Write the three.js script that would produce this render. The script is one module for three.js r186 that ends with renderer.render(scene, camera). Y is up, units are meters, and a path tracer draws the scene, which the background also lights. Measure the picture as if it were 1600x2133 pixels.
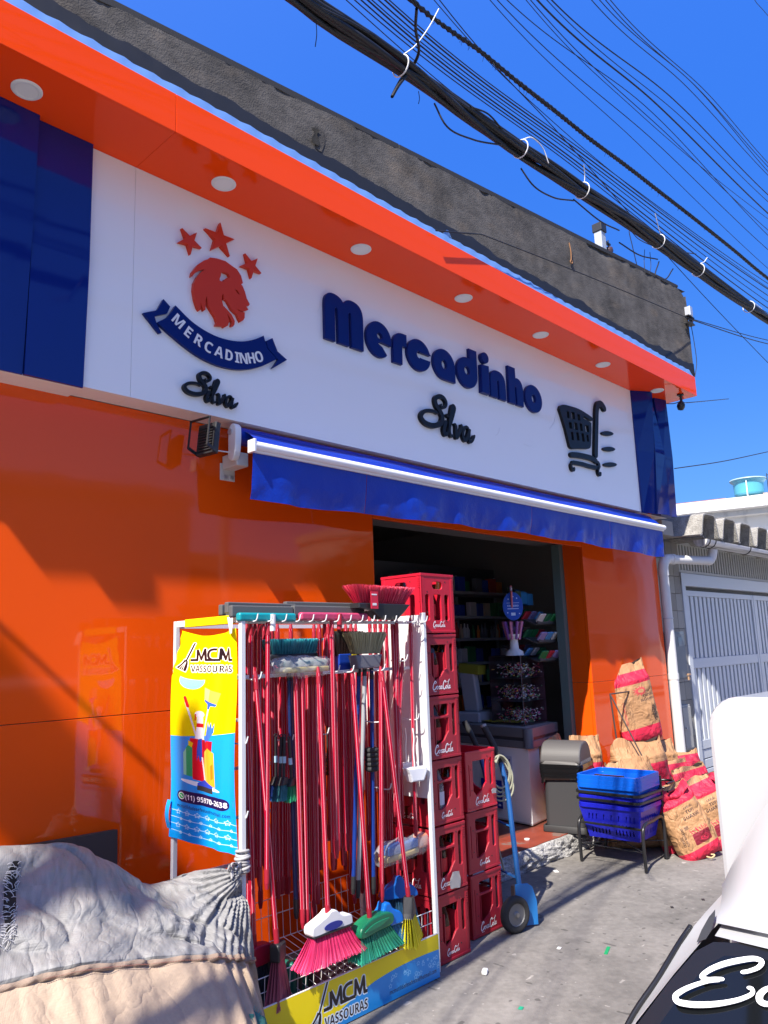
import * as THREE from 'three';
import { mergeGeometries } from 'three/addons/utils/BufferGeometryUtils.js';
import { RoundedBoxGeometry } from 'three/addons/geometries/RoundedBoxGeometry.js';
import { FontLoader } from 'three/addons/loaders/FontLoader.js';
import { TextGeometry } from 'three/addons/geometries/TextGeometry.js';

// ---------------------------------------------------------------- camera, sky, sun, exposure
const scene = new THREE.Scene();
const camera = new THREE.PerspectiveCamera(66.73, 0.75, 0.05, 900);
camera.position.set(0, 1.65, 3.72);
camera.up.set(-0.103315,0.983582,0.147962);
camera.lookAt(0.708723,1.827171,3.037122);
const renderer = new THREE.WebGLRenderer({ antialias: true });
renderer.setSize(768, 1024);
renderer.toneMapping = THREE.LinearToneMapping;
renderer.toneMappingExposure = 1.95;
renderer.shadowMap.enabled = true;
renderer.shadowMap.type = THREE.PCFSoftShadowMap;

const SUN = new THREE.Vector3(-3.25, 3.97, 1.0).normalize();
const sun = new THREE.DirectionalLight(new THREE.Color().setRGB(1.0, 0.93, 0.83), 5);
sun.position.copy(SUN).multiplyScalar(40);
sun.target.position.set(4, 0, 1); sun.position.add(sun.target.position);
sun.castShadow = true; sun.shadow.mapSize.set(4096, 4096); sun.shadow.radius = 1;
sun.shadow.camera.left = -14; sun.shadow.camera.right = 14; sun.shadow.camera.top = 14; sun.shadow.camera.bottom = -14;
sun.shadow.camera.near = 1; sun.shadow.camera.far = 90; sun.shadow.bias = -0.0004;
scene.add(sun, sun.target);

{ // clear daytime sky: deep blue overhead, paler to the horizon and round the sun
  const W = 512, H = 256, d = new Float32Array(W * H * 4);
  for (let j = 0; j < H; j++) for (let i = 0; i < W; i++) {
    const lat = (j + 0.5) / H * Math.PI - Math.PI / 2, lon = ((i + 0.5) / W - 0.5) * 2 * Math.PI;
    const y = Math.sin(lat), x = Math.cos(lat) * Math.cos(lon), z = Math.cos(lat) * Math.sin(lon);
    const e = Math.max(y, 0), t = Math.pow(1 - e, 4.2);
    const ca = x * SUN.x + y * SUN.y + z * SUN.z, a = Math.acos(Math.min(1, Math.max(-1, ca))) * 57.3;
    const g = 0.60 * Math.exp(-a / 14) + 0.58 * Math.exp(-a / 27), ray = 0.92 + 0.16 * ca * ca;
    const k = (j * W + i) * 4, zen = [0.006, 0.132, 0.66], hor = [0.22, 0.52, 0.90], gl = [1.2, 1.15, 1.05];
    for (let c = 0; c < 3; c++) d[k + c] = 0.75 * ((zen[c] * (1 - t) + hor[c] * t) * ray + gl[c] * g);
    if (y < 0) { d[k] = 0.14; d[k + 1] = 0.145; d[k + 2] = 0.15; }
    d[k + 3] = 1;
  }
  const sky = new THREE.DataTexture(d, W, H, THREE.RGBAFormat, THREE.FloatType);
  sky.mapping = THREE.EquirectangularReflectionMapping; sky.magFilter = sky.minFilter = THREE.LinearFilter;
  sky.wrapS = THREE.RepeatWrapping; sky.needsUpdate = true;
  scene.background = sky; scene.environment = sky;
}

// ---------------------------------------------------------------- helpers
let seed = 20240611;
const rnd = () => { seed = (seed * 1664525 + 1013904223) >>> 0; return seed / 4294967296; };
const rr = (a, b) => a + (b - a) * rnd();
const V = (x, y, z) => new THREE.Vector3(x, y, z);
const pv = (p) => (p.isVector3 ? p.clone() : V(p[0], p[1], p[2]));
const names = {};
function numbered(n) { const k = (names[n] = (names[n] || 0) + 1) - 1; return k ? n + '_' + String(k).padStart(3, '0') : n; }
function tag(o, label, category, group, kind) {
  if (label) o.userData.label = label;
  if (category) o.userData.category = category;
  if (group) o.userData.group = group;
  if (kind) o.userData.kind = kind;
  return o;
}
function base(name, label, category, group, pos = [0, 0, 0], turn = 0) {
  const o = new THREE.Group(); o.name = numbered(name); o.position.set(...pos); o.rotation.y = turn;
  scene.add(o); return tag(o, label, category, group);
}
const J = (g) => (Array.isArray(g) ? (g.length === 1 ? g[0] : mergeGeometries(g.map((q) => { let r = q.index ? q.toNonIndexed() : q.clone(); for (const k of Object.keys(r.attributes)) if (!['position', 'normal', 'uv'].includes(k)) r.deleteAttribute(k); return r; }))) : g);
function mesh(name, geo, mat, parent, label) {
  const m = new THREE.Mesh(J(geo), mat); m.name = name; m.castShadow = m.receiveShadow = true;
  if (parent) parent.add(m); else { m.name = numbered(name); scene.add(m); }
  if (label) m.userData.label = label;
  return m;
}
function struct(name, geo, mat) { return tag(mesh(name, geo, mat), null, null, null, 'structure'); }
function T(g, x = 0, y = 0, z = 0, rx = 0, ry = 0, rz = 0) {
  if (rx) g.rotateX(rx); if (ry) g.rotateY(ry); if (rz) g.rotateZ(rz); g.translate(x, y, z); return g;
}
// box by its limits, uv in metres
function bx(x0, x1, y0, y1, z0, z1, r = 0) {
  const w = x1 - x0, h = y1 - y0, d = z1 - z0;
  const g = r ? new RoundedBoxGeometry(w, h, d, 2, Math.min(r, w / 2.01, h / 2.01, d / 2.01)) : new THREE.BoxGeometry(w, h, d);
  g.translate((x0 + x1) / 2, (y0 + y1) / 2, (z0 + z1) / 2); return muv(g);
}
function muv(g) {   // box-projected uv in metres
  const p = g.attributes.position, n = g.attributes.normal, uv = new Float32Array(p.count * 2);
  for (let i = 0; i < p.count; i++) {
    const ax = Math.abs(n.getX(i)), ay = Math.abs(n.getY(i)), az = Math.abs(n.getZ(i));
    const [u, v] = ax > ay && ax > az ? [p.getZ(i), p.getY(i)] : ay > az ? [p.getX(i), p.getZ(i)] : [p.getX(i), p.getY(i)];
    uv[i * 2] = u; uv[i * 2 + 1] = v;
  }
  g.setAttribute('uv', new THREE.BufferAttribute(uv, 2)); return g;
}
function orient(g, p, q) {
  p = pv(p); q = pv(q); const d = q.clone().sub(p), m = new THREE.Matrix4();
  m.makeRotationFromQuaternion(new THREE.Quaternion().setFromUnitVectors(V(0, 1, 0), d.clone().normalize()));
  m.setPosition(p.add(q).multiplyScalar(0.5)); g.applyMatrix4(m); return g;
}
function cyl(p, q, r0, r1 = r0, seg = 10, open = false) { const L = pv(p).distanceTo(pv(q)); return orient(new THREE.CylinderGeometry(r1, r0, L, seg, 1, open), p, q); }
function bar(p, q, w, d = w) { const L = pv(p).distanceTo(pv(q)); return orient(new THREE.BoxGeometry(w, L, d), p, q); }
function tube(pts, r, seg = 8, n = 0, closed = false) { return new THREE.TubeGeometry(new THREE.CatmullRomCurve3(pts.map(pv), closed), n || pts.length * 5, r, seg, closed); }
function disc(r, h, seg = 24) { return new THREE.CylinderGeometry(r, r, h, seg); }
function shape(pts, holes = []) {
  const s = new THREE.Shape(pts.map((p) => new THREE.Vector2(p[0], p[1])));
  for (const h of holes) s.holes.push(new THREE.Path(h.map((p) => new THREE.Vector2(p[0], p[1])))); return s;
}
function ext(s, depth, bevel = 0, cs = 10) { return new THREE.ExtrudeGeometry(s, { depth, bevelEnabled: bevel > 0, bevelSize: bevel, bevelThickness: bevel, bevelOffset: -bevel, bevelSegments: 2, curveSegments: cs }); }
const ell = (cx, cy, rx, ry, n = 24, a0 = 0, a1 = Math.PI * 2) => Array.from({ length: n + (a1 - a0 < 6.28 ? 1 : 0) }, (_, i) => { const a = a0 + (a1 - a0) * i / n; return [cx + rx * Math.cos(a), cy + ry * Math.sin(a)]; });
const rrect = (x0, x1, y0, y1, r = 0.008, n = 3) => [[x1 - r, y1 - r, 0], [x0 + r, y1 - r, 1], [x0 + r, y0 + r, 2], [x1 - r, y0 + r, 3]].flatMap(([x, y, q]) => Array.from({ length: n + 1 }, (_, i) => { const a = (q + i / n) * Math.PI / 2; return [x + r * Math.cos(a), y + r * Math.sin(a)]; }));
const smooth = (pts, n, closed = true) => new THREE.CatmullRomCurve3(pts.map((p) => V(p[0], p[1], 0)), closed, 'centripetal').getPoints(n).slice(0, closed ? n : n + 1).map((p) => [p.x, p.y]);
// a flat stroke along a curve: width w(t), thickness d, rising a hair so that crossings do not lie in one plane
function ribbon(pts, w, d, n = 40, lift = 0.0015) {
  const c = new THREE.CatmullRomCurve3(pts.map((p) => V(p[0], p[1], 0)), false, 'centripetal'), P = c.getSpacedPoints(n), pos = [], idx = [];
  for (let i = 0; i <= n; i++) {
    const a = P[Math.max(0, i - 1)], b = P[Math.min(n, i + 1)], t = i / n, cap = Math.min(1, Math.sqrt(Math.max(0, Math.min(t, 1 - t)) * n / 1.6 + 0.12));
    const dx = b.x - a.x, dy = b.y - a.y, L = Math.hypot(dx, dy) || 1, ww = (typeof w === 'function' ? w(t) : w) / 2 * cap, nx = -dy / L * ww, ny = dx / L * ww, z = t * lift;
    pos.push(P[i].x + nx, P[i].y + ny, z, P[i].x - nx, P[i].y - ny, z, P[i].x - nx, P[i].y - ny, z + d, P[i].x + nx, P[i].y + ny, z + d);
    if (i < n) { const k = i * 4; for (let s = 0; s < 4; s++) { const s2 = (s + 1) % 4; idx.push(k + s, k + 4 + s, k + s2, k + s2, k + 4 + s, k + 4 + s2); } }
  }
  idx.push(0, 1, 2, 0, 2, 3); const k = n * 4; idx.push(k, k + 2, k + 1, k, k + 3, k + 2);
  let g = new THREE.BufferGeometry(); g.setAttribute('position', new THREE.Float32BufferAttribute(pos, 3));
  g.setAttribute('uv', new THREE.Float32BufferAttribute(new Float32Array(pos.length / 3 * 2), 2)); g.setIndex(idx);
  g = g.toNonIndexed(); g.computeVertexNormals(); return g;
}
// grid surface from a function of (u, v)
function sheet(nu, nv, f, uvf) {
  const pos = [], uv = [], idx = [];
  for (let j = 0; j <= nv; j++) for (let i = 0; i <= nu; i++) { const p = f(i / nu, j / nv); pos.push(p[0], p[1], p[2]); const q = uvf ? uvf(i / nu, j / nv) : [i / nu, j / nv]; uv.push(q[0], q[1]); }
  for (let j = 0; j < nv; j++) for (let i = 0; i < nu; i++) { const a = j * (nu + 1) + i, b = a + 1, c = a + nu + 1, d = c + 1; idx.push(a, b, d, a, d, c); }
  const g = new THREE.BufferGeometry(); g.setAttribute('position', new THREE.Float32BufferAttribute(pos, 3)); g.setAttribute('uv', new THREE.Float32BufferAttribute(uv, 2)); g.setIndex(idx); g.computeVertexNormals(); return g;
}
// tiling value noise
function hash(i, j, s) { let h = (i * 374761393 + j * 668265263 + s * 1442695041) | 0; h = Math.imul(h ^ (h >>> 13), 1274126177); return ((h ^ (h >>> 16)) >>> 0) / 4294967296; }
function vn(x, y, per, s) {
  const i = Math.floor(x), j = Math.floor(y), fx = x - i, fy = y - j, u = fx * fx * (3 - 2 * fx), v = fy * fy * (3 - 2 * fy), m = (k) => ((k % per) + per) % per;
  const a = hash(m(i), m(j), s), b = hash(m(i + 1), m(j), s), c = hash(m(i), m(j + 1), s), d = hash(m(i + 1), m(j + 1), s);
  return a + (b - a) * u + (c - a) * v + (a - b - c + d) * u * v;
}
function fbm(u, v, per, oct, s) { let r = 0, a = 0.5, n = 0; for (let o = 0; o < oct; o++) { r += a * vn(u * per, v * per, per, s + o); n += a; a *= 0.5; per *= 2; } return r / n; }
function dtex(w, h, f, rep = [1, 1], srgb = true) {   // f(u, v) -> [r, g, b] in 0..1 (linear when srgb is true)
  const d = new Uint8Array(w * h * 4), enc = (c) => { c = Math.min(1, Math.max(0, c)); return 255 * (srgb ? (c <= 0.0031308 ? 12.92 * c : 1.055 * Math.pow(c, 1 / 2.4) - 0.055) : c); };
  for (let j = 0; j < h; j++) for (let i = 0; i < w; i++) { const c = f((i + 0.5) / w, (j + 0.5) / h), k = (j * w + i) * 4; d[k] = enc(c[0]); d[k + 1] = enc(c[1]); d[k + 2] = enc(c[2]); d[k + 3] = 255; }
  const t = new THREE.DataTexture(d, w, h); t.wrapS = t.wrapT = THREE.RepeatWrapping; t.repeat.set(...rep); t.magFilter = THREE.LinearFilter; t.minFilter = THREE.LinearMipmapLinearFilter; t.generateMipmaps = true;
  if (srgb) t.colorSpace = THREE.SRGBColorSpace; t.needsUpdate = true; return t;
}
const grey = (f) => (u, v) => { const c = f(u, v); return [c, c, c]; };
function ctex(w, h, draw, rep) { const c = document.createElement('canvas'); c.width = w; c.height = h; draw(c.getContext('2d'), w, h); const t = new THREE.CanvasTexture(c); t.colorSpace = THREE.SRGBColorSpace; t.anisotropy = 8; if (rep) { t.wrapS = t.wrapT = THREE.RepeatWrapping; t.repeat.set(...rep); } return t; }
function M(rgb, rough = 0.5, o = {}) { const m = new THREE.MeshPhysicalMaterial({ roughness: rough, metalness: 0, ...o }); m.color.setRGB(...rgb); return m; }
const std = (rgb, rough = 0.5, o = {}) => { const m = new THREE.MeshStandardMaterial({ roughness: rough, metalness: 0, side: THREE.DoubleSide, ...o }); m.color.setRGB(...rgb); return m; };

// ---------------------------------------------------------------- materials
const wobble = dtex(256, 256, grey((u, v) => fbm(u, v, 3, 4, 5)), [0.35, 0.35], false);
const smudge = dtex(512, 512, (u, v) => { const n = fbm(u, v, 4, 6, 9), f = fbm(u, v * 0.5, 24, 3, 31); const r = 0.045 + 0.09 * Math.max(0, n - 0.42) + 0.05 * Math.max(0, f - 0.6); return [0, r * 1.0, 0]; }, [0.5, 0.5], false);
const gloss = (rgb, o = {}) => M(rgb, 1, { roughnessMap: smudge, bumpMap: wobble, bumpScale: 0.0035, side: THREE.DoubleSide, specularIntensity: 0.75, ...o });
const mOrange = gloss([0.83, 0.088, 0.004]), mRed = gloss([0.95, 0.068, 0.004], { specularIntensity: 0.35 }), mBlue = gloss([0.004, 0.018, 0.17]), mBlue2 = gloss([0.003, 0.022, 0.28]);
const mWhiteAcm = gloss([0.86, 0.86, 0.85], { specularIntensity: 0.6 });
const mLetter = M([0.002, 0.012, 0.125], 0.3, { specularIntensity: 0.4 }), mBlack = M([0.008, 0.008, 0.009], 0.4, { specularIntensity: 0.5 }), mLion = M([0.62, 0.045, 0.015], 0.3, { specularIntensity: 0.4 });
const mWhite = std([0.78, 0.78, 0.77], 0.4), mSteelWhite = std([0.72, 0.73, 0.74], 0.35), mDark = std([0.02, 0.02, 0.022], 0.5), mRubber = std([0.025, 0.025, 0.026], 0.8);
const mAlu = std([0.8, 0.8, 0.8], 0.35, { metalness: 0.3 }), mGalv = std([0.55, 0.57, 0.6], 0.45, { metalness: 0.6 });
const concTex = dtex(1024, 1024, (u, v) => {
  const a = fbm(u, v, 5, 5, 1), b = fbm(u, v, 60, 3, 2), s = fbm(u, v, 9, 5, 3), q = fbm(u, v, 150, 2, 8);
  let k = 0.172 + 0.075 * (a - 0.5) + 0.06 * (b - 0.5) + 0.05 * (q - 0.5); if (s > 0.56) k *= 1 - 1.1 * (s - 0.56); if (s < 0.36) k *= 1 + 0.7 * (0.36 - s);
  const sp = vn(u * 70, v * 70, 70, 77); if (sp > 0.93) k *= 0.55; const wp = vn(u * 90, v * 90, 90, 78); if (wp > 0.955) k *= 1.7;
  return [k * 1.06, k * 0.985, k * 0.90];
}, [1 / 3.1, 1 / 3.1]);
const concBump = dtex(1024, 1024, grey((u, v) => 0.5 * fbm(u, v, 90, 3, 12) + 0.3 * fbm(u, v, 14, 4, 13) + 0.2 * hash(Math.floor(u * 1024), Math.floor(v * 1024), 4)), [1 / 3.1, 1 / 3.1], false);
const mConc = std([1, 1, 1], 0.92, { map: concTex, bumpMap: concBump, bumpScale: 0.005 });
const stuccoTex = dtex(1024, 512, (u, v) => {
  const a = fbm(u, v, 6, 5, 41), b = fbm(u, v, 40, 4, 42), st = fbm(u * 1, v * 0.25, 30, 3, 43); let k = 0.066 + 0.05 * (a - 0.5) + 0.045 * (b - 0.5) + 0.06 * (st - 0.5);
  const w = Math.max(0, fbm(u, v, 12, 4, 44) - 0.55) * 1.2; return [k * (1.08 + w * 0.9), k * (0.98 + w * 0.5), k * (0.90 + w * 0.1)];
}, [0.35, 0.7]);
const stuccoBump = dtex(1024, 1024, grey((u, v) => 0.3 * fbm(u, v, 30, 4, 51) + 0.7 * fbm(u, v, 130, 3, 52)), [1, 1], false);
const mStucco = std([1, 1, 1], 0.95, { map: stuccoTex, bumpMap: stuccoBump, bumpScale: 0.004 });
const stoneTex = dtex(512, 512, (u, v) => { const a = fbm(u, v, 8, 5, 61), b = fbm(u, v, 40, 3, 62); const k = 0.36 + 0.35 * (a - 0.5) + 0.25 * (b - 0.5); return [k * 1.02, k, k * 0.97]; }, [1.4, 1.4]);
const mRough = std([1, 1, 1], 0.95, { map: stoneTex, bumpMap: stuccoBump, bumpScale: 0.02 });
const mPaleWall = std([1, 1, 1], 0.9, { map: dtex(512, 512, (u, v) => { const k = 0.50 + 0.18 * (fbm(u, v, 5, 5, 71) - 0.5); return [k * 0.97, k * 0.99, k * 1.02]; }, [0.3, 0.3]) });
const mWhiteWall = std([1, 1, 1], 0.9, { map: dtex(512, 512, (u, v) => { const s = Math.max(0, fbm(u, v * 0.3, 16, 4, 73) - 0.52) * 1.6, k = 0.72 - 0.5 * s; return [k, k * 0.98, k * 0.94]; }, [0.4, 0.6]) });

// ---------------------------------------------------------------- ground and street
struct('pavement', [bx(-30, 60, -0.14, 0, -0.3, 2.44)], mConc);
struct('kerb', [bx(-30, 60, -0.16, -0.003, 2.443, 2.6, 0.02)], mRough);
struct('road', [bx(-30, 60, -0.3, -0.14, 2.6, 8.6)], std([1, 1, 1], 0.9, { map: dtex(512, 512, (u, v) => { const k = 0.30 + 0.10 * (fbm(u, v, 6, 5, 81) - 0.5) + 0.09 * (fbm(u, v, 120, 2, 82) - 0.5); return [k * 1.02, k, k * 0.96]; }, [0.3, 0.3]) }));
struct('far_pavement', [bx(-30, 60, -0.3, 0, 8.6, 10.6)], std([0.34, 0.33, 0.31], 0.9));
struct('ground', [T(new THREE.PlaneGeometry(900, 900), 0, -0.31, 0, -Math.PI / 2)], std([0.28, 0.27, 0.25], 1));

// ---------------------------------------------------------------- the shop building
const shop = base('shop_building', 'orange fronted corner shop with dark rough parapet above its red fascia', 'shop building', null, [0, 0, 0]);
// cladding panels, each a piece
const P = (x0, x1, y0, y1, z0 = 0, z1 = 0, m = mOrange) => mesh('wall_panel', [bx(x0, x1, y0, y1, z0 - 0.03, z1, 0.002)], m, shop);
for (const [x0, x1] of [[-2.6, 0.46], [0.463, 3.745]]) { P(x0, x1, 0.0, 1.386); P(x0, x1, 1.389, 2.975); }
P(3.748, 6.527, 2.56, 2.975);
P(6.53, 8.08, 0, 1.31); P(6.53, 8.08, 1.313, 2.975);
mesh('wall_panel', [bx(6.53, 6.545, 0.13, 1.31, -0.21, -0.032)], mOrange, shop); mesh('wall_panel', [bx(6.53, 6.545, 1.313, 2.6, -0.21, -0.032)], mOrange, shop);
mesh('wall_panel', [bx(3.73, 3.745, 0.13, 2.6, -0.21, -0.032)], mOrange, shop);
mesh('wall_panel', [bx(8.05, 8.085, 0, 2.97, -0.3, -0.032)], mOrange, shop);
// shutter guides and masonry behind the cladding
mesh('shutter_guide', [bx(6.47, 6.53, 0.14, 2.6, -0.30, -0.215)], std([0.11, 0.16, 0.15], 0.5), shop); mesh('shutter_guide', [bx(3.745, 3.8, 0.14, 2.6, -0.30, -0.215)], std([0.11, 0.16, 0.15], 0.5), shop);
mesh('shutter_box', [bx(3.745, 6.53, 2.62, 2.95, -0.5, -0.1, 0.02)], std([0.12, 0.12, 0.12], 0.6), shop);
const mPlaster = std([0.36, 0.34, 0.30], 0.9);
mesh('masonry', [bx(-2.6, 3.73, 0, 4.6, -0.25, -0.032), bx(6.545, 8.05, 0, 4.6, -0.25, -0.032), bx(3.73, 6.545, 2.96, 4.6, -0.25, -0.032)], mPlaster, shop);
mesh('inner_wall', [bx(1.4, 8.0, 0, 3.2, -5.2, -5), bx(1.4, 1.6, 0, 3.2, -5, -0.26), bx(7.85, 8.05, 0, 4.4, -5.2, -0.26)], mPlaster, shop);
mesh('ceiling', [bx(1.4, 8.05, 3.2, 3.3, -5.2, -0.26)], mPlaster, shop);
mesh('roof_slab', [bx(-2.6, 8.1, 4.45, 4.6, -6, -0.3)], mPlaster, shop);
mesh('inner_floor', [bx(1.6, 7.85, 0.02, 0.135, -5, -0.27)], std([0.14, 0.04, 0.025], 0.35), shop);
// red painted threshold on a broken concrete step
{
  const g = sheet(90, 12, (u, v) => {
    const x = 3.75 + 2.8 * u, e = 0.035 * (fbm(u, 0.3, 16, 4, 91) - 0.5);
    return [x, 0.142, -0.27 + v * (0.355 + e)];
  }, (u, v) => [u * 2.8, v * 0.4]);
  mesh('threshold', [g], std([1, 1, 1], 0.45, { map: dtex(256, 256, (u, v) => { const n = fbm(u, v, 6, 5, 95), k = 0.75 + 0.7 * (n - 0.4); return n > 0.66 ? [0.2, 0.12, 0.1] : [0.29 * k, 0.055 * k, 0.03 * k]; }) }), shop);
  const s = sheet(160, 26, (u, v) => {
    const x = 3.75 + 2.8 * u, n = fbm(u * 1, v * 0.16, 34, 5, 92) - 0.5, top = 0.085 + 0.035 * (fbm(u, 0.3, 16, 4, 91) - 0.5), y = 0.139 * (1 - v);
    return [x, Math.max(-0.01, y + (v > 0.05 ? n * 0.02 : 0)), top + 0.05 * Math.sqrt(v) + (v > 0.02 ? n * 0.055 : 0) + 0.018 * Math.sin(v * 3)];
  }, (u, v) => [u * 2.8, v * 0.15]);
  mesh('step_face', [s], mRough, shop);
}
// canopy: fascia strip, soffit panels
const yS = 4.278;
mesh('fascia_panel', [bx(-0.29, 1.856, yS, 4.494, 0.545, 0.56, 0.002)], mRed, shop); mesh('fascia_panel', [bx(1.8585, 8.256, yS, 4.494, 0.545, 0.56, 0.002)], mRed, shop);
mesh('fascia_panel', [bx(8.243, 8.2565, yS, 4.494, 0.0, 0.545)], mRed, shop);
mesh('fascia_panel', [bx(-0.05, 0.19, yS, 4.494, 0.5605, 0.596)], mRed, shop);
mesh('soffit_panel', [bx(-0.29, 1.8555, yS + 0.001, yS + 0.015, 0.0, 0.544)], mRed, shop); mesh('soffit_panel', [bx(1.8575, 8.242, yS + 0.001, yS + 0.015, 0.0, 0.544)], mRed, shop);
mesh('canopy_top', [bx(-0.29, 8.24, 4.47, 4.492, -0.2, 0.544)], mPlaster, shop);
// blue film along the top of the fascia, lifted at one spot
{
  const film = std([0.13, 0.27, 0.58], 0.5);
  mesh('protective_film', [sheet(160, 4, (u, v) => { const x = -0.29 + 8.54 * u; return [x, 4.4945 + v * (0.062 + 0.004 * Math.sin(x * 3.1) + 0.006 * fbm(u, 0.5, 40, 3, 17)), 0.552 - v * 0.012 + 0.006 * Math.sin(x * 41) * v]; }, (u, v) => [u * 8, v * 0.1])], film, shop);
  mesh('film_tatter', [sheet(6, 6, (u, v) => { const x = 4.02 + 0.10 * u; return [x, 4.55 + 0.06 * v * (1 - Math.abs(u - 0.4)) + 0.01 * Math.sin(u * 9 + v * 4), 0.53 + 0.008 * Math.sin(u * 6 + v * 5)]; })], film, shop);
}
// parapet: stands a little askew to the cladding
{
  const par = new THREE.Group(); par.name = 'parapet'; shop.add(par); par.position.set(8.285, 0, 0.545); par.rotation.y = -Math.atan(0.11);
  const L = 11.2, top = (x) => 5.505 + 0.022 * (fbm(x / 11 + 2, 0.4, 30, 4, 33) - 0.5) + 0.012 * (fbm(x / 11 + 2, 0.2, 120, 2, 34) - 0.5);
  // local x runs from 0 (far end) to -L
  const fr = sheet(420, 14, (u, v) => { const x = -L * u, n = fbm(u, v * 0.1, 60, 4, 35) - 0.5, chip = Math.max(0, fbm(u, 0.5, 60, 4, 36) - 0.55) * 0.10; const t = top(x) - (u < 0.006 ? 0.06 * (1 - u / 0.006) : 0); return [x, 4.46 + (t - 4.46) * v, n * 0.005 - (v > 0.96 ? chip : 0)]; }, (u, v) => [L * u, v]);
  mesh('render_coat', [fr, sheet(3, 10, (u, v) => [0.001 + 0.004 * Math.sin(v * 17), 4.46 + (top(0) - 0.06 - 4.46) * v, -0.16 * u], (u, v) => [u * 0.2, v]), sheet(420, 1, (u, v) => [-L * u, top(-L * u) - 0.002, -0.16 * v], (u, v) => [L * u, v * 0.2])], mStucco, par);
  mesh('parapet_core', [bx(-L, -0.012, 4.4, 5.44, -0.17, -0.03)], mStucco, par);
  mesh('coping', [bx(-4.2, -0.16, 5.515, 5.565, -0.22, -0.02), bx(-L, -4.2, 5.515, 5.575, -0.22, -0.03), bx(-1.3, -0.07, 5.56, 5.585, -0.28, -0.04)], std([0.02, 0.02, 0.022], 0.8), par);
  mesh('tar_strip', [sheet(420, 3, (u, v) => { const x = -L * u - 0.002, z = 0.545 + 0.1093 * x, yb = 1.65 + 0.918 * (3.72 - z); return [x, yb - 0.06 + v * (0.115 + 0.06 * u + 0.10 * (fbm(u, 0.7, 50, 4, 37) - 0.45)), 0.008 - 0.003 * v + 0.006 * (fbm(u, v * 0.05, 160, 2, 38))]; })], std([0.011, 0.011, 0.012], 0.55), par);
  // a broken out conduit slot
  const slot = std([0.02, 0.018, 0.016], 1);
  mesh('conduit_slot', [T(sheet(6, 6, (u, v) => [(u - 0.5) * (0.05 + 0.03 * Math.sin(v * 7)), (v - 0.5) * 0.13, 0.0085 + 0.004 * Math.sin(u * 3 + v * 5)]), -5.02, 5.26, 0.0)], slot, par);
  mesh('broken_render', [T(ext(shape(ell(0, 0, 0.05, 0.1, 16).map((p) => [p[0] * rr(0.7, 1.3), p[1] * rr(0.8, 1.2)])), 0.012), -4.99, 5.27, -0.008)], mStucco, par);
  mesh('rust_stain_hook', [tube([[-2.12, 5.40, 0.012], [-2.11, 5.30, 0.016], [-2.115, 5.22, 0.014]], 0.006, 5), T(new THREE.TorusGeometry(0.016, 0.006, 6, 12), -2.115, 5.205, 0.016)], std([0.25, 0.12, 0.05], 0.8), par);
}

// faceted blue panels at both ends of the sign
function foldPanel(x0, x1, zt, zm, zb, m, fx = 0) {   // one folded sheet: top, crease, bottom depths
  const y0 = 2.968, y1 = 3.62, y2 = yS - 0.002, q = [];
  const A = [[x0, y2, zt[0]], [x1, y2, zt[1]], [x0, y1, zm[0]], [x1, y1, zm[1]], [x0 + fx, y0, zb[0]], [x1, y0, zb[1]]];
  const B = A.map((p) => [p[0], p[1], 0.02]); const tri = [];
  const quad = (a, b, c, d) => tri.push(a, b, c, a, c, d);
  quad(A[2], A[3], A[1], A[0]); quad(A[4], A[5], A[3], A[2]);
  quad(B[2], A[2], A[0], B[0]); quad(B[4], A[4], A[2], B[2]); quad(A[3], B[3], B[1], A[1]); quad(A[5], B[5], B[3], A[3]); quad(B[4], B[5], A[5], A[4]);
  const g = new THREE.BufferGeometry(); g.setAttribute('position', new THREE.Float32BufferAttribute(tri.flat(), 3)); g.computeVertexNormals(); g.setAttribute('uv', new THREE.Float32BufferAttribute(new Float32Array(tri.length * 2), 2)); muv(g);
  mesh('blue_panel', [g], m, shop);
}
foldPanel(1.318, 1.60, [0.19, 0.19], [0.19, 0.195], [0.180, 0.172], mBlue);
foldPanel(0.85, 1.314, [0.235, 0.225], [0.21, 0.20], [0.172, 0.166], mBlue);
foldPanel(0.3, 0.847, [0.19, 0.2], [0.18, 0.2], [0.165, 0.17], mBlue);
foldPanel(-0.29, 0.297, [0.2, 0.2], [0.22, 0.2], [0.165, 0.165], mBlue);
foldPanel(7.50, 7.72, [0.165, 0.30], [0.175, 0.26], [0.18, 0.21], mBlue);
foldPanel(7.723, 7.93, [0.28, 0.20], [0.27, 0.28], [0.23, 0.27], mBlue);
foldPanel(7.933, 8.12, [0.22, 0.27], [0.26, 0.28], [0.21, 0.26], mBlue);

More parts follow.
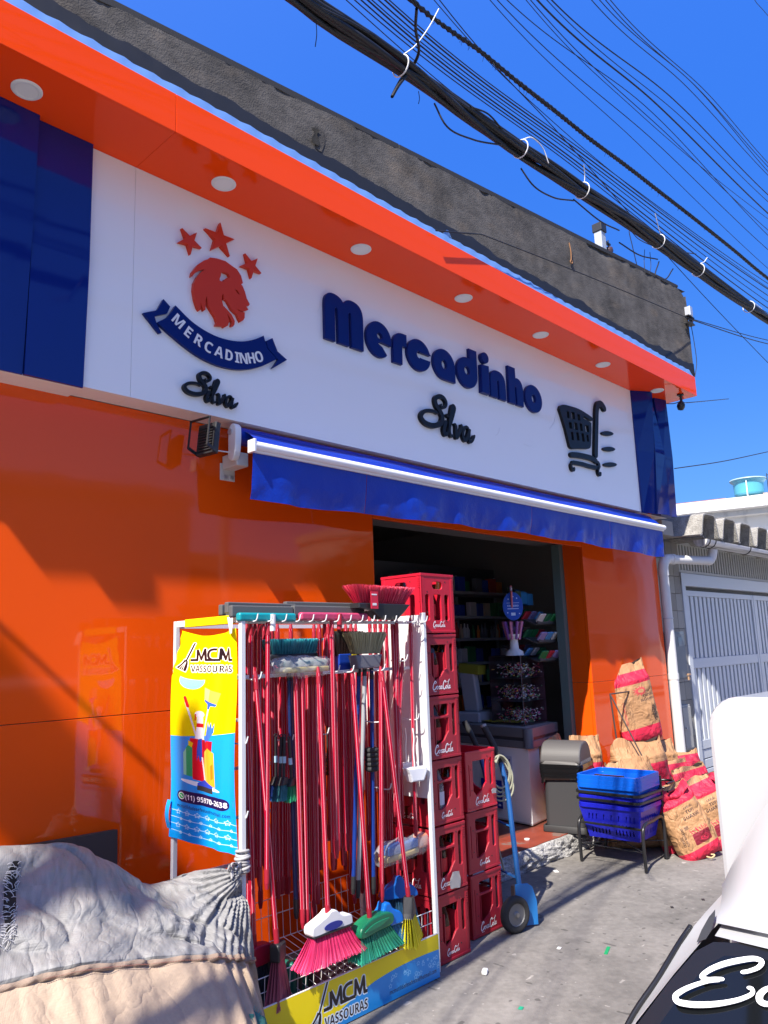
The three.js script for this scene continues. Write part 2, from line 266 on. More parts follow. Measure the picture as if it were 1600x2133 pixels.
// ---------------------------------------------------------------- the shop sign: white board with raised letters and emblems
const font = await new FontLoader().loadAsync('fonts/droid/droid_sans_bold.typeface.json');
const sign = base('shop_sign', 'long white sign board with raised navy lettering, red lion head and black shopping cart', 'shop sign', null, [0, 0, 0]);
mesh('sign_panel', [bx(1.602, 1.8525, 2.978, yS - 0.001, 0.0, 0.16)], mWhiteAcm, sign); mesh('sign_panel', [bx(1.8545, 7.498, 2.978, yS - 0.001, 0.0, 0.16)], mWhiteAcm, sign);
mesh('sign_panel', [bx(-0.29, 1.601, 2.967, 2.976, -0.02, 0.158)], mWhiteAcm, sign); mesh('sign_panel', [bx(7.499, 8.1, 2.967, 2.976, -0.02, 0.158)], mWhiteAcm, sign);
const Z = 0.1605;
const onSign = (g) => T(g, 0, 0, Z);
{ // the big word: fat round letters, one mesh each
  const word = new THREE.Group(); word.name = 'word'; sign.add(word);
  const put = (s, w = word, m = mLetter, d = 0.022) => mesh('letter', [onSign(ext(s, d, 0.004, 20))], m, w);
  const B = 3.659;
  const arc = (x0, y0, x1, y1, cx, cy, n = 8) => Array.from({ length: n + 1 }, (_, i) => { const t = i / n, a = 1 - t; return [a * a * x0 + 2 * a * t * cx + t * t * x1, a * a * y0 + 2 * a * t * cy + t * t * y1]; });
  put(shape([[3.180, B], ...arc(3.180, 3.90, 3.256, 3.994, 3.180, 3.994), ...arc(3.256, 3.994, 3.345, 3.957, 3.315, 3.994), ...arc(3.35, 3.957, 3.425, 3.993, 3.375, 3.993), ...arc(3.425, 3.993, 3.53, 3.88, 3.53, 3.993), [3.528, B], [3.414, B], [3.414, 3.885], ...ell(3.4035, 3.888, 0.0105, 0.012, 6, 0, Math.PI), [3.393, B], [3.296, B], [3.293, 3.885], ...ell(3.2815, 3.888, 0.0105, 0.012, 6, 0, Math.PI), [3.269, B]]));
  put(shape([[3.802, 3.767], [3.702, 3.772], [3.672, 3.755], [3.712, 3.738], [3.757, 3.689], ...ell(3.682, 3.788, 0.126, 0.131, 30, -1.05, -6.2)], [ell(3.688, 3.815, 0.026, 0.022, 14)]));
  put(shape([[3.819, B], ...arc(3.822, 3.79, 3.928, 3.899, 3.822, 3.899), [3.968, 3.899], [3.966, 3.803], ...arc(3.938, 3.803, 3.918, 3.79, 3.918, 3.803, 4), [3.914, B]]));
  put(shape([[4.224, 3.762], [4.125, 3.762], ...ell(4.098, 3.784, 0.024, 0.026, 14, -0.8, -5.4), [4.125, 3.806], [4.224, 3.806], ...ell(4.098, 3.781, 0.128, 0.122, 34, 0.2, 6.1)]));
  put(shape([...ell(4.385, 3.781, 0.128, 0.122, 30, 0, 4.75), [4.40, B], [4.513, B]], [ell(4.385, 3.78, 0.03, 0.036, 16)]));
  put(shape([[4.70, 3.994], [4.70, 3.905], ...ell(4.668, 3.785, 0.13, 0.126, 30, 1.35, 6.2), [4.80, 3.994]], [ell(4.664, 3.80, 0.032, 0.034, 16)]));
  { const g = [onSign(ext(shape(ell(4.898, 3.963, 0.05, 0.046, 22)), 0.032, 0.004)), onSign(ext(shape([[4.832, B], [4.84, 3.895], [4.943, 3.902], [4.937, B]]), 0.032, 0.004))]; mesh('letter', g, mLetter, word); }
  const arch = (x, w, h) => [...arc(x, B + h * 0.55, x + w * 0.47, B + h, x, B + h), ...arc(x + w * 0.5, B + h, x + w, B + h * 0.52, x + w, B + h), [x + w, B], [x + w * 0.545, B], [x + w * 0.545, B + h * 0.6], ...ell(x + w * 0.5, B + h * 0.6, w * 0.045, 0.011, 6, 0, Math.PI), [x + w * 0.455, B], [x, B]];
  put(shape(arch(4.964, 0.216, 0.238)));
  put(shape([[5.218, B], [5.226, 3.984], [5.331, 3.984], [5.331, 3.893], ...arc(5.345, 3.9, 5.436, 3.79, 5.436, 3.9), [5.43, B], [5.332, B], [5.332, 3.80], ...ell(5.3225, 3.803, 0.0095, 0.011, 6, 0, Math.PI), [5.313, B]]));
  put(shape(ell(5.592, 3.769, 0.131, 0.124, 34), [ell(5.592, 3.77, 0.03, 0.037, 16)]));
}
// script word drawn as raised strokes: coordinates in letter units, S about 1.75 wide overall
function script(x, y, s, name, label) {
  const w = new THREE.Group(); w.name = name; sign.add(w); if (label) w.userData.label = label;
  const R = (pts, wd, n = 40) => T(ribbon(pts.map((p) => [x + p[0] * s * 1.03, y + p[1] * s * 0.82]), wd, 0.026, n, 0.003), 0, 0, Z - 0.001);
  const th = (a, b) => (t) => s * (a + (b - a) * Math.sin(Math.PI * t));
  mesh('letter', [R([[0.84, 1.10], [0.80, 1.04], [0.86, 0.99], [0.98, 1.06], [1.02, 1.20], [0.92, 1.33], [0.74, 1.33], [0.60, 1.20], [0.62, 1.02], [0.75, 0.86], [0.84, 0.70], [0.80, 0.50], [0.62, 0.36], [0.36, 0.30], [0.12, 0.36], [0.03, 0.50], [0.12, 0.66], [0.34, 0.76], [0.56, 0.78], [0.68, 0.74]], th(0.06, 0.14), 100)], mBlack, w);
  mesh('letter', [R([[0.99, 0.60], [0.93, 0.44], [0.87, 0.25], [0.91, 0.13], [1.02, 0.20]], th(0.09, 0.115)), R([[1.02, 0.74], [1.06, 0.80]], s * 0.11, 8)], mBlack, w);
  mesh('letter', [R([[1.02, 0.20], [1.14, 0.50], [1.28, 0.88], [1.34, 1.12], [1.28, 1.16], [1.19, 0.90], [1.11, 0.50], [1.10, 0.22], [1.16, 0.12], [1.24, 0.20]], th(0.07, 0.10), 60)], mBlack, w);
  mesh('letter', [R([[1.30, 0.58], [1.36, 0.52], [1.36, 0.30], [1.36, 0.12], [1.48, 0.30], [1.59, 0.54], [1.57, 0.62]], th(0.07, 0.10), 40)], mBlack, w);
  mesh('letter', [R([[1.90, 0.54], [1.78, 0.58], [1.66, 0.42], [1.64, 0.20], [1.72, 0.11], [1.84, 0.30], [1.92, 0.54], [1.88, 0.30], [1.90, 0.10], [2.00, 0.16], [2.12, 0.38]], th(0.07, 0.095), 60)], mBlack, w);
}
script(4.082, 3.195, 0.290, 'script_word', 'black script word under the big navy word');
script(2.150, 3.030, 0.160, 'script_word', 'smaller black script word under the ribbon emblem');
{ // three stars
  const st = (pts) => mesh('star', [onSign(ext(shape(pts), 0.022, 0.004))], mLion, sign);
  const star = (o) => { const cx = o.reduce((a, p) => a + p[0], 0) / 5, cy = o.reduce((a, p) => a + p[1], 0) / 5; st(o.flatMap((p, i) => { const q = o[(i + 1) % 5], mx = (p[0] + q[0]) / 2, my = (p[1] + q[1]) / 2; return [p, [cx + (mx - cx) * 0.48, cy + (my - cy) * 0.48]]; })); };
  star([[2.126, 4.018], [2.222, 4.029], [2.254, 3.944], [2.183, 3.879], [2.106, 3.926]]);
  star([[2.378, 4.152], [2.478, 4.084], [2.444, 3.963], [2.32, 3.958], [2.276, 4.076]]);
  star([[2.553, 4.022], [2.646, 4.023], [2.673, 3.934], [2.599, 3.877], [2.522, 3.931]]);
  const lion = [[0.338, 0.748], [0.344, 0.778], [0.38, 0.834], [0.419, 0.873], [0.453, 0.895], [0.46, 0.907], [0.508, 0.918], [0.564, 0.922], [0.617, 0.906], [0.646, 0.899], [0.675, 0.867], [0.688, 0.825], [0.675, 0.815], [0.686, 0.805], [0.701, 0.778], [0.715, 0.737], [0.736, 0.708], [0.73, 0.696], [0.711, 0.687], [0.726, 0.669], [0.693, 0.649], [0.664, 0.647], [0.642, 0.653], [0.66, 0.64], [0.7, 0.645], [0.699, 0.61], [0.689, 0.591], [0.671, 0.577], [0.657, 0.594], [0.646, 0.616], [0.607, 0.636], [0.579, 0.675], [0.565, 0.684], [0.554, 0.68], [0.551, 0.716], [0.542, 0.701], [0.54, 0.675], [0.551, 0.641], [0.575, 0.626], [0.607, 0.604], [0.63, 0.57], [0.628, 0.548], [0.618, 0.533], [0.606, 0.532], [0.611, 0.558], [0.596, 0.582], [0.575, 0.601], [0.593, 0.559], [0.582, 0.528], [0.56, 0.51], [0.548, 0.515], [0.5, 0.504], [0.507, 0.528], [0.496, 0.556], [0.476, 0.577], [0.448, 0.609], [0.441, 0.665], [0.433, 0.641], [0.432, 0.579], [0.422, 0.57], [0.409, 0.591], [0.4, 0.619], [0.402, 0.57], [0.392, 0.561], [0.379, 0.575], [0.362, 0.619], [0.352, 0.67], [0.355, 0.714], [0.374, 0.758], [0.4, 0.795], [0.427, 0.822], [0.4, 0.81], [0.367, 0.783], [0.344, 0.751]];
  const o = (a) => a.map((p) => [p[0] + 1.85, p[1] + 3.0]);
  const ear = [[0.536, 0.841], [0.55, 0.851], [0.585, 0.849], [0.598, 0.831], [0.575, 0.821], [0.557, 0.804], [0.559, 0.792], [0.543, 0.787], [0.526, 0.787], [0.526, 0.8], [0.533, 0.818]], eye = [[0.627, 0.768], [0.646, 0.77], [0.668, 0.744], [0.65, 0.748]];
  mesh('lion_head', [onSign(ext(shape(o(lion), [o(ear), o(eye)]), 0.022, 0))], mLion, sign);
  const rib = new THREE.Group(); rib.name = 'ribbon'; sign.add(rib);
  const curveTop = smooth(o([[0.243, 0.546], [0.357, 0.478], [0.504, 0.441], [0.657, 0.452], [0.766, 0.494], [0.837, 0.538]]), 24, false), curveBot = smooth(o([[0.935, 0.415], [0.802, 0.331], [0.657, 0.28], [0.518, 0.27], [0.385, 0.294], [0.257, 0.349], [0.134, 0.416]]), 24, false);
  mesh('ribbon_band', [onSign(ext(shape([...curveTop, ...o([[0.865, 0.463]]), ...curveBot, ...o([[0.193, 0.462], [0.22, 0.503]])]), 0.022, 0))], mLetter, rib);
  mesh('ribbon_tail', [onSign(ext(shape(o([[0.055, 0.447], [0.135, 0.487], [0.172, 0.562], [0.213, 0.531], [0.195, 0.486], [0.121, 0.448], [0.133, 0.414], [0.165, 0.367], [0.15, 0.359]])), 0.018, 0))], mLetter, rib);
  mesh('ribbon_tail', [onSign(ext(shape(o([[0.858, 0.511], [0.906, 0.543], [0.944, 0.468], [1.017, 0.432], [0.9, 0.346], [0.947, 0.416], [0.871, 0.47]])), 0.018, 0))], mLetter, rib);
  const str = 'MERCADINHO', at = [[0.262, 0.455], [0.325, 0.41], [0.39, 0.38], [0.453, 0.358], [0.523, 0.348], [0.59, 0.344], [0.645, 0.346], [0.69, 0.352], [0.745, 0.368], [0.80, 0.39]];
  for (let i = 0; i < 10; i++) {
    const g = new TextGeometry(str[i], { font, size: 0.064, depth: 0.002, curveSegments: 5 }); g.computeBoundingBox(); const b = g.boundingBox; g.translate(-(b.min.x + b.max.x) / 2, -0.032, 0);
    g.rotateZ(-0.62 + i * 0.108 + (i > 6 ? 0.02 : 0)); g.translate(1.85 + at[i][0], 3.0 + at[i][1] + 0.005, Z + 0.0222); mesh('ribbon_letter', [g], mWhite, rib);
  }
  // shopping cart: basket with openings, handle, tray, castors and speed dashes
  const cart = new THREE.Group(); cart.name = 'cart_emblem'; sign.add(cart);
  const bo = smooth([[6.002, 3.764], [6.03, 3.80], [6.10, 3.82], [6.191, 3.827], [6.33, 3.832], [6.47, 3.818], [6.604, 3.786], [6.60, 3.768], [6.577, 3.762], [6.48, 3.775], [6.416, 3.782]], 40, false);
  const full = [...bo, [6.427, 3.752], [6.50, 3.748], [6.564, 3.737], [6.556, 3.66], [6.52, 3.505], [6.50, 3.478], [6.467, 3.465], [6.30, 3.44], [6.19, 3.419], [6.16, 3.420], [6.134, 3.432], [6.084, 3.59]];
  const q = (x0, x1, yb, yt, sl) => [[x0 + sl, yt], [x1 + sl, yt + 0.003], [x1, yb + 0.003], [x0, yb]];
  const holes = [q(6.125, 6.165, 3.70, 3.765, 0.0), q(6.21, 6.265, 3.708, 3.776, -0.005), q(6.315, 6.36, 3.715, 3.775, -0.005), q(6.15, 6.20, 3.606, 3.668, -0.006), q(6.245, 6.30, 3.612, 3.682, -0.006), q(6.345, 6.39, 3.62, 3.692, -0.006), q(6.445, 6.51, 3.63, 3.695, -0.006), q(6.175, 6.215, 3.50, 3.578, -0.008), q(6.27, 6.315, 3.515, 3.592, -0.008), q(6.365, 6.41, 3.52, 3.60, -0.008), q(6.455, 6.49, 3.535, 3.60, -0.006)];
  mesh('basket', [onSign(ext(shape(full, holes), 0.028, 0))], mBlack, cart);
  mesh('cart_handle', [T(ribbon([[6.600, 3.40], [6.628, 3.55], [6.668, 3.75], [6.700, 3.90], [6.732, 3.955], [6.785, 3.975], [6.835, 3.955], [6.868, 3.915]], 0.062, 0.03, 50), 0, 0, Z - 0.001)], mBlack, cart);
  mesh('cart_tray', [T(ribbon([[6.135, 3.356], [6.25, 3.372], [6.40, 3.382], [6.54, 3.382], [6.63, 3.362]], 0.05, 0.026, 30), 0, 0, Z - 0.001), T(ribbon([[6.63, 3.372], [6.665, 3.335], [6.64, 3.312], [6.50, 3.300], [6.34, 3.300], [6.155, 3.288]], 0.038, 0.024, 40), 0, 0, Z - 0.001)], mBlack, cart);
  mesh('castor', [T(ribbon([[6.17, 3.285], [6.138, 3.26], [6.145, 3.225], [6.172, 3.215], [6.185, 3.245]], 0.022, 0.03, 20), 0, 0, Z - 0.001)], mBlack, cart);
  mesh('castor', [T(ribbon([[6.655, 3.318], [6.626, 3.28], [6.632, 3.245], [6.656, 3.238], [6.668, 3.27]], 0.022, 0.03, 20), 0, 0, Z - 0.001)], mBlack, cart);
  for (const [a, b, y, y2] of [[6.765, 7.01, 3.673, 3.713], [6.765, 7.018, 3.516, 3.554], [6.755, 7.024, 3.359, 3.396]]) mesh('speed_dash', [onSign(ext(shape(ell(0, 0, (b - a) / 2, 0.024, 20).map((p) => [(a + b) / 2 + p[0], (y + y2) / 2 + p[1] + p[0] * 0.15])), 0.018, 0.003))], mBlack, cart);
  // scratches on the board
  for (const [a, b, d] of [[[5.09, 3.42], [5.02, 3.34], 0.006], [[5.60, 3.36], [5.42, 3.34], 0.006], [[3.16, 3.92], [3.13, 3.83], 0.005], [[5.99, 3.72], [5.85, 3.55], 0.005], [[6.95, 3.6], [6.88, 3.52], 0.004]]) mesh('scratch', [T(ribbon([a, [(a[0] + b[0]) / 2 + 0.01, (a[1] + b[1]) / 2 - 0.012], b], d, 0.0012, 12), 0, 0, Z - 0.0002)], mWhite, sign);
}

// ---------------------------------------------------------------- downlights in the soffit
{
  const ring = std([0.75, 0.75, 0.74], 0.4), dif = std([0.80, 0.80, 0.78], 0.5);
  const proto = base('downlight', 'unlit', 'ceiling light', 'round white downlights under the red canopy');
  const rg = new THREE.LatheGeometry([[0.050, -0.004], [0.052, -0.009], [0.064, -0.008], [0.069, -0.003], [0.069, 0]].map((p) => new THREE.Vector2(p[0], p[1])), 40);
  mesh('trim_ring', [rg], ring, proto); mesh('diffuser', [T(disc(0.0505, 0.003, 32), 0, -0.0045, 0)], dif, proto);
  const where = ['over the blue panels', 'over the red stars', 'above the big navy M', 'above the middle of the navy word', 'above the last navy letters', 'above the cart emblem', 'at the shop corner'];
  [1.2, 2.284, 3.36, 4.445, 5.502, 6.574, 7.729].forEach((x, i) => { const o = i ? proto.clone() : proto; if (i) { o.name = numbered('downlight'); scene.add(o); } o.position.set(x, yS, 0.355); o.userData = { category: 'ceiling light', group: 'round white downlights under the red canopy', label: 'round white downlight in the red soffit ' + where[i] }; });
}

// ---------------------------------------------------------------- awning
{
  const aw = base('awning', 'rolled blue fabric awning with white front bar above the shop door', 'awning');
  const mAw = M([0.001, 0.030, 0.36], 0.42, { side: THREE.DoubleSide, bumpMap: stuccoBump, bumpScale: 0.002, sheen: 0.2 });
  const bL = [2.535, 2.797, 0.300], bR = [7.680, 2.808, 0.300], y = 2.806;
  mesh('roller', [cyl([2.53, 2.905, 0.12], [7.69, 2.905, 0.12], 0.052, 0.052, 20)], mAw, aw);
  mesh('fabric', [sheet(60, 8, (u, v) => { const x = 2.56 + 5.08 * u; return [x, 2.955 - 0.13 * v - 0.006 * Math.sin(u * 23) * v * (1 - v) * 4, 0.10 + 0.185 * v + 0.03 * Math.sin(Math.PI * v)]; })], mAw, aw);
  mesh('front_bar', [cyl([2.525, y, 0.30], [7.675, y, 0.30], 0.026, 0.026, 20), bx(2.52, 7.68, y - 0.036, y - 0.014, 0.272, 0.30, 0.004), T(new THREE.SphereGeometry(0.026, 16, 10), 7.675, y, 0.30)], std([0.80, 0.81, 0.82], 0.4), aw);
  const wav = (x, v) => v * (0.010 * Math.sin(x * 5.1 + 0.6) + 0.007 * Math.sin(x * 11.3 + 2) + 0.004 * Math.sin(x * 23 + 1) + 0.03 * (fbm(x / 6, v * 0.02, 40, 3, 101) - 0.5)) + 0.012 * (fbm(x / 6, v * 0.04, 90, 3, 103) - 0.5) * v;
  const pcs = [[2.53, 3.42], [3.423, 5.29], [5.293, 6.57], [6.573, 7.665]];
  for (const [x0, x1] of pcs) mesh('valance', [sheet(Math.round((x1 - x0) * 60), 26, (u, v) => {
    const x = x0 + (x1 - x0) * u, edge = Math.exp(-Math.min(u, 1 - u) * (x1 - x0) / 0.03), len = 0.262 + 0.018 * Math.sin(x * 1.1 - 1.0) + 0.006 * Math.sin(x * 7);
    return [x, y - 0.022 - len * v, 0.283 + wav(x, v) - 0.006 * edge * v - 0.02 * v * v];
  }, (u, v) => [(x0 + (x1 - x0) * u) * 1.2, v * 0.3])], mAw, aw);
  // end bracket: oval cap on the wall plate
  const cap = ext(shape(smooth([[0.00, 0.03], [0.028, 0.015], [0.035, -0.02], [0.02, -0.16], [-0.01, -0.185], [-0.04, -0.165], [-0.04, -0.12], [-0.03, 0.01]], 40)), 0.03, 0.006);
  mesh('end_cap', [T(cap, 0, 0, 0, 0, -Math.PI / 2).translate(2.515, 2.93, 0.155)], mWhite, aw);
  const mBk = std([0.62, 0.62, 0.6], 0.5);
  mesh('wall_bracket', [bx(2.50, 2.60, 2.66, 2.76, 0.002, 0.012, 0.003)], mBk, aw); mesh('bracket_arm', [bx(2.51, 2.59, 2.72, 2.80, 0.0125, 0.16, 0.006)], mBk, aw);
  for (const x of [2.53, 2.575]) mesh('bolt', [T(disc(0.012, 0.02, 10), x, 2.68, 0.012, Math.PI / 2)], mGalv, aw); mesh('crank_boss', [T(disc(0.018, 0.012, 12), 2.478, 2.915, 0.14, 0, 0, Math.PI / 2)], mGalv, aw);
  mesh('wall_bracket', [bx(7.61, 7.69, 2.66, 2.80, 0.002, 0.16, 0.006)], std([0.62, 0.62, 0.6], 0.5), aw);
  mesh('bar_end', [bx(2.508, 2.525, y - 0.04, y + 0.035, 0.262, 0.326, 0.004)], mAlu, aw);
}
// ---------------------------------------------------------------- floodlights
{
  const f = base('floodlight', 'black floodlight with cooling fins hanging under the white sign beside the awning', 'floodlight', null, [2.33, 2.83, 0.17], 0.15);
  const g = [bx(-0.045, 0.0, -0.115, 0.11, -0.09, 0.09, 0.008)]; mesh('lamp_body', g, mDark, f);
  const fins = []; for (let i = 0; i < 9; i++) fins.push(bx(-0.056, -0.044, -0.09 + i * 0.02, -0.083 + i * 0.02, -0.07, 0.07)); mesh('fins', fins, mDark, f);
  mesh('bracket', [bar([-0.02, -0.10, 0.092], [-0.11, -0.075, 0.092], 0.022, 0.006), bar([-0.11, -0.08, 0.095], [-0.11, 0.12, 0.095], 0.006, 0.016), bar([-0.11, 0.117, 0.095], [-0.11, 0.117, -0.095], 0.022, 0.006), bar([-0.11, -0.08, -0.095], [-0.11, 0.12, -0.095], 0.006, 0.016), bar([-0.02, -0.10, -0.092], [-0.11, -0.075, -0.092], 0.022, 0.006)], mDark, f);
  mesh('cable', [tube([[-0.03, -0.03, -0.08], [0.03, -0.035, -0.12], [0.10, -0.02, -0.10], [0.20, -0.02, -0.02]], 0.005, 6)], mWhite, f);
  f.rotation.z = -0.12; f.scale.setScalar(0.8);
  const f2 = base('floodlight', 'black framed floodlight with pale lens at the far end of the awning', 'floodlight', null, [7.86, 2.80, 0.14], 0.25);
  mesh('lamp_frame', [ext(shape(rrect(-0.1, 0.1, -0.09, 0.09, 0.01), [rrect(-0.08, 0.08, -0.07, 0.07, 0.006)]), 0.03)], mDark, f2); mesh('lens', [bx(-0.08, 0.08, -0.07, 0.07, 0.01, 0.02)], std([0.5, 0.5, 0.48], 0.2), f2);
  mesh('bracket', [bar([0, 0.0, 0.0], [0, 0.06, -0.12], 0.03, 0.008)], mDark, f2);
  const f3 = base('security_lamp', 'small black bulb lamp hanging from the end of the red soffit', 'lamp', null, [8.06, yS, 0.46]);
  mesh('mount', [T(disc(0.035, 0.012, 16), 0, -0.006, 0), cyl([0, -0.01, 0], [0.01, -0.07, 0.0], 0.014)], mDark, f3);
  mesh('bulb', [T(new THREE.LatheGeometry([[0.001, -0.075], [0.03, -0.07], [0.042, -0.04], [0.04, -0.01], [0.022, 0.02], [0.001, 0.03]].map((p) => new THREE.Vector2(p[0], p[1])), 20), 0.0, -0.10, 0, 0.4, 0, 0.5)], mDark, f3);
  tag(mesh('lamp_cable', [tube([[8.05, 4.20, 0.46], [7.98, 4.17, 0.42], [7.92, 4.17, 0.36]], 0.005, 5), tube([[8.08, 4.19, 0.46], [8.6, 4.34, 0.3], [9.6, 4.62, 0.1], [12, 5.3, -0.4]], 0.006, 5)], mDark), 'thin black cable running from the bulb lamp off past the corner', 'cable');
}

// ---------------------------------------------------------------- the broom rack
const mPowder = std([0.70, 0.71, 0.72], 0.38, { bumpMap: wobble, bumpScale: 0.001 });
const hatStar = (g, x, y, r, n = 5) => { g.beginPath(); for (let i = 0; i < n * 2; i++) { const a = -Math.PI / 2 + i * Math.PI / n, q = i % 2 ? r * 0.55 : r; g[i ? 'lineTo' : 'moveTo'](x + q * Math.cos(a), y + q * Math.sin(a)); } g.closePath(); g.stroke(); };
function mcm(g, x, y, s, edge, edgeW) {   // broom mark and the two lines of lettering, s = letter height
  g.save(); g.translate(x, y); g.lineJoin = 'round'; g.lineCap = 'round';
  const pth = () => { g.beginPath(); g.moveTo(-s * 0.20, s * 1.0); g.lineTo(s * 0.35, s * 1.0); g.lineTo(s * 0.35, s * 0.1); g.moveTo(s * 0.35, s * 0.1); g.lineTo(s * 0.75, s * 0.95); g.lineTo(s * 1.1, s * 0.1); g.lineTo(s * 1.15, s * 1.0); g.lineTo(s * 2.25, s * 1.0); g.moveTo(s * 2.05, s * 0.12); g.quadraticCurveTo(s * 1.35, s * 0.02, s * 1.35, s * 0.55); g.quadraticCurveTo(s * 1.35, s * 0.95, s * 1.7, s * 0.97); g.moveTo(s * 2.25, s * 1.0); g.lineTo(s * 2.3, s * 0.1); g.lineTo(s * 2.62, s * 0.95); g.lineTo(s * 2.95, s * 0.1); g.lineTo(s * 3.0, s * 1.0); g.lineTo(s * 3.25, s * 1.0); };
  const brm = () => { g.beginPath(); g.moveTo(s * 0.1, -s * 0.5); g.lineTo(-s * 0.5, s * 1.0); };
  const head = () => { g.beginPath(); g.moveTo(-s * 0.66, s * 0.95); g.lineTo(-s * 0.4, s * 1.08); g.quadraticCurveTo(-s * 0.35, s * 1.6, -s * 0.55, s * 2.0); g.lineTo(-s * 1.35, s * 1.62); g.quadraticCurveTo(-s * 0.85, s * 1.35, -s * 0.66, s * 0.95); g.closePath(); };
  for (const k of [0, 1]) {
    g.strokeStyle = k ? '#20161c' : edge; g.fillStyle = g.strokeStyle; g.lineWidth = s * (k ? 0.2 : 0.2 + edgeW); g.lineCap = 'butt'; pth(); g.stroke(); g.lineCap = 'round';
    g.lineWidth = s * (k ? 0.13 : 0.13 + edgeW); brm(); g.stroke(); head(); if (!k) { g.lineWidth = s * edgeW; g.stroke(); } g.fill();
    g.font = 'bold ' + s * 0.78 + 'px sans-serif'; g.textBaseline = 'top'; if (!k) { g.lineWidth = s * edgeW; g.strokeText('VASSOURAS', -s * 0.15, s * 1.3, s * 3.4); } g.fillText('VASSOURAS', -s * 0.15, s * 1.3, s * 3.4);
  }
  g.strokeStyle = edge; g.lineWidth = s * 0.05; for (const a of [0.25, 0.5, 0.75]) { g.beginPath(); g.moveTo(-s * 0.55, s * 1.15); g.lineTo(-s * (0.6 + 0.65 * a), s * (2.0 - 0.4 * a)); g.stroke(); }
  g.restore();
}
const banTex = ctex(620, 2048, (g, w, h) => {   // the hanging banner: about 0.45 x 1.02 m
  const blueTop = h * 0.50; g.fillStyle = '#f6e500'; g.fillRect(0, 0, w, h);
  g.fillStyle = '#0a9df2'; g.beginPath(); g.moveTo(0, blueTop + 50); g.quadraticCurveTo(w * 0.5, blueTop + 40, w, blueTop - 40); g.lineTo(w, h); g.lineTo(0, h); g.fill();
  g.fillStyle = '#8fd4ee'; g.beginPath(); g.ellipse(w * 0.36, 520, 120, 90, 0, 0, 7); g.fill(); g.fillStyle = '#f6e500'; g.beginPath(); g.ellipse(w * 0.45, 440, 200, 80, 0, 0, 7); g.fill();
  mcm(g, 215, 215, 112, '#fffbe8', 0.16);
  // cleaning things, flat print
  const L = (x0, y0, x1, y1, lw, c) => { g.strokeStyle = c; g.lineWidth = lw; g.lineCap = 'round'; g.beginPath(); g.moveTo(x0, y0); g.lineTo(x1, y1); g.stroke(); };
  const poly = (c, ...p) => { g.fillStyle = c; g.beginPath(); p.forEach((q, i) => g[i ? 'lineTo' : 'moveTo'](...q)); g.closePath(); g.fill(); };
  L(170, 735, 275, 1075, 16, '#e9edf2'); L(162, 690, 190, 775, 24, '#e8202c'); L(395, 770, 330, 1090, 16, '#f0f2f4');
  poly('#f7b84e', [345, 590], [480, 640], [455, 745], [345, 705]); poly('#f9d38a', [345, 590], [400, 610], [390, 720], [345, 705]); poly('#2a66d8', [345, 700], [455, 745], [448, 765], [410, 760], [400, 790], [380, 790], [380, 745], [350, 720]);
  g.fillStyle = '#ffffff'; g.fillRect(275, 840, 60, 120); g.beginPath(); g.ellipse(300, 845, 48, 32, 0, 0, 7); g.fill(); g.fillStyle = '#e8202c'; g.fillRect(272, 930, 66, 36); L(262, 850, 258, 900, 12, '#e8202c'); poly('#ffffff', [272, 966], [338, 966], [350, 1110], [250, 1110]);
  poly('#e8102c', [210, 1075], [430, 1085], [400, 1480], [230, 1460]); poly('#b80f26', [330, 1080], [430, 1085], [400, 1480], [345, 1475]);
  poly('#3c74e2', [355, 1100], [385, 960], [395, 900], [405, 960], [420, 905], [428, 965], [445, 915], [440, 1000], [400, 1080]); poly('#2450c0', [285, 1080], [322, 1070], [320, 1240], [300, 1300], [285, 1230], [270, 1290], [272, 1180]);
  poly('#19b06c', [145, 1220], [200, 1130], [232, 1160], [228, 1440], [140, 1430]); poly('#8fe6bd', [145, 1220], [175, 1175], [170, 1435], [140, 1430]); poly('#f6d31c', [195, 1100], [240, 1120], [225, 1165], [195, 1145]);
  poly('#f7b12c', [345, 1190], [385, 1150], [440, 1190], [446, 1500], [330, 1480]); poly('#ffd04f', [345, 1190], [370, 1165], [375, 1480], [332, 1478]); poly('#c98218', [410, 1310], [430, 1290], [430, 1420], [408, 1440]); poly('#e8202c', [365, 1150], [368, 1085], [395, 1085], [400, 1150]);
  g.fillStyle = '#eef7fc'; g.beginPath(); g.ellipse(300, 1505, 195, 22, 0.12, 0, 7); g.fill(); L(320, 1250, 345, 1470, 16, '#f4f4f6'); poly('#2b4fd0', [270, 1490], [340, 1450], [420, 1495], [420, 1520], [270, 1515]); poly('#3a3a3c', [268, 1512], [420, 1518], [418, 1565], [266, 1556]);
  g.fillStyle = '#1c1450'; g.beginPath(); g.roundRect(65, 1585, 490, 108, 54); g.fill(); g.fillStyle = '#ffffff'; g.beginPath(); g.arc(112, 1638, 34, 0, 7); g.fill(); g.fillStyle = '#1fae5a'; g.beginPath(); g.arc(112, 1638, 27, 0, 7); g.fill(); L(102, 1630, 122, 1648, 9, '#fff');
  g.fillStyle = '#ffffff'; g.font = 'bold 66px sans-serif'; g.textBaseline = 'middle'; g.fillText('(11) 95970-2638', 152, 1641, 390);
  g.fillStyle = '#0d2a55'; g.font = 'bold 42px sans-serif'; g.fillText('mcmutilidadesefestas@hotmail.com', 62, 1735, 500);
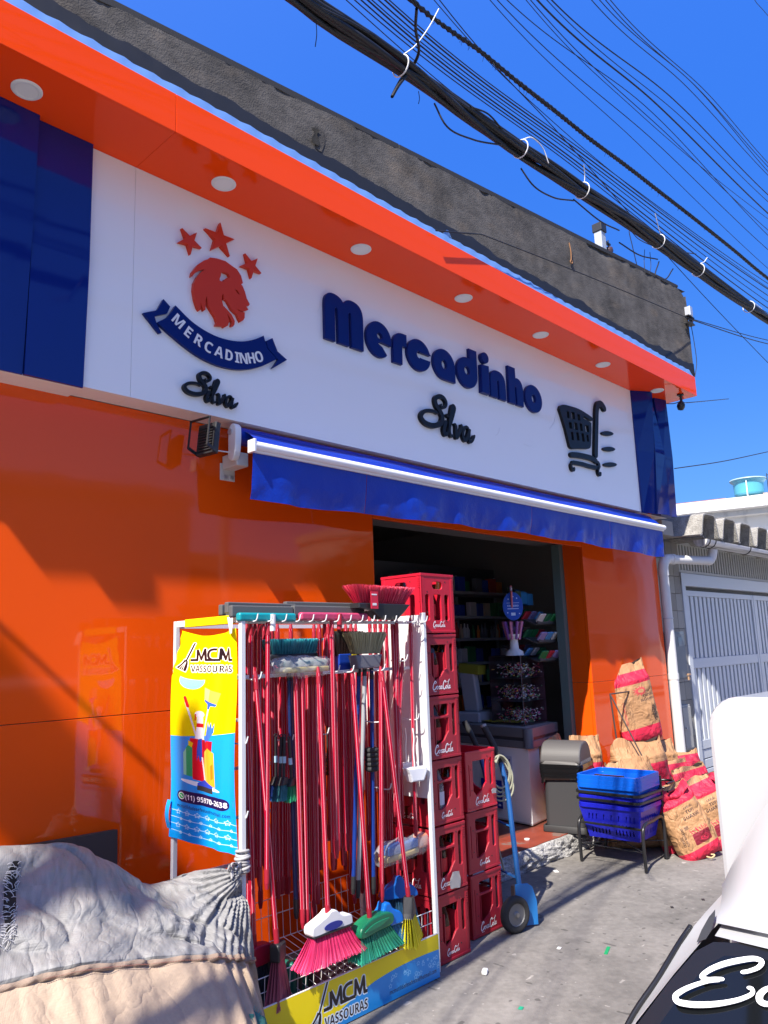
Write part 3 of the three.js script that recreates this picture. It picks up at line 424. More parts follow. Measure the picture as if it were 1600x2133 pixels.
  g.strokeStyle = '#dff3ff'; g.lineWidth = 5; for (let r = 0; r < 4; r++) { const y = 1795 + r * 62; g.beginPath(); g.moveTo(0, y - 12); g.quadraticCurveTo(w / 2, y + 12, w, y); g.stroke(); g.lineWidth = 4; for (let i = 0; i < 6; i++) hatStar(g, 80 + i * 92 + (r % 2) * 30, y - 2, r % 2 ? 13 : 24); g.lineWidth = 5; }
});
const panTex = ctex(1536, 280, (g, w, h) => {   // the board along the foot of the rack
  g.fillStyle = '#efd906'; g.fillRect(0, 0, w, h); g.fillStyle = '#1f8fdc'; g.beginPath(); g.moveTo(w * 0.28, h); g.quadraticCurveTo(w * 0.45, h * 0.62, w * 0.62, h * 0.42); g.quadraticCurveTo(w * 0.8, h * 0.28, w, h * 0.36); g.lineTo(w, h); g.fill();
  g.strokeStyle = '#8cc9f2'; g.lineWidth = 3; for (let i = 0; i < 30; i++) { const x = w * (0.68 + 0.32 * rnd()), y = h * (0.46 + 0.36 * rnd()); hatStar(g, x, y, i % 3 ? 14 : 8); }
  mcm(g, w * 0.375, 52, 98, '#d8e6f2', 0.14); g.fillStyle = '#101e3a'; g.font = 'bold 36px sans-serif'; g.fillText('mcmutilidadesefestas@hotmail.com', w * 0.70, h * 0.86, w * 0.28);
});
const rack = base('broom_rack', 'white metal display rack on the pavement hung full of red broom handles', 'display rack', null, [0, 0, 0]);
const rx0 = 2.085, rx1 = 3.315, rz0 = 0.25, rz1 = 0.80, rh = 1.835;
for (const [x, z] of [[rx0, rz1], [rx0, rz0], [rx1, rz1], [rx1, rz0]]) mesh('post', [bx(x - 0.0115, x + 0.0115, 0, rh + (x > 3 ? 0.025 : 0), z - 0.0115, z + 0.0115, 0.002)], mPowder, rack);
mesh('side_rail', [bx(rx0 - 0.012, rx0 + 0.012, rh - 0.03, rh, rz0 + 0.017, rz1 - 0.017, 0.002)], mPowder, rack); mesh('side_rail', [bx(rx0 - 0.012, rx0 + 0.012, 0.10, 0.13, rz0 + 0.017, rz1 - 0.017, 0.002)], mPowder, rack);
mesh('side_rail', [bx(rx1 - 0.012, rx1 + 0.012, 0.10, 0.13, rz0 + 0.017, rz1 - 0.017, 0.002)], mPowder, rack);
mesh('top_rail', [bx(rx0 + 0.017, rx1 - 0.017, 1.80, 1.815, 0.745, 0.757)], mPowder, rack); mesh('top_rail', [bx(rx0 + 0.017, rx1 - 0.017, 1.80, 1.82, rz0 - 0.008, rz0 + 0.012)], mPowder, rack); mesh('top_rail', [bx(rx0 + 0.017, rx1 - 0.017, 1.815, 1.828, 0.50, 0.512)], mPowder, rack);
for (const [y, z] of [[1.55, 0.70], [1.55, 0.36], [1.08, rz0], [0.62, rz0], [1.32, rz0], [0.84, rz0]]) mesh('cross_rail', [bx(rx0 + 0.017, rx1 - 0.017, y, y + 0.016, z - 0.006, z + 0.006)], mPowder, rack);
mesh('foot_rail', [bx(rx0 + 0.017, rx1 - 0.017, 0.03, 0.05, 0.80, 0.812)], mPowder, rack);
{ // right side board
  const s = shape([[rz0 + 0.017, 0.86], [rz1 - 0.017, 0.86], [rz1 - 0.017, 1.85], [rz0 + 0.017, 1.85]]);
  mesh('side_board', [T(ext(s, 0.004), 0, 0, 0, 0, -Math.PI / 2).translate(rx1 + 0.004, 0, 0)], mPowder, rack);
  const hk = []; for (let i = 0; i < 15; i++) { const x = rx0 + 0.05 + i * 0.083; hk.push(tube([[x, 1.81, 0.75], [x, 1.807, 0.80], [x + 0.004, 1.812, 0.835], [x + 0.006, 1.84, 0.845]], 0.0035, 5)); }
  hk.forEach((g) => mesh('hook', [g], mPowder, rack));
  for (const [x, y, z] of [[2.171, 1.559, 0.800], [2.746, 1.568, 0.800], [2.971, 1.567, 0.800], [2.685, 1.571, 0.760], [3.231, 1.823, 0.800], [3.148, 1.611, 0.800], [2.950, 1.304, 0.780], [2.658, 1.267, 0.700], [3.090, 0.943, 0.700], [2.416, 1.258, 0.720], [2.094, 1.284, 0.800], [2.093, 0.974, 0.800], [3.244, 1.292, 0.780]]) mesh('hook', [tube([[x, y - 0.008, z - 0.10], [x, y - 0.012, z - 0.02], [x + 0.003, y - 0.006, z + 0.012], [x + 0.006, y + 0.022, z + 0.022]], 0.0035, 5)], mPowder, rack);
  // wire basket at the foot
  const wr = []; for (let i = 0; i <= 26; i++) { const x = rx0 + 0.03 + i * 0.046; wr.push(cyl([x, 0.22, 0.28], [x, 0.12, 0.78], 0.002, 0.002, 4), cyl([x, 0.12, 0.78], [x, 0.30, 0.79], 0.002, 0.002, 4), cyl([x, 0.22, 0.28], [x, 0.42, 0.27], 0.002, 0.002, 4)); }
  for (const [y, z] of [[0.30, 0.79], [0.24, 0.787], [0.18, 0.783], [0.42, 0.27], [0.34, 0.272], [0.22, 0.28], [0.19, 0.42], [0.16, 0.58]]) wr.push(cyl([rx0 + 0.02, y, z], [rx1 - 0.02, y, z], 0.0025, 0.0025, 4)); tag(mesh('wire_basket', wr, mPowder, rack), null, null, null, 'stuff');
}
// printed board along the foot and banner on the side
{
  const t = 0.008, m = std([1, 1, 1], 0.35, { map: panTex });
  const b = base('foot_board', 'long yellow and blue printed board along the foot of the broom rack', 'sign board', null, [2.03, 0.005, 0.853], 0.0);
  const g = new THREE.BoxGeometry(1.235, 0.205, t); g.translate(0.6175, 0.1025, 0);
  mesh('board', [g], m, b); mesh('edge_strip', [bx(0, 1.235, 0.2055, 0.2085, -0.004, 0.004)], mWhite, b);
  const ban = base('banner', 'yellow and blue vinyl banner with torn top on the side of the rack', 'banner', null, [0, 0, 0]);
  const mB = std([1, 1, 1], 0.33, { map: banTex });
  const W = 0.545, H = 1.0, X = rx0 - 0.016;
  // the torn corner is really missing: edge of the cloth on the wall side moves in towards the top
  const left = (v) => { const t = 1 - v; return v > 0.78 ? 0.03 + 0.13 * Math.min(1, (v - 0.78) / 0.17) + 0.012 * Math.sin(v * 90) : v > 0.40 ? 0.03 * Math.max(0, (v - 0.40) / 0.38) : 0; };
  mesh('cloth', [sheet(44, 80, (u, v) => {
    const l = left(v), s = l + (1 - l) * u, z = rz0 - 0.012 + W * s, y = 0.815 + 0.008 * (1 - s) + H * 0.965 * v - (v > 0.93 ? 0.03 * Math.sin(Math.PI * u) * (v - 0.93) / 0.07 : 0);
    const fold = 0.007 * Math.sin(s * 14 + v * 3) * (0.35 + 0.65 * s) + 0.006 * Math.sin(s * 31 - v * 5) * s * s + 0.008 * Math.sin(v * 7 + s * 2);
    return [X - 0.006 + fold * 0.9, y, z];
  }, (u, v) => { const l = left(v); return [l + (1 - l) * u, v * 0.985]; })], mB, ban);
  mesh('wrap_strip', [bx(rx0 - 0.018, rx0 + 0.016, rh - 0.034, rh + 0.004, rz0 + 0.10, rz1 - 0.07, 0.003)], std([0.85, 0.70, 0.005], 0.35), ban);
  mesh('curled_flap', [sheet(4, 4, (u, v) => [X - 0.015 - 0.02 * u * v, rh - 0.005 - 0.075 * v, rz1 - 0.07 + 0.045 * u + 0.02 * v])], mWhite, ban);
  mesh('torn_tape', [sheet(3, 12, (u, v) => [X + 0.004 + 0.006 * Math.sin(v * 9), 1.08 + 0.52 * v, rz0 - 0.016 + (0.022 * (1 - v * 0.7)) * u])], mWhite, ban);
  mesh('torn_tape', [sheet(3, 8, (u, v) => [X - 0.004 - 0.014 * Math.sin(v * 3.1), 0.86 + 0.13 * v, rz0 - 0.03 + 0.035 * u])], std([0.01, 0.32, 0.80], 0.4), ban);
}

// ---------------------------------------------------------------- handles, brooms and brushes
const poleTex = (bg, line) => ctex(128, 8, (g, w, h) => { g.fillStyle = bg; g.fillRect(0, 0, w, h); g.fillStyle = line; for (let i = 0; i < 5; i++) g.fillRect(i * w / 5 + 6, 0, 3, h); });
const mPole = std([1, 1, 1], 0.16, { map: poleTex('#a80f2e', '#e6bcc4') }), mCap = std([0.33, 0.010, 0.028], 0.5), mCapHole = std([0.03, 0.005, 0.008], 0.8), mPoleBlue = std([0.008, 0.035, 0.22], 0.25), mPoleNavy = std([0.008, 0.02, 0.085], 0.25), mPoleGrey = std([0.33, 0.34, 0.35], 0.3);
function pole(parent, a, b, m = mPole, r = 0.0112, capAt = 'both') {   // tube with threaded plastic ends
  a = pv(a); b = pv(b); const d = b.clone().sub(a).normalize();
  mesh('tube', [cyl(a, b, r, r, 14)], m, parent);
  const cap = m === mPole ? mCap : mDark;
  mesh('end_cap', [cyl(a.clone().addScaledVector(d, -0.004), a.clone().addScaledVector(d, 0.05), r * 0.95, r * 1.12, 12), cyl(a.clone().addScaledVector(d, -0.03), a.clone().addScaledVector(d, -0.004), r * 0.55, r * 0.95, 10)], cap, parent);
  mesh('end_cap', [cyl(b.clone().addScaledVector(d, -0.055), b.clone().addScaledVector(d, 0.004), r * 1.14, r * 1.1, 12), cyl(b.clone().addScaledVector(d, 0.004), b.clone().addScaledVector(d, 0.028), r * 1.05, r * 0.75, 10)], cap, parent);
}
const hands = [   // [top, foot, material]: loose handles hanging in the rack
  [[2.230, 1.796, 0.800], [2.206, 0.683, 0.810], mPole, 'red handle in front with a pale sticker, hanging under the teal squeegee'],
  [[2.626, 1.796, 0.800], [2.625, 0.724, 0.800], mPole, 'red handle hanging straight down under the pink squeegee'],
  [[2.423, 1.536, 0.760], [2.438, 0.458, 0.770], mPole, 'red handle left of a close pair beside the navy handle'], [[2.462, 1.546, 0.760], [2.463, 0.452, 0.770], mPole, 'sunlit red handle right of a close pair beside the navy handle'],
  [[2.413, 1.582, 0.720], [2.424, 0.497, 0.740], mPoleNavy, 'navy blue handle with black grip below the bagged pad'],
  [[2.907, 1.580, 0.740], [2.815, 0.494, 0.740], mPoleGrey, 'grey metal handle below the straw broom'], [[2.903, 1.580, 0.700], [2.821, 0.503, 0.700], mPoleBlue, 'bright blue handle just behind the grey one'], [[2.976, 1.560, 0.720], [2.941, 0.480, 0.720], mPoleBlue, 'blue handle passing the black bottle brush'],
  [[3.254, 1.804, 0.760], [3.230, 0.709, 0.760], mPole, 'red handle hung alone before the white side board'], [[3.174, 1.585, 0.760], [3.114, 0.821, 0.720], mPole, 'short slanted red handle crossing the side board'], [[3.128, 1.821, 0.740], [3.130, 0.558, 0.740], mPole, 'sunlit red handle hung at the corner beside the side board'], [[3.204, 1.802, 0.700], [3.195, 0.805, 0.700], mPole, 'red handle close behind the sunlit corner handle'],
];
hands.forEach(([a, b, m, lab]) => { const o = base('broomstick', lab, 'broomstick'); pole(o, a, b, m); });
{ // the crowd of shaded red handles behind: nothing tells these apart
  const pts = [[[2.241, 1.782, 0.620], [2.228, 0.747, 0.631]], [[2.205, 1.801, 0.700], [2.193, 0.666, 0.712]], [[2.341, 1.785, 0.550], [2.340, 0.659, 0.551]], [[2.288, 1.791, 0.660], [2.266, 0.660, 0.677]], [[2.431, 1.787, 0.500], [2.422, 0.689, 0.505]], [[2.533, 1.568, 0.460], [2.533, 0.507, 0.469]], [[2.634, 1.564, 0.400], [2.630, 0.497, 0.410]], [[2.421, 1.783, 0.580], [2.419, 0.637, 0.583]], [[2.650, 1.550, 0.600], [2.634, 0.422, 0.617]], [[2.627, 1.551, 0.660], [2.611, 0.503, 0.675]], [[2.749, 1.546, 0.460], [2.747, 0.479, 0.461]], [[2.708, 1.802, 0.680], [2.697, 0.639, 0.692]], [[2.839, 1.780, 0.620], [2.829, 0.624, 0.621]], [[2.815, 1.555, 0.660], [2.810, 0.704, 0.669]], [[2.973, 1.549, 0.520], [2.956, 0.445, 0.538]], [[2.942, 1.563, 0.580], [2.924, 0.417, 0.598]], [[3.171, 1.838, 0.520], [3.145, 0.573, 0.536]], [[3.174, 1.836, 0.560], [3.145, 0.531, 0.579]], [[3.176, 1.834, 0.600], [3.174, 0.553, 0.602]], [[3.182, 1.832, 0.640], [3.160, 0.514, 0.644]], [[3.079, 1.556, 0.660], [3.075, 0.630, 0.669]], [[2.630, 1.777, 0.700], [2.627, 1.515, 0.706]], [[2.702, 1.791, 0.660], [2.693, 1.322, 0.668]], [[2.221, 1.361, 0.660], [2.210, 0.418, 0.672]], [[2.711, 1.309, 0.340], [2.696, 0.589, 0.358]], [[2.727, 1.510, 0.700], [2.711, 0.729, 0.719]], [[2.396, 1.574, 0.380], [2.387, 0.659, 0.400]], [[2.478, 1.571, 0.300], [2.477, 0.446, 0.303]], [[2.521, 1.570, 0.300], [2.512, 0.758, 0.319]], [[2.518, 1.794, 0.340], [2.514, 0.446, 0.351]], [[2.490, 1.570, 0.420], [2.489, 0.641, 0.424]], [[2.596, 1.566, 0.300], [2.592, 0.743, 0.311]], [[2.548, 1.790, 0.420], [2.541, 0.766, 0.421]], [[2.645, 1.793, 0.340], [2.634, 0.602, 0.360]], [[2.605, 1.565, 0.420], [2.583, 0.512, 0.436]], [[2.641, 1.564, 0.420], [2.634, 0.498, 0.423]], [[2.738, 1.793, 0.340], [2.719, 0.725, 0.355]], [[2.801, 1.558, 0.300], [2.804, 0.368, 0.301]], [[2.785, 1.558, 0.340], [2.784, 0.712, 0.341]], [[2.870, 1.555, 0.300], [2.866, 0.547, 0.307]], [[2.867, 1.555, 0.340], [2.856, 0.701, 0.360]], [[2.905, 1.792, 0.340], [2.884, 0.696, 0.360]], [[2.815, 1.556, 0.470], [2.806, 0.584, 0.472]], [[2.889, 1.553, 0.420], [2.888, 0.703, 0.421]], [[2.999, 1.549, 0.340], [2.982, 0.677, 0.348]], [[2.912, 1.787, 0.470], [2.906, 0.564, 0.473]], [[2.951, 1.550, 0.470], [2.922, 0.706, 0.487]], [[3.036, 1.547, 0.420], [3.010, 0.537, 0.439]], [[3.186, 1.793, 0.300], [3.181, 0.356, 0.308]], [[3.069, 1.786, 0.470], [3.052, 0.681, 0.480]], [[3.269, 1.793, 0.300], [3.253, 0.341, 0.312]], [[3.171, 1.541, 0.420], [3.156, 0.656, 0.432]], [[3.157, 1.542, 0.470], [3.152, 0.663, 0.480]], [[3.324, 1.536, 0.340], [3.301, 0.261, 0.354]], [[3.396, 1.533, 0.300], [3.376, 0.312, 0.306]], [[3.433, 1.531, 0.300], [3.426, 0.224, 0.310]]];
  pts.forEach(([a, b], i) => { const o = base('broomstick', 'shaded dark red broom handle crowded deep inside the white rack', 'broomstick', 'dark red handles deep inside the rack'); pole(o, a, b); });
}
// bristles: many thin flared fibres
function bristles(parent, p, wTop, wBot, dTop, dBot, h, rgb, o = {}) {   // hangs from p along -y (or up when h < 0), width along x
  const pos = [], col = [], n = o.n || 26, rows = o.rows || 4, per = Math.round((o.per || 5) * 1.8), r = (o.r || 0.0016) * 0.72, sk = o.skew || 0, tip = o.tip || 1.35;
  for (let j = 0; j < rows; j++) for (let i = 0; i < n; i++) for (let k = 0; k < per; k++) {
    const u = (i + 0.5) / n - 0.5, v = rows > 1 ? j / (rows - 1) - 0.5 : 0, ju = rr(-0.5, 0.5) * 0.012, jv = rr(-0.5, 0.5) * 0.012;
    const a = V(u * wTop + rr(-0.002, 0.002), 0, v * dTop), b = V(u * wBot + ju + sk, -h * rr(0.93, 1.03) * (1 - 0.10 * Math.abs(u) * (o.round || 0)), v * dBot + jv), q = rr(0.72, 1.12), tp = q * tip;
    const md = a.clone().lerp(b, 0.55); md.x += (b.x - a.x) * -0.06 + ju * 0.3;
    for (const [s, e, c0, c1] of [[a, md, q * 0.8, q], [md, b, q, tp]]) for (let f = 0; f < 3; f++) {
      const A = f * 2.094 + i, B = A + 2.094, P = (s0, an, rad) => [s0.x + Math.cos(an) * rad, s0.y, s0.z + Math.sin(an) * rad], r2 = e === b ? r * 1.25 : r;
      const v0 = P(s, A, r), v1 = P(s, B, r), v2 = P(e, B, r2), v3 = P(e, A, r2);
      pos.push(...v0, ...v1, ...v2, ...v0, ...v2, ...v3); const ct = [c0, c0, c1, c0, c1, c1]; for (const c of ct) col.push(rgb[0] * c, rgb[1] * c + (c > 1.15 ? (c - 1.15) * 0.25 : 0), rgb[2] * c + (c > 1.15 ? (c - 1.15) * 0.25 : 0));
    }
  }
  const g = new THREE.BufferGeometry(); g.setAttribute('position', new THREE.Float32BufferAttribute(pos, 3)); g.setAttribute('color', new THREE.Float32BufferAttribute(col, 3)); g.computeVertexNormals();
  const m = new THREE.Mesh(g, std([1, 1, 1], 0.45, { vertexColors: true })); m.name = 'bristles'; m.position.set(...p); m.castShadow = m.receiveShadow = true; parent.add(m); m.userData.kind = 'stuff'; return m;
}
const colr = (r, o = {}) => std(r, 0.35, o);
function hung(name, label, cat, at, turn, fn) { const o = base(name, label, cat, null, at, turn); fn(o); return o; }
const inv = (o, w) => { const v = pv(w).sub(o.position); v.applyAxisAngle(V(0, 1, 0), -o.rotation.y); return v; };
// pink push broom: white block
hung('broom', 'pink bristled broom with white block hung lowest in front of the rack', 'broom', [2.517, 0.446, 0.860], 0, (o) => {
  pole(o, inv(o, [2.532, 1.561, 0.800]), [-0.012, 0.03, 0.006]);
  const b = ext(shape(smooth([[-0.118, -0.02], [-0.12, 0.015], [-0.085, 0.03], [-0.03, 0.05], [-0.012, 0.062], [0.02, 0.06], [0.06, 0.03], [0.115, 0.018], [0.122, -0.005], [0.118, -0.022], [0, -0.02]], 50)), 0.05, 0.006); mesh('block', [T(b, 0, 0, -0.028)], mWhite, o);
  mesh('badge', [T(ext(shape(ell(0, 0, 0.055, 0.017)), 0.002), 0, 0.0, 0.0295)], colr([0.02, 0.03, 0.25]), o); mesh('socket', [cyl([-0.012, 0.005, 0.012], [-0.012, 0.07, 0.005], 0.015, 0.0135, 14)], mCap, o);
  mesh('lower_trim', [bx(-0.115, 0.118, -0.03, -0.019, -0.03, 0.03, 0.004)], mDark, o);
  bristles(o, [0, -0.028, 0], 0.215, 0.385, 0.035, 0.085, 0.122, [0.80, 0.035, 0.16], { n: 30, rows: 5, per: 6, tip: 1.5 });
});
hung('broom', 'green broom with green plastic block hung right of the pink one', 'broom', [2.791, 0.377, 0.860], 0.12, (o) => {
  pole(o, inv(o, [2.759, 1.544, 0.800]), [-0.03, 0.025, 0.008]);
  const b = ext(shape(smooth([[-0.125, -0.025], [-0.12, 0.01], [-0.06, 0.035], [0.02, 0.042], [0.10, 0.032], [0.13, 0.01], [0.125, -0.02], [0, -0.028]], 50)), 0.055, 0.008); mesh('block', [T(b, 0, 0, -0.03)], colr([0.008, 0.19, 0.085]), o);
  mesh('block_rib', [T(ext(shape(smooth([[-0.10, -0.006], [-0.03, 0.014], [0.09, 0.010], [0.02, -0.008]], 30)), 0.006, 0.002), 0, 0, 0.028)], colr([0.012, 0.24, 0.11]), o);
  bristles(o, [0, -0.03, 0], 0.23, 0.34, 0.04, 0.08, 0.105, [0.035, 0.32, 0.19], { n: 30, rows: 5, per: 5, tip: 1.55, skew: 0.03 });
});
hung('broom', 'bright blue fan shaped broom behind the green one', 'broom', [2.890, 0.455, 0.830], -0.1, (o) => {
  pole(o, inv(o, [2.973, 1.547, 0.790]), [0, 0.02, 0]);
  const b = ext(shape(smooth([[-0.012, 0.02], [-0.03, -0.02], [-0.085, -0.06], [-0.10, -0.10], [-0.095, -0.125], [0, -0.13], [0.095, -0.125], [0.10, -0.10], [0.085, -0.06], [0.035, -0.02], [0.014, 0.02]], 60)), 0.045, 0.01); b.scale(1, 0.72, 1); mesh('hood', [T(b, 0.01, -0.025, -0.022)], colr([0.004, 0.16, 0.62]), o);
  bristles(o, [0.02, -0.115, 0], 0.17, 0.25, 0.03, 0.06, 0.105, [0.06, 0.27, 0.52], { n: 24, rows: 4, per: 5, tip: 1.4, skew: 0.03 });
});
hung('broom', 'second blue fan broom half hidden further back by the right post', 'broom', [3.182, 0.483, 0.660], -0.5, (o) => {
  const b = ext(shape(smooth([[-0.012, 0.02], [-0.03, -0.02], [-0.085, -0.06], [-0.10, -0.12], [0, -0.13], [0.10, -0.12], [0.085, -0.06], [0.035, -0.02], [0.014, 0.02]], 60)), 0.045, 0.01); b.scale(1, 0.72, 1); mesh('hood', [T(b, 0.0, -0.02, -0.022)], colr([0.004, 0.12, 0.50]), o);
  bristles(o, [0, -0.115, 0], 0.17, 0.22, 0.03, 0.05, 0.14, [0.03, 0.10, 0.19], { n: 20, rows: 3, per: 5 }); pole(o, [0.02, 0.5, 0.0], [0, 0.02, 0]);
});
hung('broom', 'angled yellow broom with black neck at the right front post', 'broom', [3.049, 0.401, 0.860], 0.55, (o) => {
  pole(o, inv(o, [2.976, 1.522, 0.800]), [0, 0.03, 0]);
  mesh('neck', [T(ext(shape([[-0.018, 0.04], [0.02, 0.04], [0.045, -0.03], [0.05, -0.055], [-0.05, -0.055], [-0.04, -0.03]]), 0.04, 0.006), 0, 0, -0.02)], mDark, o);
  bristles(o, [0.0, -0.05, 0], 0.10, 0.20, 0.04, 0.075, 0.135, [0.80, 0.70, 0.012], { n: 20, rows: 5, per: 6, skew: 0.035, tip: 1.15 });
});
// upturned pink broom on the top rail
hung('broom', 'large pink broom standing bristles up on top of the rack', 'broom', [2.975, 1.878, 0.800], 0.06, (o) => {
  const b = ext(shape([[-0.20, 0.025], [-0.20, 0.0], [-0.10, -0.015], [-0.03, -0.055], [0.10, -0.06], [0.16, -0.02], [0.215, 0.025]]), 0.06, 0.006); mesh('block', [T(b, 0, 0, -0.03)], std([0.022, 0.022, 0.024], 0.3), o);
  pole(o, inv(o, [3.140, 1.799, 0.760]), inv(o, [3.143, 0.671, 0.720]));
  bristles(o, [0, 0.022, 0], 0.36, 0.48, 0.04, 0.09, -0.095, [0.66, 0.016, 0.06], { n: 44, rows: 5, per: 6, tip: 1.5 });
  mesh('price_tag', [T(bx(-0.028, 0.028, -0.05, 0.04, 0, 0.003), -0.10, 0.045, 0.048)], std([0.65, 0.02, 0.05], 0.4), o); mesh('tag_print', [bx(-0.122, -0.082, 0.065, 0.072, 0.0512, 0.052), bx(-0.116, -0.086, 0.012, 0.024, 0.0512, 0.052)], mWhite, o);
});
// squeegees lying across the top
function squeegee(label, at, L, rgb, turn, y2) {
  return hung('squeegee', label, 'squeegee', at, turn, (o) => {
    mesh('blade_holder', [bx(-L / 2, L / 2, -0.022, 0.018, -0.018, 0.018, 0.012)], rgb, o); mesh('rubber_blade', [bx(-L / 2 - 0.015, L / 2 + 0.01, 0.0, 0.052, -0.05, -0.02, 0.006)], std([0.09, 0.092, 0.095], 0.7), o);
    mesh('socket', [cyl([0.02, -0.065, 0.015], [0.02, 0.012, 0.02], 0.0135, 0.013, 12)], y2 || mAlu, o);
  });
}
squeegee('teal squeegee lying along the top of the rack', [2.225, 1.829, 0.800], 0.33, colr([0.006, 0.26, 0.30]), 0.0);
squeegee('pink squeegee lying along the top of the rack', [2.644, 1.835, 0.800], 0.45, colr([0.46, 0.05, 0.12]), 0.0, mCap);
squeegee('grey squeegee lying behind the teal one on the rack', [2.301, 1.851, 0.700], 0.40, std([0.09, 0.09, 0.095], 0.6), 0.05, mDark);
squeegee('long grey squeegee lying behind the pink one on the rack', [2.733, 1.864, 0.680], 0.52, std([0.09, 0.09, 0.095], 0.6), -0.03, mDark);
squeegee('grey squeegee sticking out past the left end of the rack top', [2.239, 1.847, 0.600], 0.20, std([0.085, 0.085, 0.09], 0.6), 0.05, mDark);
// teal brush heads, bagged pad, straw broom
hung('broom', 'teal broom head upturned above the bagged floor pad', 'broom', [2.474, 1.634, 0.660], 0, (o) => { mesh('block', [bx(-0.15, 0.17, -0.03, 0.025, -0.03, 0.03, 0.012)], mDark, o); bristles(o, [0.01, 0.02, 0], 0.28, 0.34, 0.05, 0.09, -0.075, [0.03, 0.24, 0.29], { n: 34, rows: 5, per: 5, tip: 1.6 }); pole(o, [0.0, -0.04, 0], [0.01, -1.0, 0.01], mPoleNavy); });
hung('mop_pad', 'green and yellow floor pad wrapped in clear plastic film', 'mop pad', [2.473, 1.603, 0.745], 0.05, (o) => {
  mesh('pad', [bx(-0.14, 0.15, -0.008, 0.024, -0.03, 0.03, 0.01)], colr([0.02, 0.10, 0.08]), o); mesh('foam', [bx(-0.145, 0.16, -0.036, -0.009, -0.034, 0.034, 0.01)], std([0.42, 0.36, 0.12], 0.8), o);
  mesh('plastic_wrap', [sheet(30, 22, (u, v) => { const a = v * Math.PI * 2, s = 2 * u - 1, e = 1 - 0.45 * Math.pow(Math.abs(s), 6), n = 0.012 * (fbm(u, v, 9, 3, 201) - 0.5); return [s * 0.20, -0.008 + (0.05 * e + n * 2) * Math.sin(a), (0.046 * e + n) * Math.cos(a) + n]; })], M([0.85, 0.86, 0.88], 0.22, { transparent: true, opacity: 0.28, side: THREE.DoubleSide, specularIntensity: 1 }), o);
});
hung('broom', 'straw broom with grey ferrule standing bristles up in the rack', 'broom', [2.910, 1.604, 0.745], 0.0, (o) => {
  mesh('ferrule', [T(ext(shape([[-0.08, -0.035], [0.07, -0.035], [0.095, 0.035], [-0.10, 0.035]]), 0.05, 0.006), 0, 0, -0.025)], std([0.13, 0.13, 0.15], 0.5), o);
  bristles(o, [0, 0.04, 0], 0.18, 0.27, 0.035, 0.06, -0.11, [0.36, 0.32, 0.17], { n: 34, rows: 5, per: 4, r: 0.002, tip: 1.25 });
});
hung('broom', 'dark broom with blue and yellow block left of the straw broom', 'broom', [2.852, 1.608, 0.660], 0.0, (o) => {
  mesh('block', [bx(-0.07, 0.02, -0.045, 0.04, -0.02, 0.02, 0.006)], colr([0.01, 0.05, 0.35]), o); mesh('band', [bx(0.021, 0.06, -0.045, 0.04, -0.021, 0.021, 0.006)], colr([0.5, 0.4, 0.02]), o);
  bristles(o, [0, 0.03, 0], 0.16, 0.22, 0.03, 0.05, -0.125, [0.035, 0.018, 0.016], { n: 26, rows: 4, per: 5 });
});
// hand brushes
const hb = ['hand brush with dark blue bristles, first in the row on the rack hook', 'hand brush with slate teal bristles in the row on the rack hook', 'black hand brush with teal bristles in the row on the rack hook', 'black hand brush with bright green bristles, last in the row'];
[[[2.346, 1.275, 0.700], [0.01, 0.03, 0.16]], [[2.364, 1.272, 0.720], [0.03, 0.12, 0.17]], [[2.366, 1.273, 0.740], [0.04, 0.17, 0.2]], [[2.386, 1.263, 0.750], [0.02, 0.26, 0.10]]].forEach(([p, c], i) => hung('hand_brush', hb[i], 'hand brush', p, 0.1 * i, (o) => {
  const sl = [0, -0.01, -0.005, 0.016][i]; mesh('handle', [tube([[0, 0, 0], [sl * 0.5, -0.12, 0], [sl, -0.22, 0], [sl * 1.2, -0.29, 0]], 0.0085, 8), T(new THREE.TorusGeometry(0.01, 0.004, 6, 12), 0, 0.01, 0)], mDark, o);
  mesh('label', [cyl([sl * 0.5, -0.13, 0], [sl * 0.75, -0.175, 0], 0.0105, 0.0105, 10)], std([0.35, 0.55, 0.65], 0.4), o);
  mesh('head', [T(ext(shape([[-0.014, 0.03], [0.014, 0.03], [0.036, -0.02], [-0.036, -0.02]]), 0.022, 0.004), sl * 1.2, -0.30, -0.011)], mDark, o); bristles(o, [sl * 1.25, -0.315, 0], 0.064, 0.10, 0.015, 0.03, 0.11, c, { n: 12, rows: 3, per: 4, r: 0.0015 }); o.scale.set(0.9, 0.66, 0.9);
}));
hung('bottle_brush', 'fat black bottle brush on the blue handle', 'brush', [2.941, 1.105, 0.735], 0, (o) => { const g = []; for (let i = 0; i < 5; i++) g.push(T(new THREE.TorusGeometry(0.024, 0.014, 8, 18), 0, -0.045 + i * 0.023, 0, Math.PI / 2)); mesh('tufts', g, mRubber, o).userData.kind = 'stuff'; });
for (const [p, lab] of [[[2.856, 1.070, 0.360], 'round black toilet brush hanging deep in the rack behind the red handles'], [[2.970, 1.044, 0.360], 'second round black brush deep in the rack, right of the other']]) hung('toilet_brush', lab, 'brush', p, 0, (o) => { const g = []; for (let i = 0; i < 160; i++) { const a = rr(0, 6.28), h = rr(-0.05, 0.05), r = 0.045 * Math.sqrt(1 - (h / 0.06) ** 2); g.push(cyl([0, h, 0], [r * Math.cos(a), h + rr(-0.01, 0.01), r * Math.sin(a)], 0.0016, 0.001, 3)); } tag(mesh('bristles', g, mRubber, o), null, null, null, 'stuff'); mesh('stem', [cyl([0, -0.02, 0], [0, 0.22, 0], 0.006)], mDark, o); });
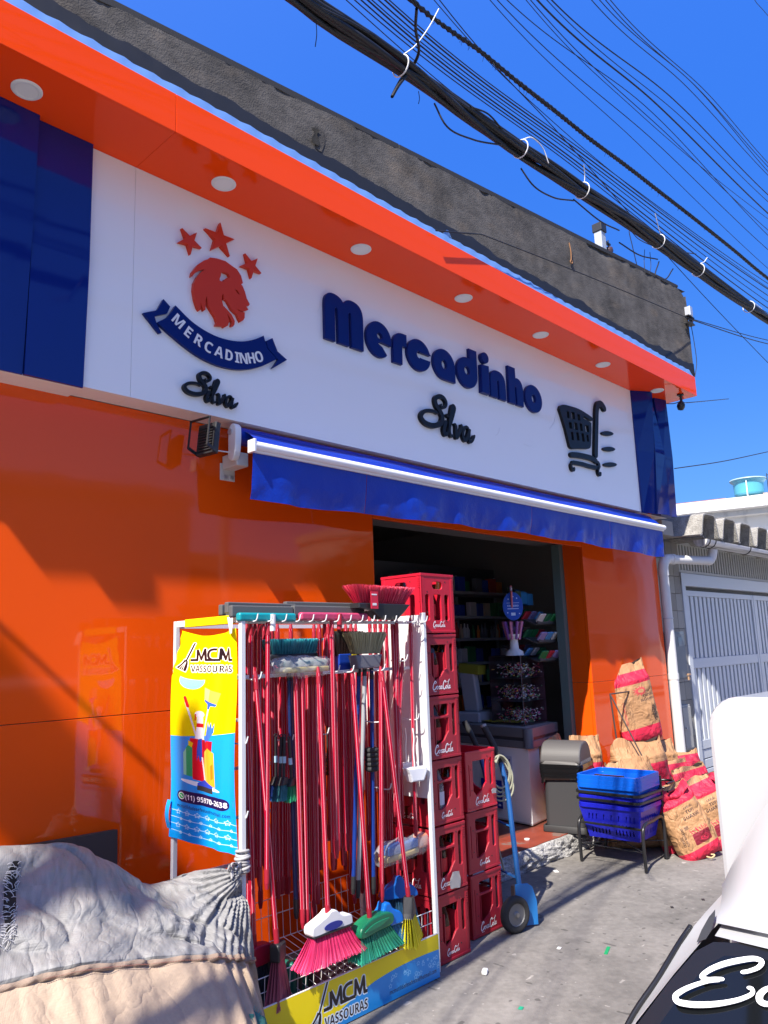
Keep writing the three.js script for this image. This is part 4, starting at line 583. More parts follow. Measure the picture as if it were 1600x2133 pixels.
// white plastic ladles on the side board
for (const [p, lab, s] of [[[3.220, 1.036, 0.780], 'white plastic dustpan scoop hanging before the side board', 1], [[3.265, 1.048, 0.680], 'second white plastic scoop hanging just behind the first', 0.9]]) hung('scoop', lab, 'scoop', p, -0.2, (o) => {
  mesh('stem', [tube([[0, 0.0, 0], [-0.004, 0.12, 0], [0, 0.20, 0.004], [-0.003, 0.27, 0]], 0.0045, 6)], mWhite, o);
  const b = ext(shape([[-0.075, 0.0], [0.075, 0.0], [0.07, -0.035], [0.045, -0.095], [-0.045, -0.095], [-0.058, -0.04]], []), 0.045, 0.01); mesh('pan', [T(b, 0, 0, -0.02)], std([0.74, 0.76, 0.8], 0.3), o); o.scale.set(s * 0.9, s * 0.75, s * 0.9);
});
hung('mop_pad', 'blue and yellow floor pad in clear wrap near the right front post', 'mop pad', [3.157, 0.629, 0.740], 0.1, (o) => {
  mesh('pad', [bx(-0.16, 0.09, -0.006, 0.04, -0.03, 0.03, 0.01)], colr([0.02, 0.11, 0.36]), o); mesh('end_foam', [bx(0.092, 0.18, -0.02, 0.05, -0.03, 0.03, 0.012)], std([0.62, 0.25, 0.15], 0.8), o); mesh('foam', [bx(-0.18, 0.091, -0.034, -0.007, -0.034, 0.034, 0.01)], std([0.55, 0.42, 0.16], 0.8), o);
  mesh('plastic_wrap', [sheet(30, 20, (u, v) => { const a = v * Math.PI * 2, s = 2 * u - 1, e = 1 - 0.5 * Math.pow(Math.abs(s), 8), n = 0.012 * (fbm(u, v, 9, 3, 211) - 0.5); return [s * 0.23, 0.0 + (0.058 * e + n * 2) * Math.sin(a), (0.046 * e + n) * Math.cos(a)]; })], M([0.85, 0.86, 0.88], 0.2, { transparent: true, opacity: 0.22, side: THREE.DoubleSide }), o);
});
// things low in the rack
hung('broom', 'dark bristled broom with a red block low in the rack beside the sack', 'broom', [2.230, 0.374, 0.720], 0.1, (o) => { mesh('block', [T(ext(shape(smooth([[-0.08, -0.03], [-0.07, 0.03], [0.05, 0.03], [0.085, 0.0], [0.08, -0.03]], 30)), 0.05, 0.006), 0, 0, -0.025)], colr([0.32, 0.008, 0.03]), o); bristles(o, [0, -0.028, 0], 0.14, 0.17, 0.04, 0.06, 0.24, [0.035, 0.045, 0.055], { n: 18, rows: 4, per: 5 }); pole(o, inv(o, [2.158, 1.411, 0.740]), [-0.03, 0.03, 0]); });
hung('broom', 'small black headed broom with dull pink bristles low in the rack', 'broom', [2.270, 0.380, 0.800], 0.5, (o) => { pole(o, inv(o, [2.160, 1.555, 0.800]), [-0.012, 0.05, 0]); mesh('block', [bx(-0.04, 0.04, -0.03, 0.045, -0.025, 0.025, 0.012)], mDark, o); bristles(o, [0.0, -0.025, 0], 0.07, 0.16, 0.03, 0.06, 0.18, [0.36, 0.07, 0.11], { n: 16, rows: 4, per: 6 }); });
hung('brush', 'green striped scrubbing brush bundle standing at the foot of the rack', 'brush', [2.518, 0.138, 0.620], 0.2, (o) => { for (let i = 0; i < 4; i++) mesh(i % 2 ? 'black_band' : 'green_band', [bx(-0.08 + i * 0.042, -0.04 + i * 0.042, -0.13 + i * 0.006, 0.12 - i * 0.012, -0.04, 0.04, 0.014)], i % 2 ? mDark : colr([0.008, 0.13, 0.095]), o); });
hung('storage_box', 'dark flat carton lying in the wire basket of the rack', 'box', [2.796, 0.071, 0.550], 0.15, (o) => { mesh('carton', [bx(-0.22, 0.30, -0.06, 0.05, -0.12, 0.12, 0.006)], std([0.03, 0.025, 0.03], 0.6), o); for (let i = 0; i < 4; i++) mesh('red_strip', [bx(-0.22, 0.30, -0.045 + i * 0.02, -0.038 + i * 0.02, 0.121, 0.123)], std([0.2, 0.01, 0.03], 0.6), o); });
hung('storage_box', 'brown cardboard box at the shaded foot of the rack by the sack', 'box', [2.342, 0.082, 0.620], 0.3, (o) => { mesh('carton', [bx(-0.09, 0.08, -0.1, 0.07, -0.07, 0.07, 0.004)], std([0.15, 0.09, 0.07], 0.8), o); mesh('flap', [T(bx(-0.09, 0.08, 0, 0.004, 0, 0.07), 0, 0.072, 0.01, 0.3)], std([0.17, 0.10, 0.08], 0.8), o); });

// ---------------------------------------------------------------- soft drink crates
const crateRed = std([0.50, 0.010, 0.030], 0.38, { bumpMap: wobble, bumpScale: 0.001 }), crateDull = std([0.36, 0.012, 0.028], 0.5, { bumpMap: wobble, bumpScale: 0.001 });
const logoTex = ctex(512, 224, (g, w, h) => {   // flowing white script of the drink maker
  g.clearRect(0, 0, w, h); g.strokeStyle = g.fillStyle = '#f4eeee'; g.lineCap = g.lineJoin = 'round';
  const S = (lw, ...b) => { g.lineWidth = lw; g.beginPath(); g.moveTo(b[0], b[1]); for (let i = 2; i < b.length; i += 6) g.bezierCurveTo(...b.slice(i, i + 6)); g.stroke(); };
  S(20, 112, 62, 120, 30, 88, 22, 62, 60, 22, 112, 12, 178, 52, 178, 78, 178, 104, 150, 116, 126); S(8, 62, 60, 92, 92, 140, 60, 112, 40);
  S(7, 52, 178, 20, 214, 88, 214, 120, 200); S(14, 150, 118, 118, 126, 116, 172, 138, 172, 162, 172, 172, 124, 150, 118); S(9, 158, 132, 176, 140, 186, 132, 192, 124);
  S(14, 220, 122, 196, 112, 180, 150, 190, 166, 198, 178, 216, 166, 226, 150); S(14, 262, 122, 234, 114, 224, 166, 242, 172, 258, 172, 266, 140, 268, 122); S(12, 270, 118, 262, 150, 262, 176, 284, 164); S(8, 284, 140, 296, 140, 300, 140, 304, 140);
  S(20, 372, 58, 384, 24, 340, 22, 318, 70, 290, 130, 300, 178, 334, 176, 356, 172, 372, 150, 382, 128); S(7, 372, 58, 420, 60, 470, 50, 486, 20, 492, 8, 470, 8, 458, 40);
  S(14, 402, 118, 376, 124, 374, 170, 394, 170, 416, 170, 422, 124, 402, 118); S(13, 458, 40, 436, 96, 424, 160, 434, 172, 442, 178, 452, 164, 458, 154); S(14, 488, 122, 462, 116, 452, 166, 468, 172, 482, 172, 490, 142, 494, 122); S(12, 496, 118, 486, 152, 488, 180, 508, 162);
});
const mLogo = std([1, 1, 1], 0.5, { map: logoTex, transparent: true });
const CW = 0.305, CD = 0.315, CH = 0.349;
const holeSets = {
  slots: [rrect(-0.112, -0.078, 0.075, 0.225, 0.012), rrect(-0.038, 0.03, 0.075, 0.225, 0.010), rrect(0.062, 0.10, 0.075, 0.225, 0.012), rrect(-0.045, 0.045, 0.255, 0.300, 0.02, 4)],
  window: [rrect(-0.135, -0.112, 0.085, 0.27, 0.01), [[-0.078, 0.115], [-0.05, 0.082], [0.0, 0.105], [0.035, 0.14], [0.055, 0.15], [0.055, 0.285], [-0.078, 0.285]], rrect(0.088, 0.118, 0.13, 0.29, 0.013)],
  split: [rrect(-0.135, -0.112, 0.085, 0.27, 0.01), rrect(-0.07, 0.055, 0.235, 0.30, 0.012), [[-0.07, 0.085], [-0.045, 0.078], [0.01, 0.1], [0.035, 0.13], [0.055, 0.15], [0.055, 0.222], [-0.07, 0.222]], rrect(0.088, 0.118, 0.12, 0.30, 0.013)],
};
function crate(name, label, kind, m, logoW) {
  const o = base(name, label, 'crate', null);
  const side = (w, holes, t) => ext(shape(rrect(-w / 2, w / 2, 0.004, CH - 0.006, 0.006), holes), t, 0.0025, 4);
  const ribs = (w) => { const g = [bx(-w / 2, w / 2, CH - 0.02, CH - 0.004, 0, 0.008, 0.002), bx(-w / 2, w / 2, 0.004, 0.018, 0, 0.007, 0.002)]; for (const s of [-1, 1]) g.push(bx(s * (w / 2 - 0.018) - 0.014, s * (w / 2 - 0.018) + 0.014, 0.02, CH - 0.02, 0, 0.006, 0.002)); for (let i = 0; i < 5; i++) g.push(bx(w / 2 - 0.024, w / 2 - 0.006, CH - 0.085 + i * 0.012, CH - 0.080 + i * 0.012, 0.004, 0.0085)); return g; };
  for (let s = 0; s < 4; s++) {
    const w = s % 2 ? CD : CW, hs = holeSets[kind].map((h) => h.map(([x, y]) => [x * w / 0.305, y])); const p = new THREE.Group(); p.name = 'side'; o.add(p);
    p.rotation.y = s * Math.PI / 2; p.position.set([0, CW / 2 - 0.008, 0, -CW / 2 + 0.008][s], 0, [CD / 2 - 0.008, 0, -CD / 2 + 0.008, 0][s]);
    mesh('panel', [T(side(w - 0.004, hs, 0.008), 0, 0, -0.006)], m, p); mesh('frame_ribs', ribs(w - 0.003), m, p).userData.kind = 'stuff';
    const studs = []; for (const [x, y] of [[-0.095, 0.24], [0.072, 0.30], [0.135, 0.18], [-0.095, 0.12], [0.072, 0.07]]) studs.push(T(disc(0.004, 0.004, 8), x * w / 0.305, y, 0.004, Math.PI / 2)); mesh('studs', studs, mDark, p).userData.kind = 'stuff';
    if (s === 0 || s === 3) { const L = new THREE.PlaneGeometry(logoW, logoW * 0.4375); mesh('logo', [T(L, 0.0, 0.045 + logoW * 0.06, 0.0055)], mLogo, p); }
  }
  mesh('floor', [bx(-CW / 2 + 0.01, CW / 2 - 0.01, 0.004, 0.014, -CD / 2 + 0.01, CD / 2 - 0.01)], m, o);
  const grid = []; for (const t of [-0.05, 0.05]) grid.push(bx(t - 0.003, t + 0.003, 0.02, 0.24, -CD / 2 + 0.012, CD / 2 - 0.012), bx(-CW / 2 + 0.012, CW / 2 - 0.012, 0.02, 0.24, t - 0.003, t + 0.003)); mesh('dividers', grid, m, o).userData.kind = 'stuff';
  return o;
}
const cx1 = 3.485, cz1 = 0.612, cx2 = 3.925, cz2 = 0.52;
const lv = ['bottom', 'second from the ground', 'third from the ground', 'fourth from the ground', 'fifth from the ground', 'topmost'];
const kinds1 = ['window', 'split', 'split', 'split', 'window', 'slots'], logo1 = [0.11, 0.16, 0.10, 0.165, 0.165, 0.115];
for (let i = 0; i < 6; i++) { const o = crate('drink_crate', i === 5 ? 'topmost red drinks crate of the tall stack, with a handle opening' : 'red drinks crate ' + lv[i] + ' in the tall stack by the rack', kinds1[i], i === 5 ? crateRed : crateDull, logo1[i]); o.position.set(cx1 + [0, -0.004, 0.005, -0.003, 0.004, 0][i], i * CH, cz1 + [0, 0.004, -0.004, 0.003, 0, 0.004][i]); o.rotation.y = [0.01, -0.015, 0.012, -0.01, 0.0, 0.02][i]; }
const kinds2 = ['split', 'split', 'window'];
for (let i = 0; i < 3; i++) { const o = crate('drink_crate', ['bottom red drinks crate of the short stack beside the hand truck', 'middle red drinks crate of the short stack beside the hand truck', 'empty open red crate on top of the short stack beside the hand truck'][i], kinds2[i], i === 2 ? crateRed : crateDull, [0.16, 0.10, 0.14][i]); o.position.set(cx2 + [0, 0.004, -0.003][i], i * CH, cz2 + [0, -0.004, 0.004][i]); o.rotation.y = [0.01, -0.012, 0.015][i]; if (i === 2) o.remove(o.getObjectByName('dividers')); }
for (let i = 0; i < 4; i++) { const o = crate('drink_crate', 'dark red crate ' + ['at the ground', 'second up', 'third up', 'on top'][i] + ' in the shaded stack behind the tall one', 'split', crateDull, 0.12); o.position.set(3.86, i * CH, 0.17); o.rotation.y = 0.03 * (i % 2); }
{ // torn label patches
  const tape = std([0.42, 0.40, 0.38], 0.6);
  const f = (p, w, h, lab) => tag(mesh('tape_patch', [T(sheet(5, 5, (u, v) => [(u - 0.5) * w * (0.8 + 0.2 * Math.sin(v * 5)), (v - 0.5) * h, 0.003 * Math.sin(u * 9 + v * 7)]), p[0], p[1], p[2], 0, 0, -0.12)], tape), lab, 'tape');
  f([3.515, 0.405, cz1 + CD / 2 + 0.012], 0.10, 0.085, 'crumpled grey tape stuck over the lettering of a low crate in the tall stack'); f([4.035, 0.79, cz2 + CD / 2 + 0.010], 0.055, 0.03, 'pale torn paper stuck on the open crate of the short stack');
}
{ // bottles seen through the openings
  const glass = M([0.10, 0.035, 0.012], 0.08, { transmission: 0.55, thickness: 0.02, ior: 1.45 }), clear = M([0.75, 0.78, 0.78], 0.06, { transmission: 0.8, thickness: 0.02, ior: 1.4 }), lab = std([0.45, 0.012, 0.02], 0.5), labW = std([0.6, 0.62, 0.66], 0.5), cap = std([0.5, 0.02, 0.03], 0.4);
  const prof = [[0.001, 0.0], [0.04, 0.004], [0.046, 0.02], [0.046, 0.17], [0.04, 0.21], [0.018, 0.275], [0.0145, 0.31]].map((p) => new THREE.Vector2(p[0], p[1]));
  const proto = base('drink_bottle', 'x', 'bottle'); mesh('body', [new THREE.LatheGeometry(prof, 22)], glass, proto); mesh('label', [cyl([0, 0.085, 0], [0, 0.155, 0], 0.0468, 0.0468, 22, true)], lab, proto); mesh('cap', [T(disc(0.0155, 0.02, 14), 0, 0.318, 0)], cap, proto);
  const where = [[0, 'brown bottle with red label in the bottom crate of the tall stack'], [1, 'brown bottle with red label in the second crate of the tall stack'], [2, 'clear bottle with white label in the third crate of the tall stack'], [3, 'brown bottle with red label in the fourth crate of the tall stack'], [4, 'brown bottle in the fifth crate of the tall stack'], [5, 'brown bottle in the topmost crate of the tall stack']];
  where.forEach(([i, lb], k) => { const o = k ? proto.clone() : proto; if (k) { o.name = numbered('drink_bottle'); scene.add(o); } o.position.set(cx1 - 0.01, i * CH + 0.016, cz1 + 0.09); o.userData = { label: lb, category: 'bottle' }; if (i === 2) { o.children[1].material = labW; o.children[0].material = clear; } });
  for (let i = 0; i < 6; i++) { const o = proto.clone(); o.name = numbered('drink_bottle'); scene.add(o); o.position.set(cx1 + 0.1, i * CH + 0.016, cz1 + 0.09); o.userData = { label: 'dark drinks bottle seen through the narrow slot of ' + (i === 5 ? 'the topmost' : 'the ' + ['bottom', 'second', 'third', 'fourth', 'fifth'][i]) + ' tall stack crate', category: 'bottle' }; }
  for (let i = 0; i < 5; i++) { const o = proto.clone(); o.name = numbered('drink_bottle'); scene.add(o); o.position.set(cx1 - 0.1, (i + 1) * CH + 0.016, cz1 - 0.02); o.userData = { label: 'dark drinks bottle at the shaded side of the ' + ['second', 'third', 'fourth', 'fifth', 'topmost'][i] + ' tall stack crate', category: 'bottle' }; }
}

// ---------------------------------------------------------------- hand truck with rope
{
  const o = base('hand_truck', 'scratched blue two wheeled hand truck leaning by the crates', 'hand truck'); const mBl = std([0.012, 0.085, 0.27], 0.42, { bumpMap: wobble, bumpScale: 0.001 });
  const R0 = pv([4.170, 0.175, 0.740]), R1 = pv([4.249, 0.774, 0.630]), R2 = pv([4.259, 0.923, 0.585]), R3 = pv([4.237, 1.043, 0.545]), R4 = pv([4.209, 1.152, 0.500]);
  const off = V(0.05, 0.02, -0.20);
  mesh('rail', [tube([R0, R0.clone().lerp(R1, 0.5), R1, R2], 0.0165, 12, 40)], mBl, o); mesh('rail', [tube([R0.clone().add(off), R0.clone().lerp(R1, 0.5).add(off), R1.clone().add(off), R2.clone().add(off)], 0.0145, 12, 40)], mBl, o);
  mesh('grip', [tube([R2, R3, R4], 0.0205, 12, 20), ], mRubber, o); mesh('grip_end', [cyl(R4.clone().lerp(R3, 0.05), R4.clone().lerp(R3, -0.06), 0.0206, 0.0206, 14), cyl(R4, R4.clone().lerp(R3, -0.09), 0.012, 0.012, 12)], std([0.3, 0.3, 0.3], 0.5), o);
  mesh('grip', [tube([R2.clone().add(off), R3.clone().add(off), R4.clone().add(off)], 0.019, 10, 20)], mRubber, o);
  for (const t of [0.14, 0.62, 0.98]) { const a = R0.clone().lerp(R1, t); mesh('crossbar', [bar(a, a.clone().add(off), 0.03, 0.008)], mBl, o); }
  const ax = V(4.035, 0.102, 0.79), dir = V(-0.24, 0, 0.97).normalize();
  mesh('toe_plate', [T(ext(shape([[-0.02, 0.0], [0.115, 0.0], [0.115, 0.13], [0.09, 0.215], [0.06, 0.235], [-0.02, 0.235]]), 0.006, 0.001), 0, 0, 0, 0, -0.55).translate(4.115, 0.012, 0.765), bar([4.09, 0.03, 0.77], [4.14, 0.03, 0.56], 0.05, 0.008)], std([0.016, 0.17, 0.48], 0.42), o);
  mesh('axle_strut', [bar(R0, ax.clone().addScaledVector(dir, -0.03), 0.03, 0.01), bar(R0.clone().add(off), ax.clone().addScaledVector(dir, -0.2), 0.03, 0.01), cyl(ax.clone().addScaledVector(dir, 0.01), ax.clone().addScaledVector(dir, -0.26), 0.009)], mBl, o);
  const wh = (at, lab) => {
    const w = new THREE.Group(); w.name = 'wheel'; o.add(w); w.position.copy(at); w.rotation.y = Math.atan2(dir.x, dir.z);
    const ty = new THREE.LatheGeometry([[0.062, -0.018], [0.075, -0.026], [0.092, -0.025], [0.101, -0.014], [0.102, 0], [0.101, 0.014], [0.092, 0.025], [0.075, 0.026], [0.062, 0.018]].map((p) => new THREE.Vector2(p[0], p[1])), 40); mesh('tyre', [T(ty, 0, 0, 0, Math.PI / 2)], mRubber, w);
    const ri = new THREE.LatheGeometry([[0.001, 0.02], [0.018, 0.02], [0.02, 0.004], [0.045, 0.0], [0.058, 0.008], [0.064, 0.019]].map((p) => new THREE.Vector2(p[0], p[1])), 32); mesh('rim', [T(ri, 0, 0, 0, Math.PI / 2), T(disc(0.064, 0.03, 24), 0, 0, -0.004, Math.PI / 2)], std([0.20, 0.20, 0.20], 0.55, { metalness: 0.3 }), w);
    mesh('hub', [T(disc(0.012, 0.05, 12), 0, 0, 0.004, Math.PI / 2)], std([0.3, 0.28, 0.25], 0.5, { metalness: 0.5 }), w);
  };
  wh(ax); wh(ax.clone().addScaledVector(dir, -0.24));
  const rope = base('rope_coil', 'grey rope coiled over the handle of the blue hand truck', 'rope'), rp = []; const c0 = pv([4.225, 0.892, 0.600]);
  for (let k = 0; k < 4; k++) { const pts = []; for (let i = 0; i < 12; i++) { const a = i / 12 * Math.PI * 2; pts.push([c0.x - 0.01 + (0.055 + 0.005 * k) * Math.cos(a), c0.y - 0.02 - 0.004 * k + (0.10 + 0.012 * k) * Math.sin(a) - 0.01 * k, c0.z + 0.012 + 0.008 * k * Math.sin(a * 2 + k) + 0.03 * Math.cos(a)]); } rp.push(tube(pts, 0.0065, 6, 60, true)); }
  const mRope = std([0.30, 0.30, 0.22], 0.9); mesh('coil', rp, mRope, rope); mesh('loose_end', [tube([[c0.x - 0.06, c0.y - 0.03, c0.z - 0.03], [c0.x - 0.055, c0.y - 0.25, c0.z - 0.04], [c0.x - 0.03, c0.y - 0.45, c0.z - 0.03], [c0.x - 0.015, c0.y - 0.62, c0.z]], 0.006, 6, 30)], mRope, rope); mesh('knot', [T(new THREE.TorusKnotGeometry(0.02, 0.008, 40, 6), c0.x - 0.055, c0.y + 0.035, c0.z + 0.0)], mRope, rope);
  tag(mesh('wood_offcut', [T(bx(-0.02, 0.02, 0, 0.15, -0.012, 0.012, 0.002), 0, 0, 0, 0, 0.3, -0.05).translate(4.36, 0.0, 0.55)], std([0.28, 0.17, 0.11], 0.85)), 'short brown wooden offcut standing against the step behind the hand truck', 'wood piece');
}

// ---------------------------------------------------------------- freezer counter in the doorway
{
  const o = base('freezer_counter', 'white chest freezer with grey bumper rail just inside the shop door', 'freezer'); const mFz = std([0.84, 0.85, 0.87], 0.3), mRail = std([0.16, 0.165, 0.18], 0.35), mRail2 = std([0.045, 0.047, 0.055], 0.4);
  const C = [5.872, -0.30], A = [6.04, -1.45], B = [6.462, -0.40], D = [6.462, -1.45];
  const outl = (k) => { const c = [(C[0] + D[0]) / 2, (C[1] + D[1]) / 2 - 0.3]; return [C, A, D, B].map((p) => { const d = Math.hypot(p[0] - c[0], p[1] - c[1]); return [p[0] + (p[0] - c[0]) / d * k, -(p[1] + (p[1] - c[1]) / d * k)]; }); };
  const slab = (k, y0, y1, bev) => T(ext(shape(outl(k)), y1 - y0, bev), 0, 0, 0, -Math.PI / 2).translate(0, y0, 0);
  mesh('body', [slab(0, 0.16, 0.78, 0.02)], mFz, o); mesh('plinth', [slab(-0.03, 0.135, 0.17, 0.002)], mDark, o);
  mesh('bumper_rail', [slab(0.035, 0.785, 0.835, 0.008)], mRail, o); mesh('bumper_rail', [slab(0.025, 0.835, 0.875, 0.004)], mRail2, o); mesh('bumper_rail', [slab(0.035, 0.875, 0.945, 0.008)], mRail, o); mesh('top', [slab(0.0, 0.945, 0.953, 0.001)], std([0.3, 0.31, 0.33], 0.3), o);
  mesh('corner_cap', [T(new THREE.CylinderGeometry(0.045, 0.045, 0.165, 16), C[0] + 0.012, 0.866, C[1] + 0.002)], std([0.13, 0.14, 0.17], 0.35), o);
  // posters on the side that faces the street corner
  const f = V(A[0] - C[0], 0, A[1] - C[1]).normalize(), nrm = V(f.z, 0, -f.x); if (nrm.x > 0) nrm.negate();
  const onFace = (t, y, w, h, mat, name, label, lift = 0.0245) => { const p = V(C[0], 0, C[1]).addScaledVector(f, t).addScaledVector(nrm, lift); const q = tag(mesh(name, [T(new THREE.BoxGeometry(w, h, 0.0015), 0, 0, 0, 0, Math.atan2(nrm.x, nrm.z)).translate(p.x, y, p.z)], mat, o), label); return q; };
  const ticket = ctex(128, 192, (g) => { g.fillStyle = '#c9d2ea'; g.fillRect(0, 0, 128, 192); g.fillStyle = '#b01226'; g.beginPath(); g.arc(64, 62, 40, 0, 7); g.fill(); g.fillStyle = '#fff'; g.font = 'bold 28px sans-serif'; g.textAlign = 'center'; g.fillText('Ticket', 64, 70); g.fillStyle = '#3a4668'; g.font = 'bold 13px sans-serif'; g.fillText('Restaurante', 64, 122); g.fillStyle = '#b01226'; g.fillRect(18, 160, 14, 14); g.fillStyle = '#5b678a'; g.fillRect(38, 163, 60, 4); g.fillRect(38, 170, 40, 4); });
  const listT = ctex(96, 160, (g) => { g.fillStyle = '#b9c4e0'; g.fillRect(0, 0, 96, 160); g.fillStyle = '#4d587c'; for (let i = 0; i < 8; i++) g.fillRect(10, 14 + i * 17, 50 + (i * 13) % 24, 4); g.fillRect(66, 20, 16, 12); g.fillRect(66, 60, 16, 12); });
  const blueT = ctex(160, 256, (g) => { g.fillStyle = '#12349c'; g.fillRect(0, 0, 160, 256); g.fillStyle = '#aebfe8'; g.beginPath(); g.moveTo(10, 60); for (const [x, y] of [[70, 90], [90, 50], [96, 100], [140, 120], [98, 136], [96, 180], [66, 146], [10, 160]]) g.lineTo(x, y); g.fill(); g.fillStyle = '#dfe6f8'; g.font = 'bold 24px sans-serif'; g.fillText('sodexo', 40, 30); g.fillRect(96, 140, 44, 8); g.fillRect(20, 200, 90, 6); g.fillRect(128, 216, 18, 18); });
  onFace(0.46, 0.60, 0.15, 0.21, std([1, 1, 1], 0.4, { map: ticket }), 'poster'); onFace(0.93, 0.61, 0.15, 0.21, std([1, 1, 1], 0.4, { map: ticket }), 'poster'); onFace(0.24, 0.61, 0.12, 0.19, std([1, 1, 1], 0.4, { map: listT }), 'price_list'); onFace(0.45, 0.365, 0.26, 0.24, std([1, 1, 1], 0.4, { map: blueT }), 'poster'); onFace(0.95, 0.30, 0.3, 0.03, mDark, 'vent_slot');
  // glass candy display standing on it
  const dsp = base('candy_display', 'clear three tier acrylic candy display on the freezer counter', 'candy display'); const mGl = M([0.9, 0.92, 0.95], 0.05, { transmission: 1, thickness: 0 });
  const d0 = V(5.985, 0.955, -0.40), ux = V(0.45, 0, -0.05), uz = V(0.13, 0, -0.45), H = 0.62; const pt = (a, b, y) => d0.clone().addScaledVector(ux, a).addScaledVector(uz, b).setY(0.955 + y);
  const wall = (a0, b0, a1, b1) => { const g = sheet(1, 1, (u, v) => pt(a0 + (a1 - a0) * u, b0 + (b1 - b0) * u, 0.004 + v * H).toArray()); return g; };
  mesh('pane', [wall(0, 0, 1, 0)], mGl, dsp); mesh('pane', [wall(0, 0, 0, 1)], mGl, dsp); mesh('back_panel', [wall(1, 0, 1, 1)], std([0.22, 0.10, 0.13], 0.5), dsp); mesh('back_panel', [wall(0, 1, 1, 1)], std([0.05, 0.03, 0.04], 0.5), dsp);
  mesh('edge_post', [cyl(pt(0, 0, 0), pt(0, 0, H), 0.004, 0.004, 6)], std([0.08, 0.09, 0.1], 0.3), dsp);
  for (const y of [0.003, 0.21, 0.415, 0.618]) mesh('shelf', [sheet(1, 1, (u, v) => pt(0.01 + 0.98 * u, 0.01 + 0.98 * v, y).toArray())], std([0.06, 0.05, 0.06], 0.3), dsp);
  const cols = [[0.75, 0.10, 0.18], [0.8, 0.75, 0.65], [0.75, 0.2, 0.45], [0.85, 0.5, 0.1], [0.8, 0.8, 0.85], [0.85, 0.83, 0.8], [0.3, 0.55, 0.25]];
  for (let tier = 0; tier < 3; tier++) { const byC = cols.map(() => []); for (let k = 0; k < 260; k++) { const a = rr(0.04, 0.96), b = rr(0.04, 0.9), p = pt(a, b, [0.006, 0.213, 0.418][tier] + rr(0.008, 0.13)); const e = p.clone().add(V(rr(-1, 1), rr(-0.6, 0.6), rr(-1, 1)).multiplyScalar(0.02)); byC[Math.floor(rnd() * cols.length)].push(cyl(p, e, rr(0.003, 0.007), rr(0.003, 0.006), 5)); } const q = byC.map((g, i) => [g, cols[i]]); q.forEach(([g, c], i) => tag(mesh('wrapped_candy', g, std(c, 0.25), dsp), null, null, null, 'stuff')); }
  // round topped lollipop stand
  const st = base('lollipop_stand', 'white lollipop stand with blue oval sign on top of the candy display', 'lollipop stand', null, [6.09, 1.577, -0.53]); st.scale.setScalar(1.22);
  mesh('column', [new THREE.LatheGeometry([[0.07, 0], [0.065, 0.03], [0.035, 0.05], [0.03, 0.12], [0.05, 0.14], [0.055, 0.16]].map((p) => new THREE.Vector2(p[0], p[1])), 20)], mWhite, st);
  for (let i = 0; i < 9; i++) { const a = i / 9 * 6.28; mesh('lollipop', [cyl([0.045 * Math.cos(a), 0.12, 0.045 * Math.sin(a)], [0.075 * Math.cos(a), 0.255, 0.075 * Math.sin(a)], 0.009, 0.011, 8)], std(i % 2 ? [0.25, 0.08, 0.35] : [0.6, 0.2, 0.35], 0.3), st); }
  for (let i = 0; i < 6; i++) { const a = 0.5 + i * 0.43; mesh('lollipop', [cyl([-0.05 * Math.cos(a) * 0.8, 0.36, 0.05 * Math.cos(a) * 0.6], [-0.12 * Math.cos(a) * 0.8, 0.44 + 0.09 * Math.sin(a), 0.12 * Math.cos(a) * 0.6], 0.008, 0.008, 8)], std(i % 2 ? [0.55, 0.5, 0.65] : [0.6, 0.15, 0.2], 0.3), st); }
  const oval = ctex(160, 224, (g) => { g.fillStyle = '#0c4fc0'; g.fillRect(0, 0, 160, 224); g.fillStyle = '#cfe2ff'; g.font = 'bold 20px sans-serif'; g.textAlign = 'center'; g.fillText('CINZEIRO', 80, 116, 110); g.fillRect(28, 84, 104, 3); g.fillRect(34, 130, 92, 5); g.fillRect(62, 164, 36, 24); for (const [x, y] of [[40, 50], [110, 44], [30, 160], [126, 168], [80, 30]]) g.fillRect(x, y, 9, 9); });
  const ov = new THREE.CircleGeometry(0.075, 32); ov.scale(1, 1.4, 1); const og = new THREE.Group(); og.name = 'oval_sign'; st.add(og); og.position.set(-0.03, 0.37, 0.03); og.rotation.y = -0.75; mesh('board', [ext(shape(ell(0, 0, 0.078, 0.108)), 0.006)], std([0.02, 0.10, 0.45], 0.4), og); mesh('print', [T(ov, 0, 0, 0.0075)], std([1, 1, 1], 0.4, { map: oval }), og);
  // snack pack racks behind it
  for (let r = 0; r < 3; r++) { const k = base('snack_rack', 'wire tray of snack packets, ' + ['lowest', 'middle', 'top'][r] + ' of three behind the candy display', 'snack rack', null, [6.36, 1.60 + r * 0.17, -0.60]); k.scale.set(1.25, 1, 1.25); mesh('tray', [T(bx(-0.10, 0.15, -0.004, 0.004, -0.16, 0.2), 0, 0, 0, 0.45), T(bx(-0.10, 0.15, 0, 0.05, 0.195, 0.2), 0, -0.08, 0)], std([0.10, 0.095, 0.09], 0.5), k); for (let i = 0; i < 9; i++) mesh('packet', [T(new RoundedBoxGeometry(0.07, 0.09, 0.02, 2, 0.009), -0.07 + (i % 3) * 0.085, 0.035 - 0.03 * Math.floor(i / 3), -0.05 + 0.13 * Math.floor(i / 3), 0.6, rr(-0.2, 0.2))], std([[0.02, 0.2, 0.06], [0.5, 0.03, 0.05], [0.3, 0.25, 0.5], [0.1, 0.3, 0.6], [0.6, 0.58, 0.55], [0.02, 0.15, 0.06]][(i + r * 2) % 6], 0.35), k); }
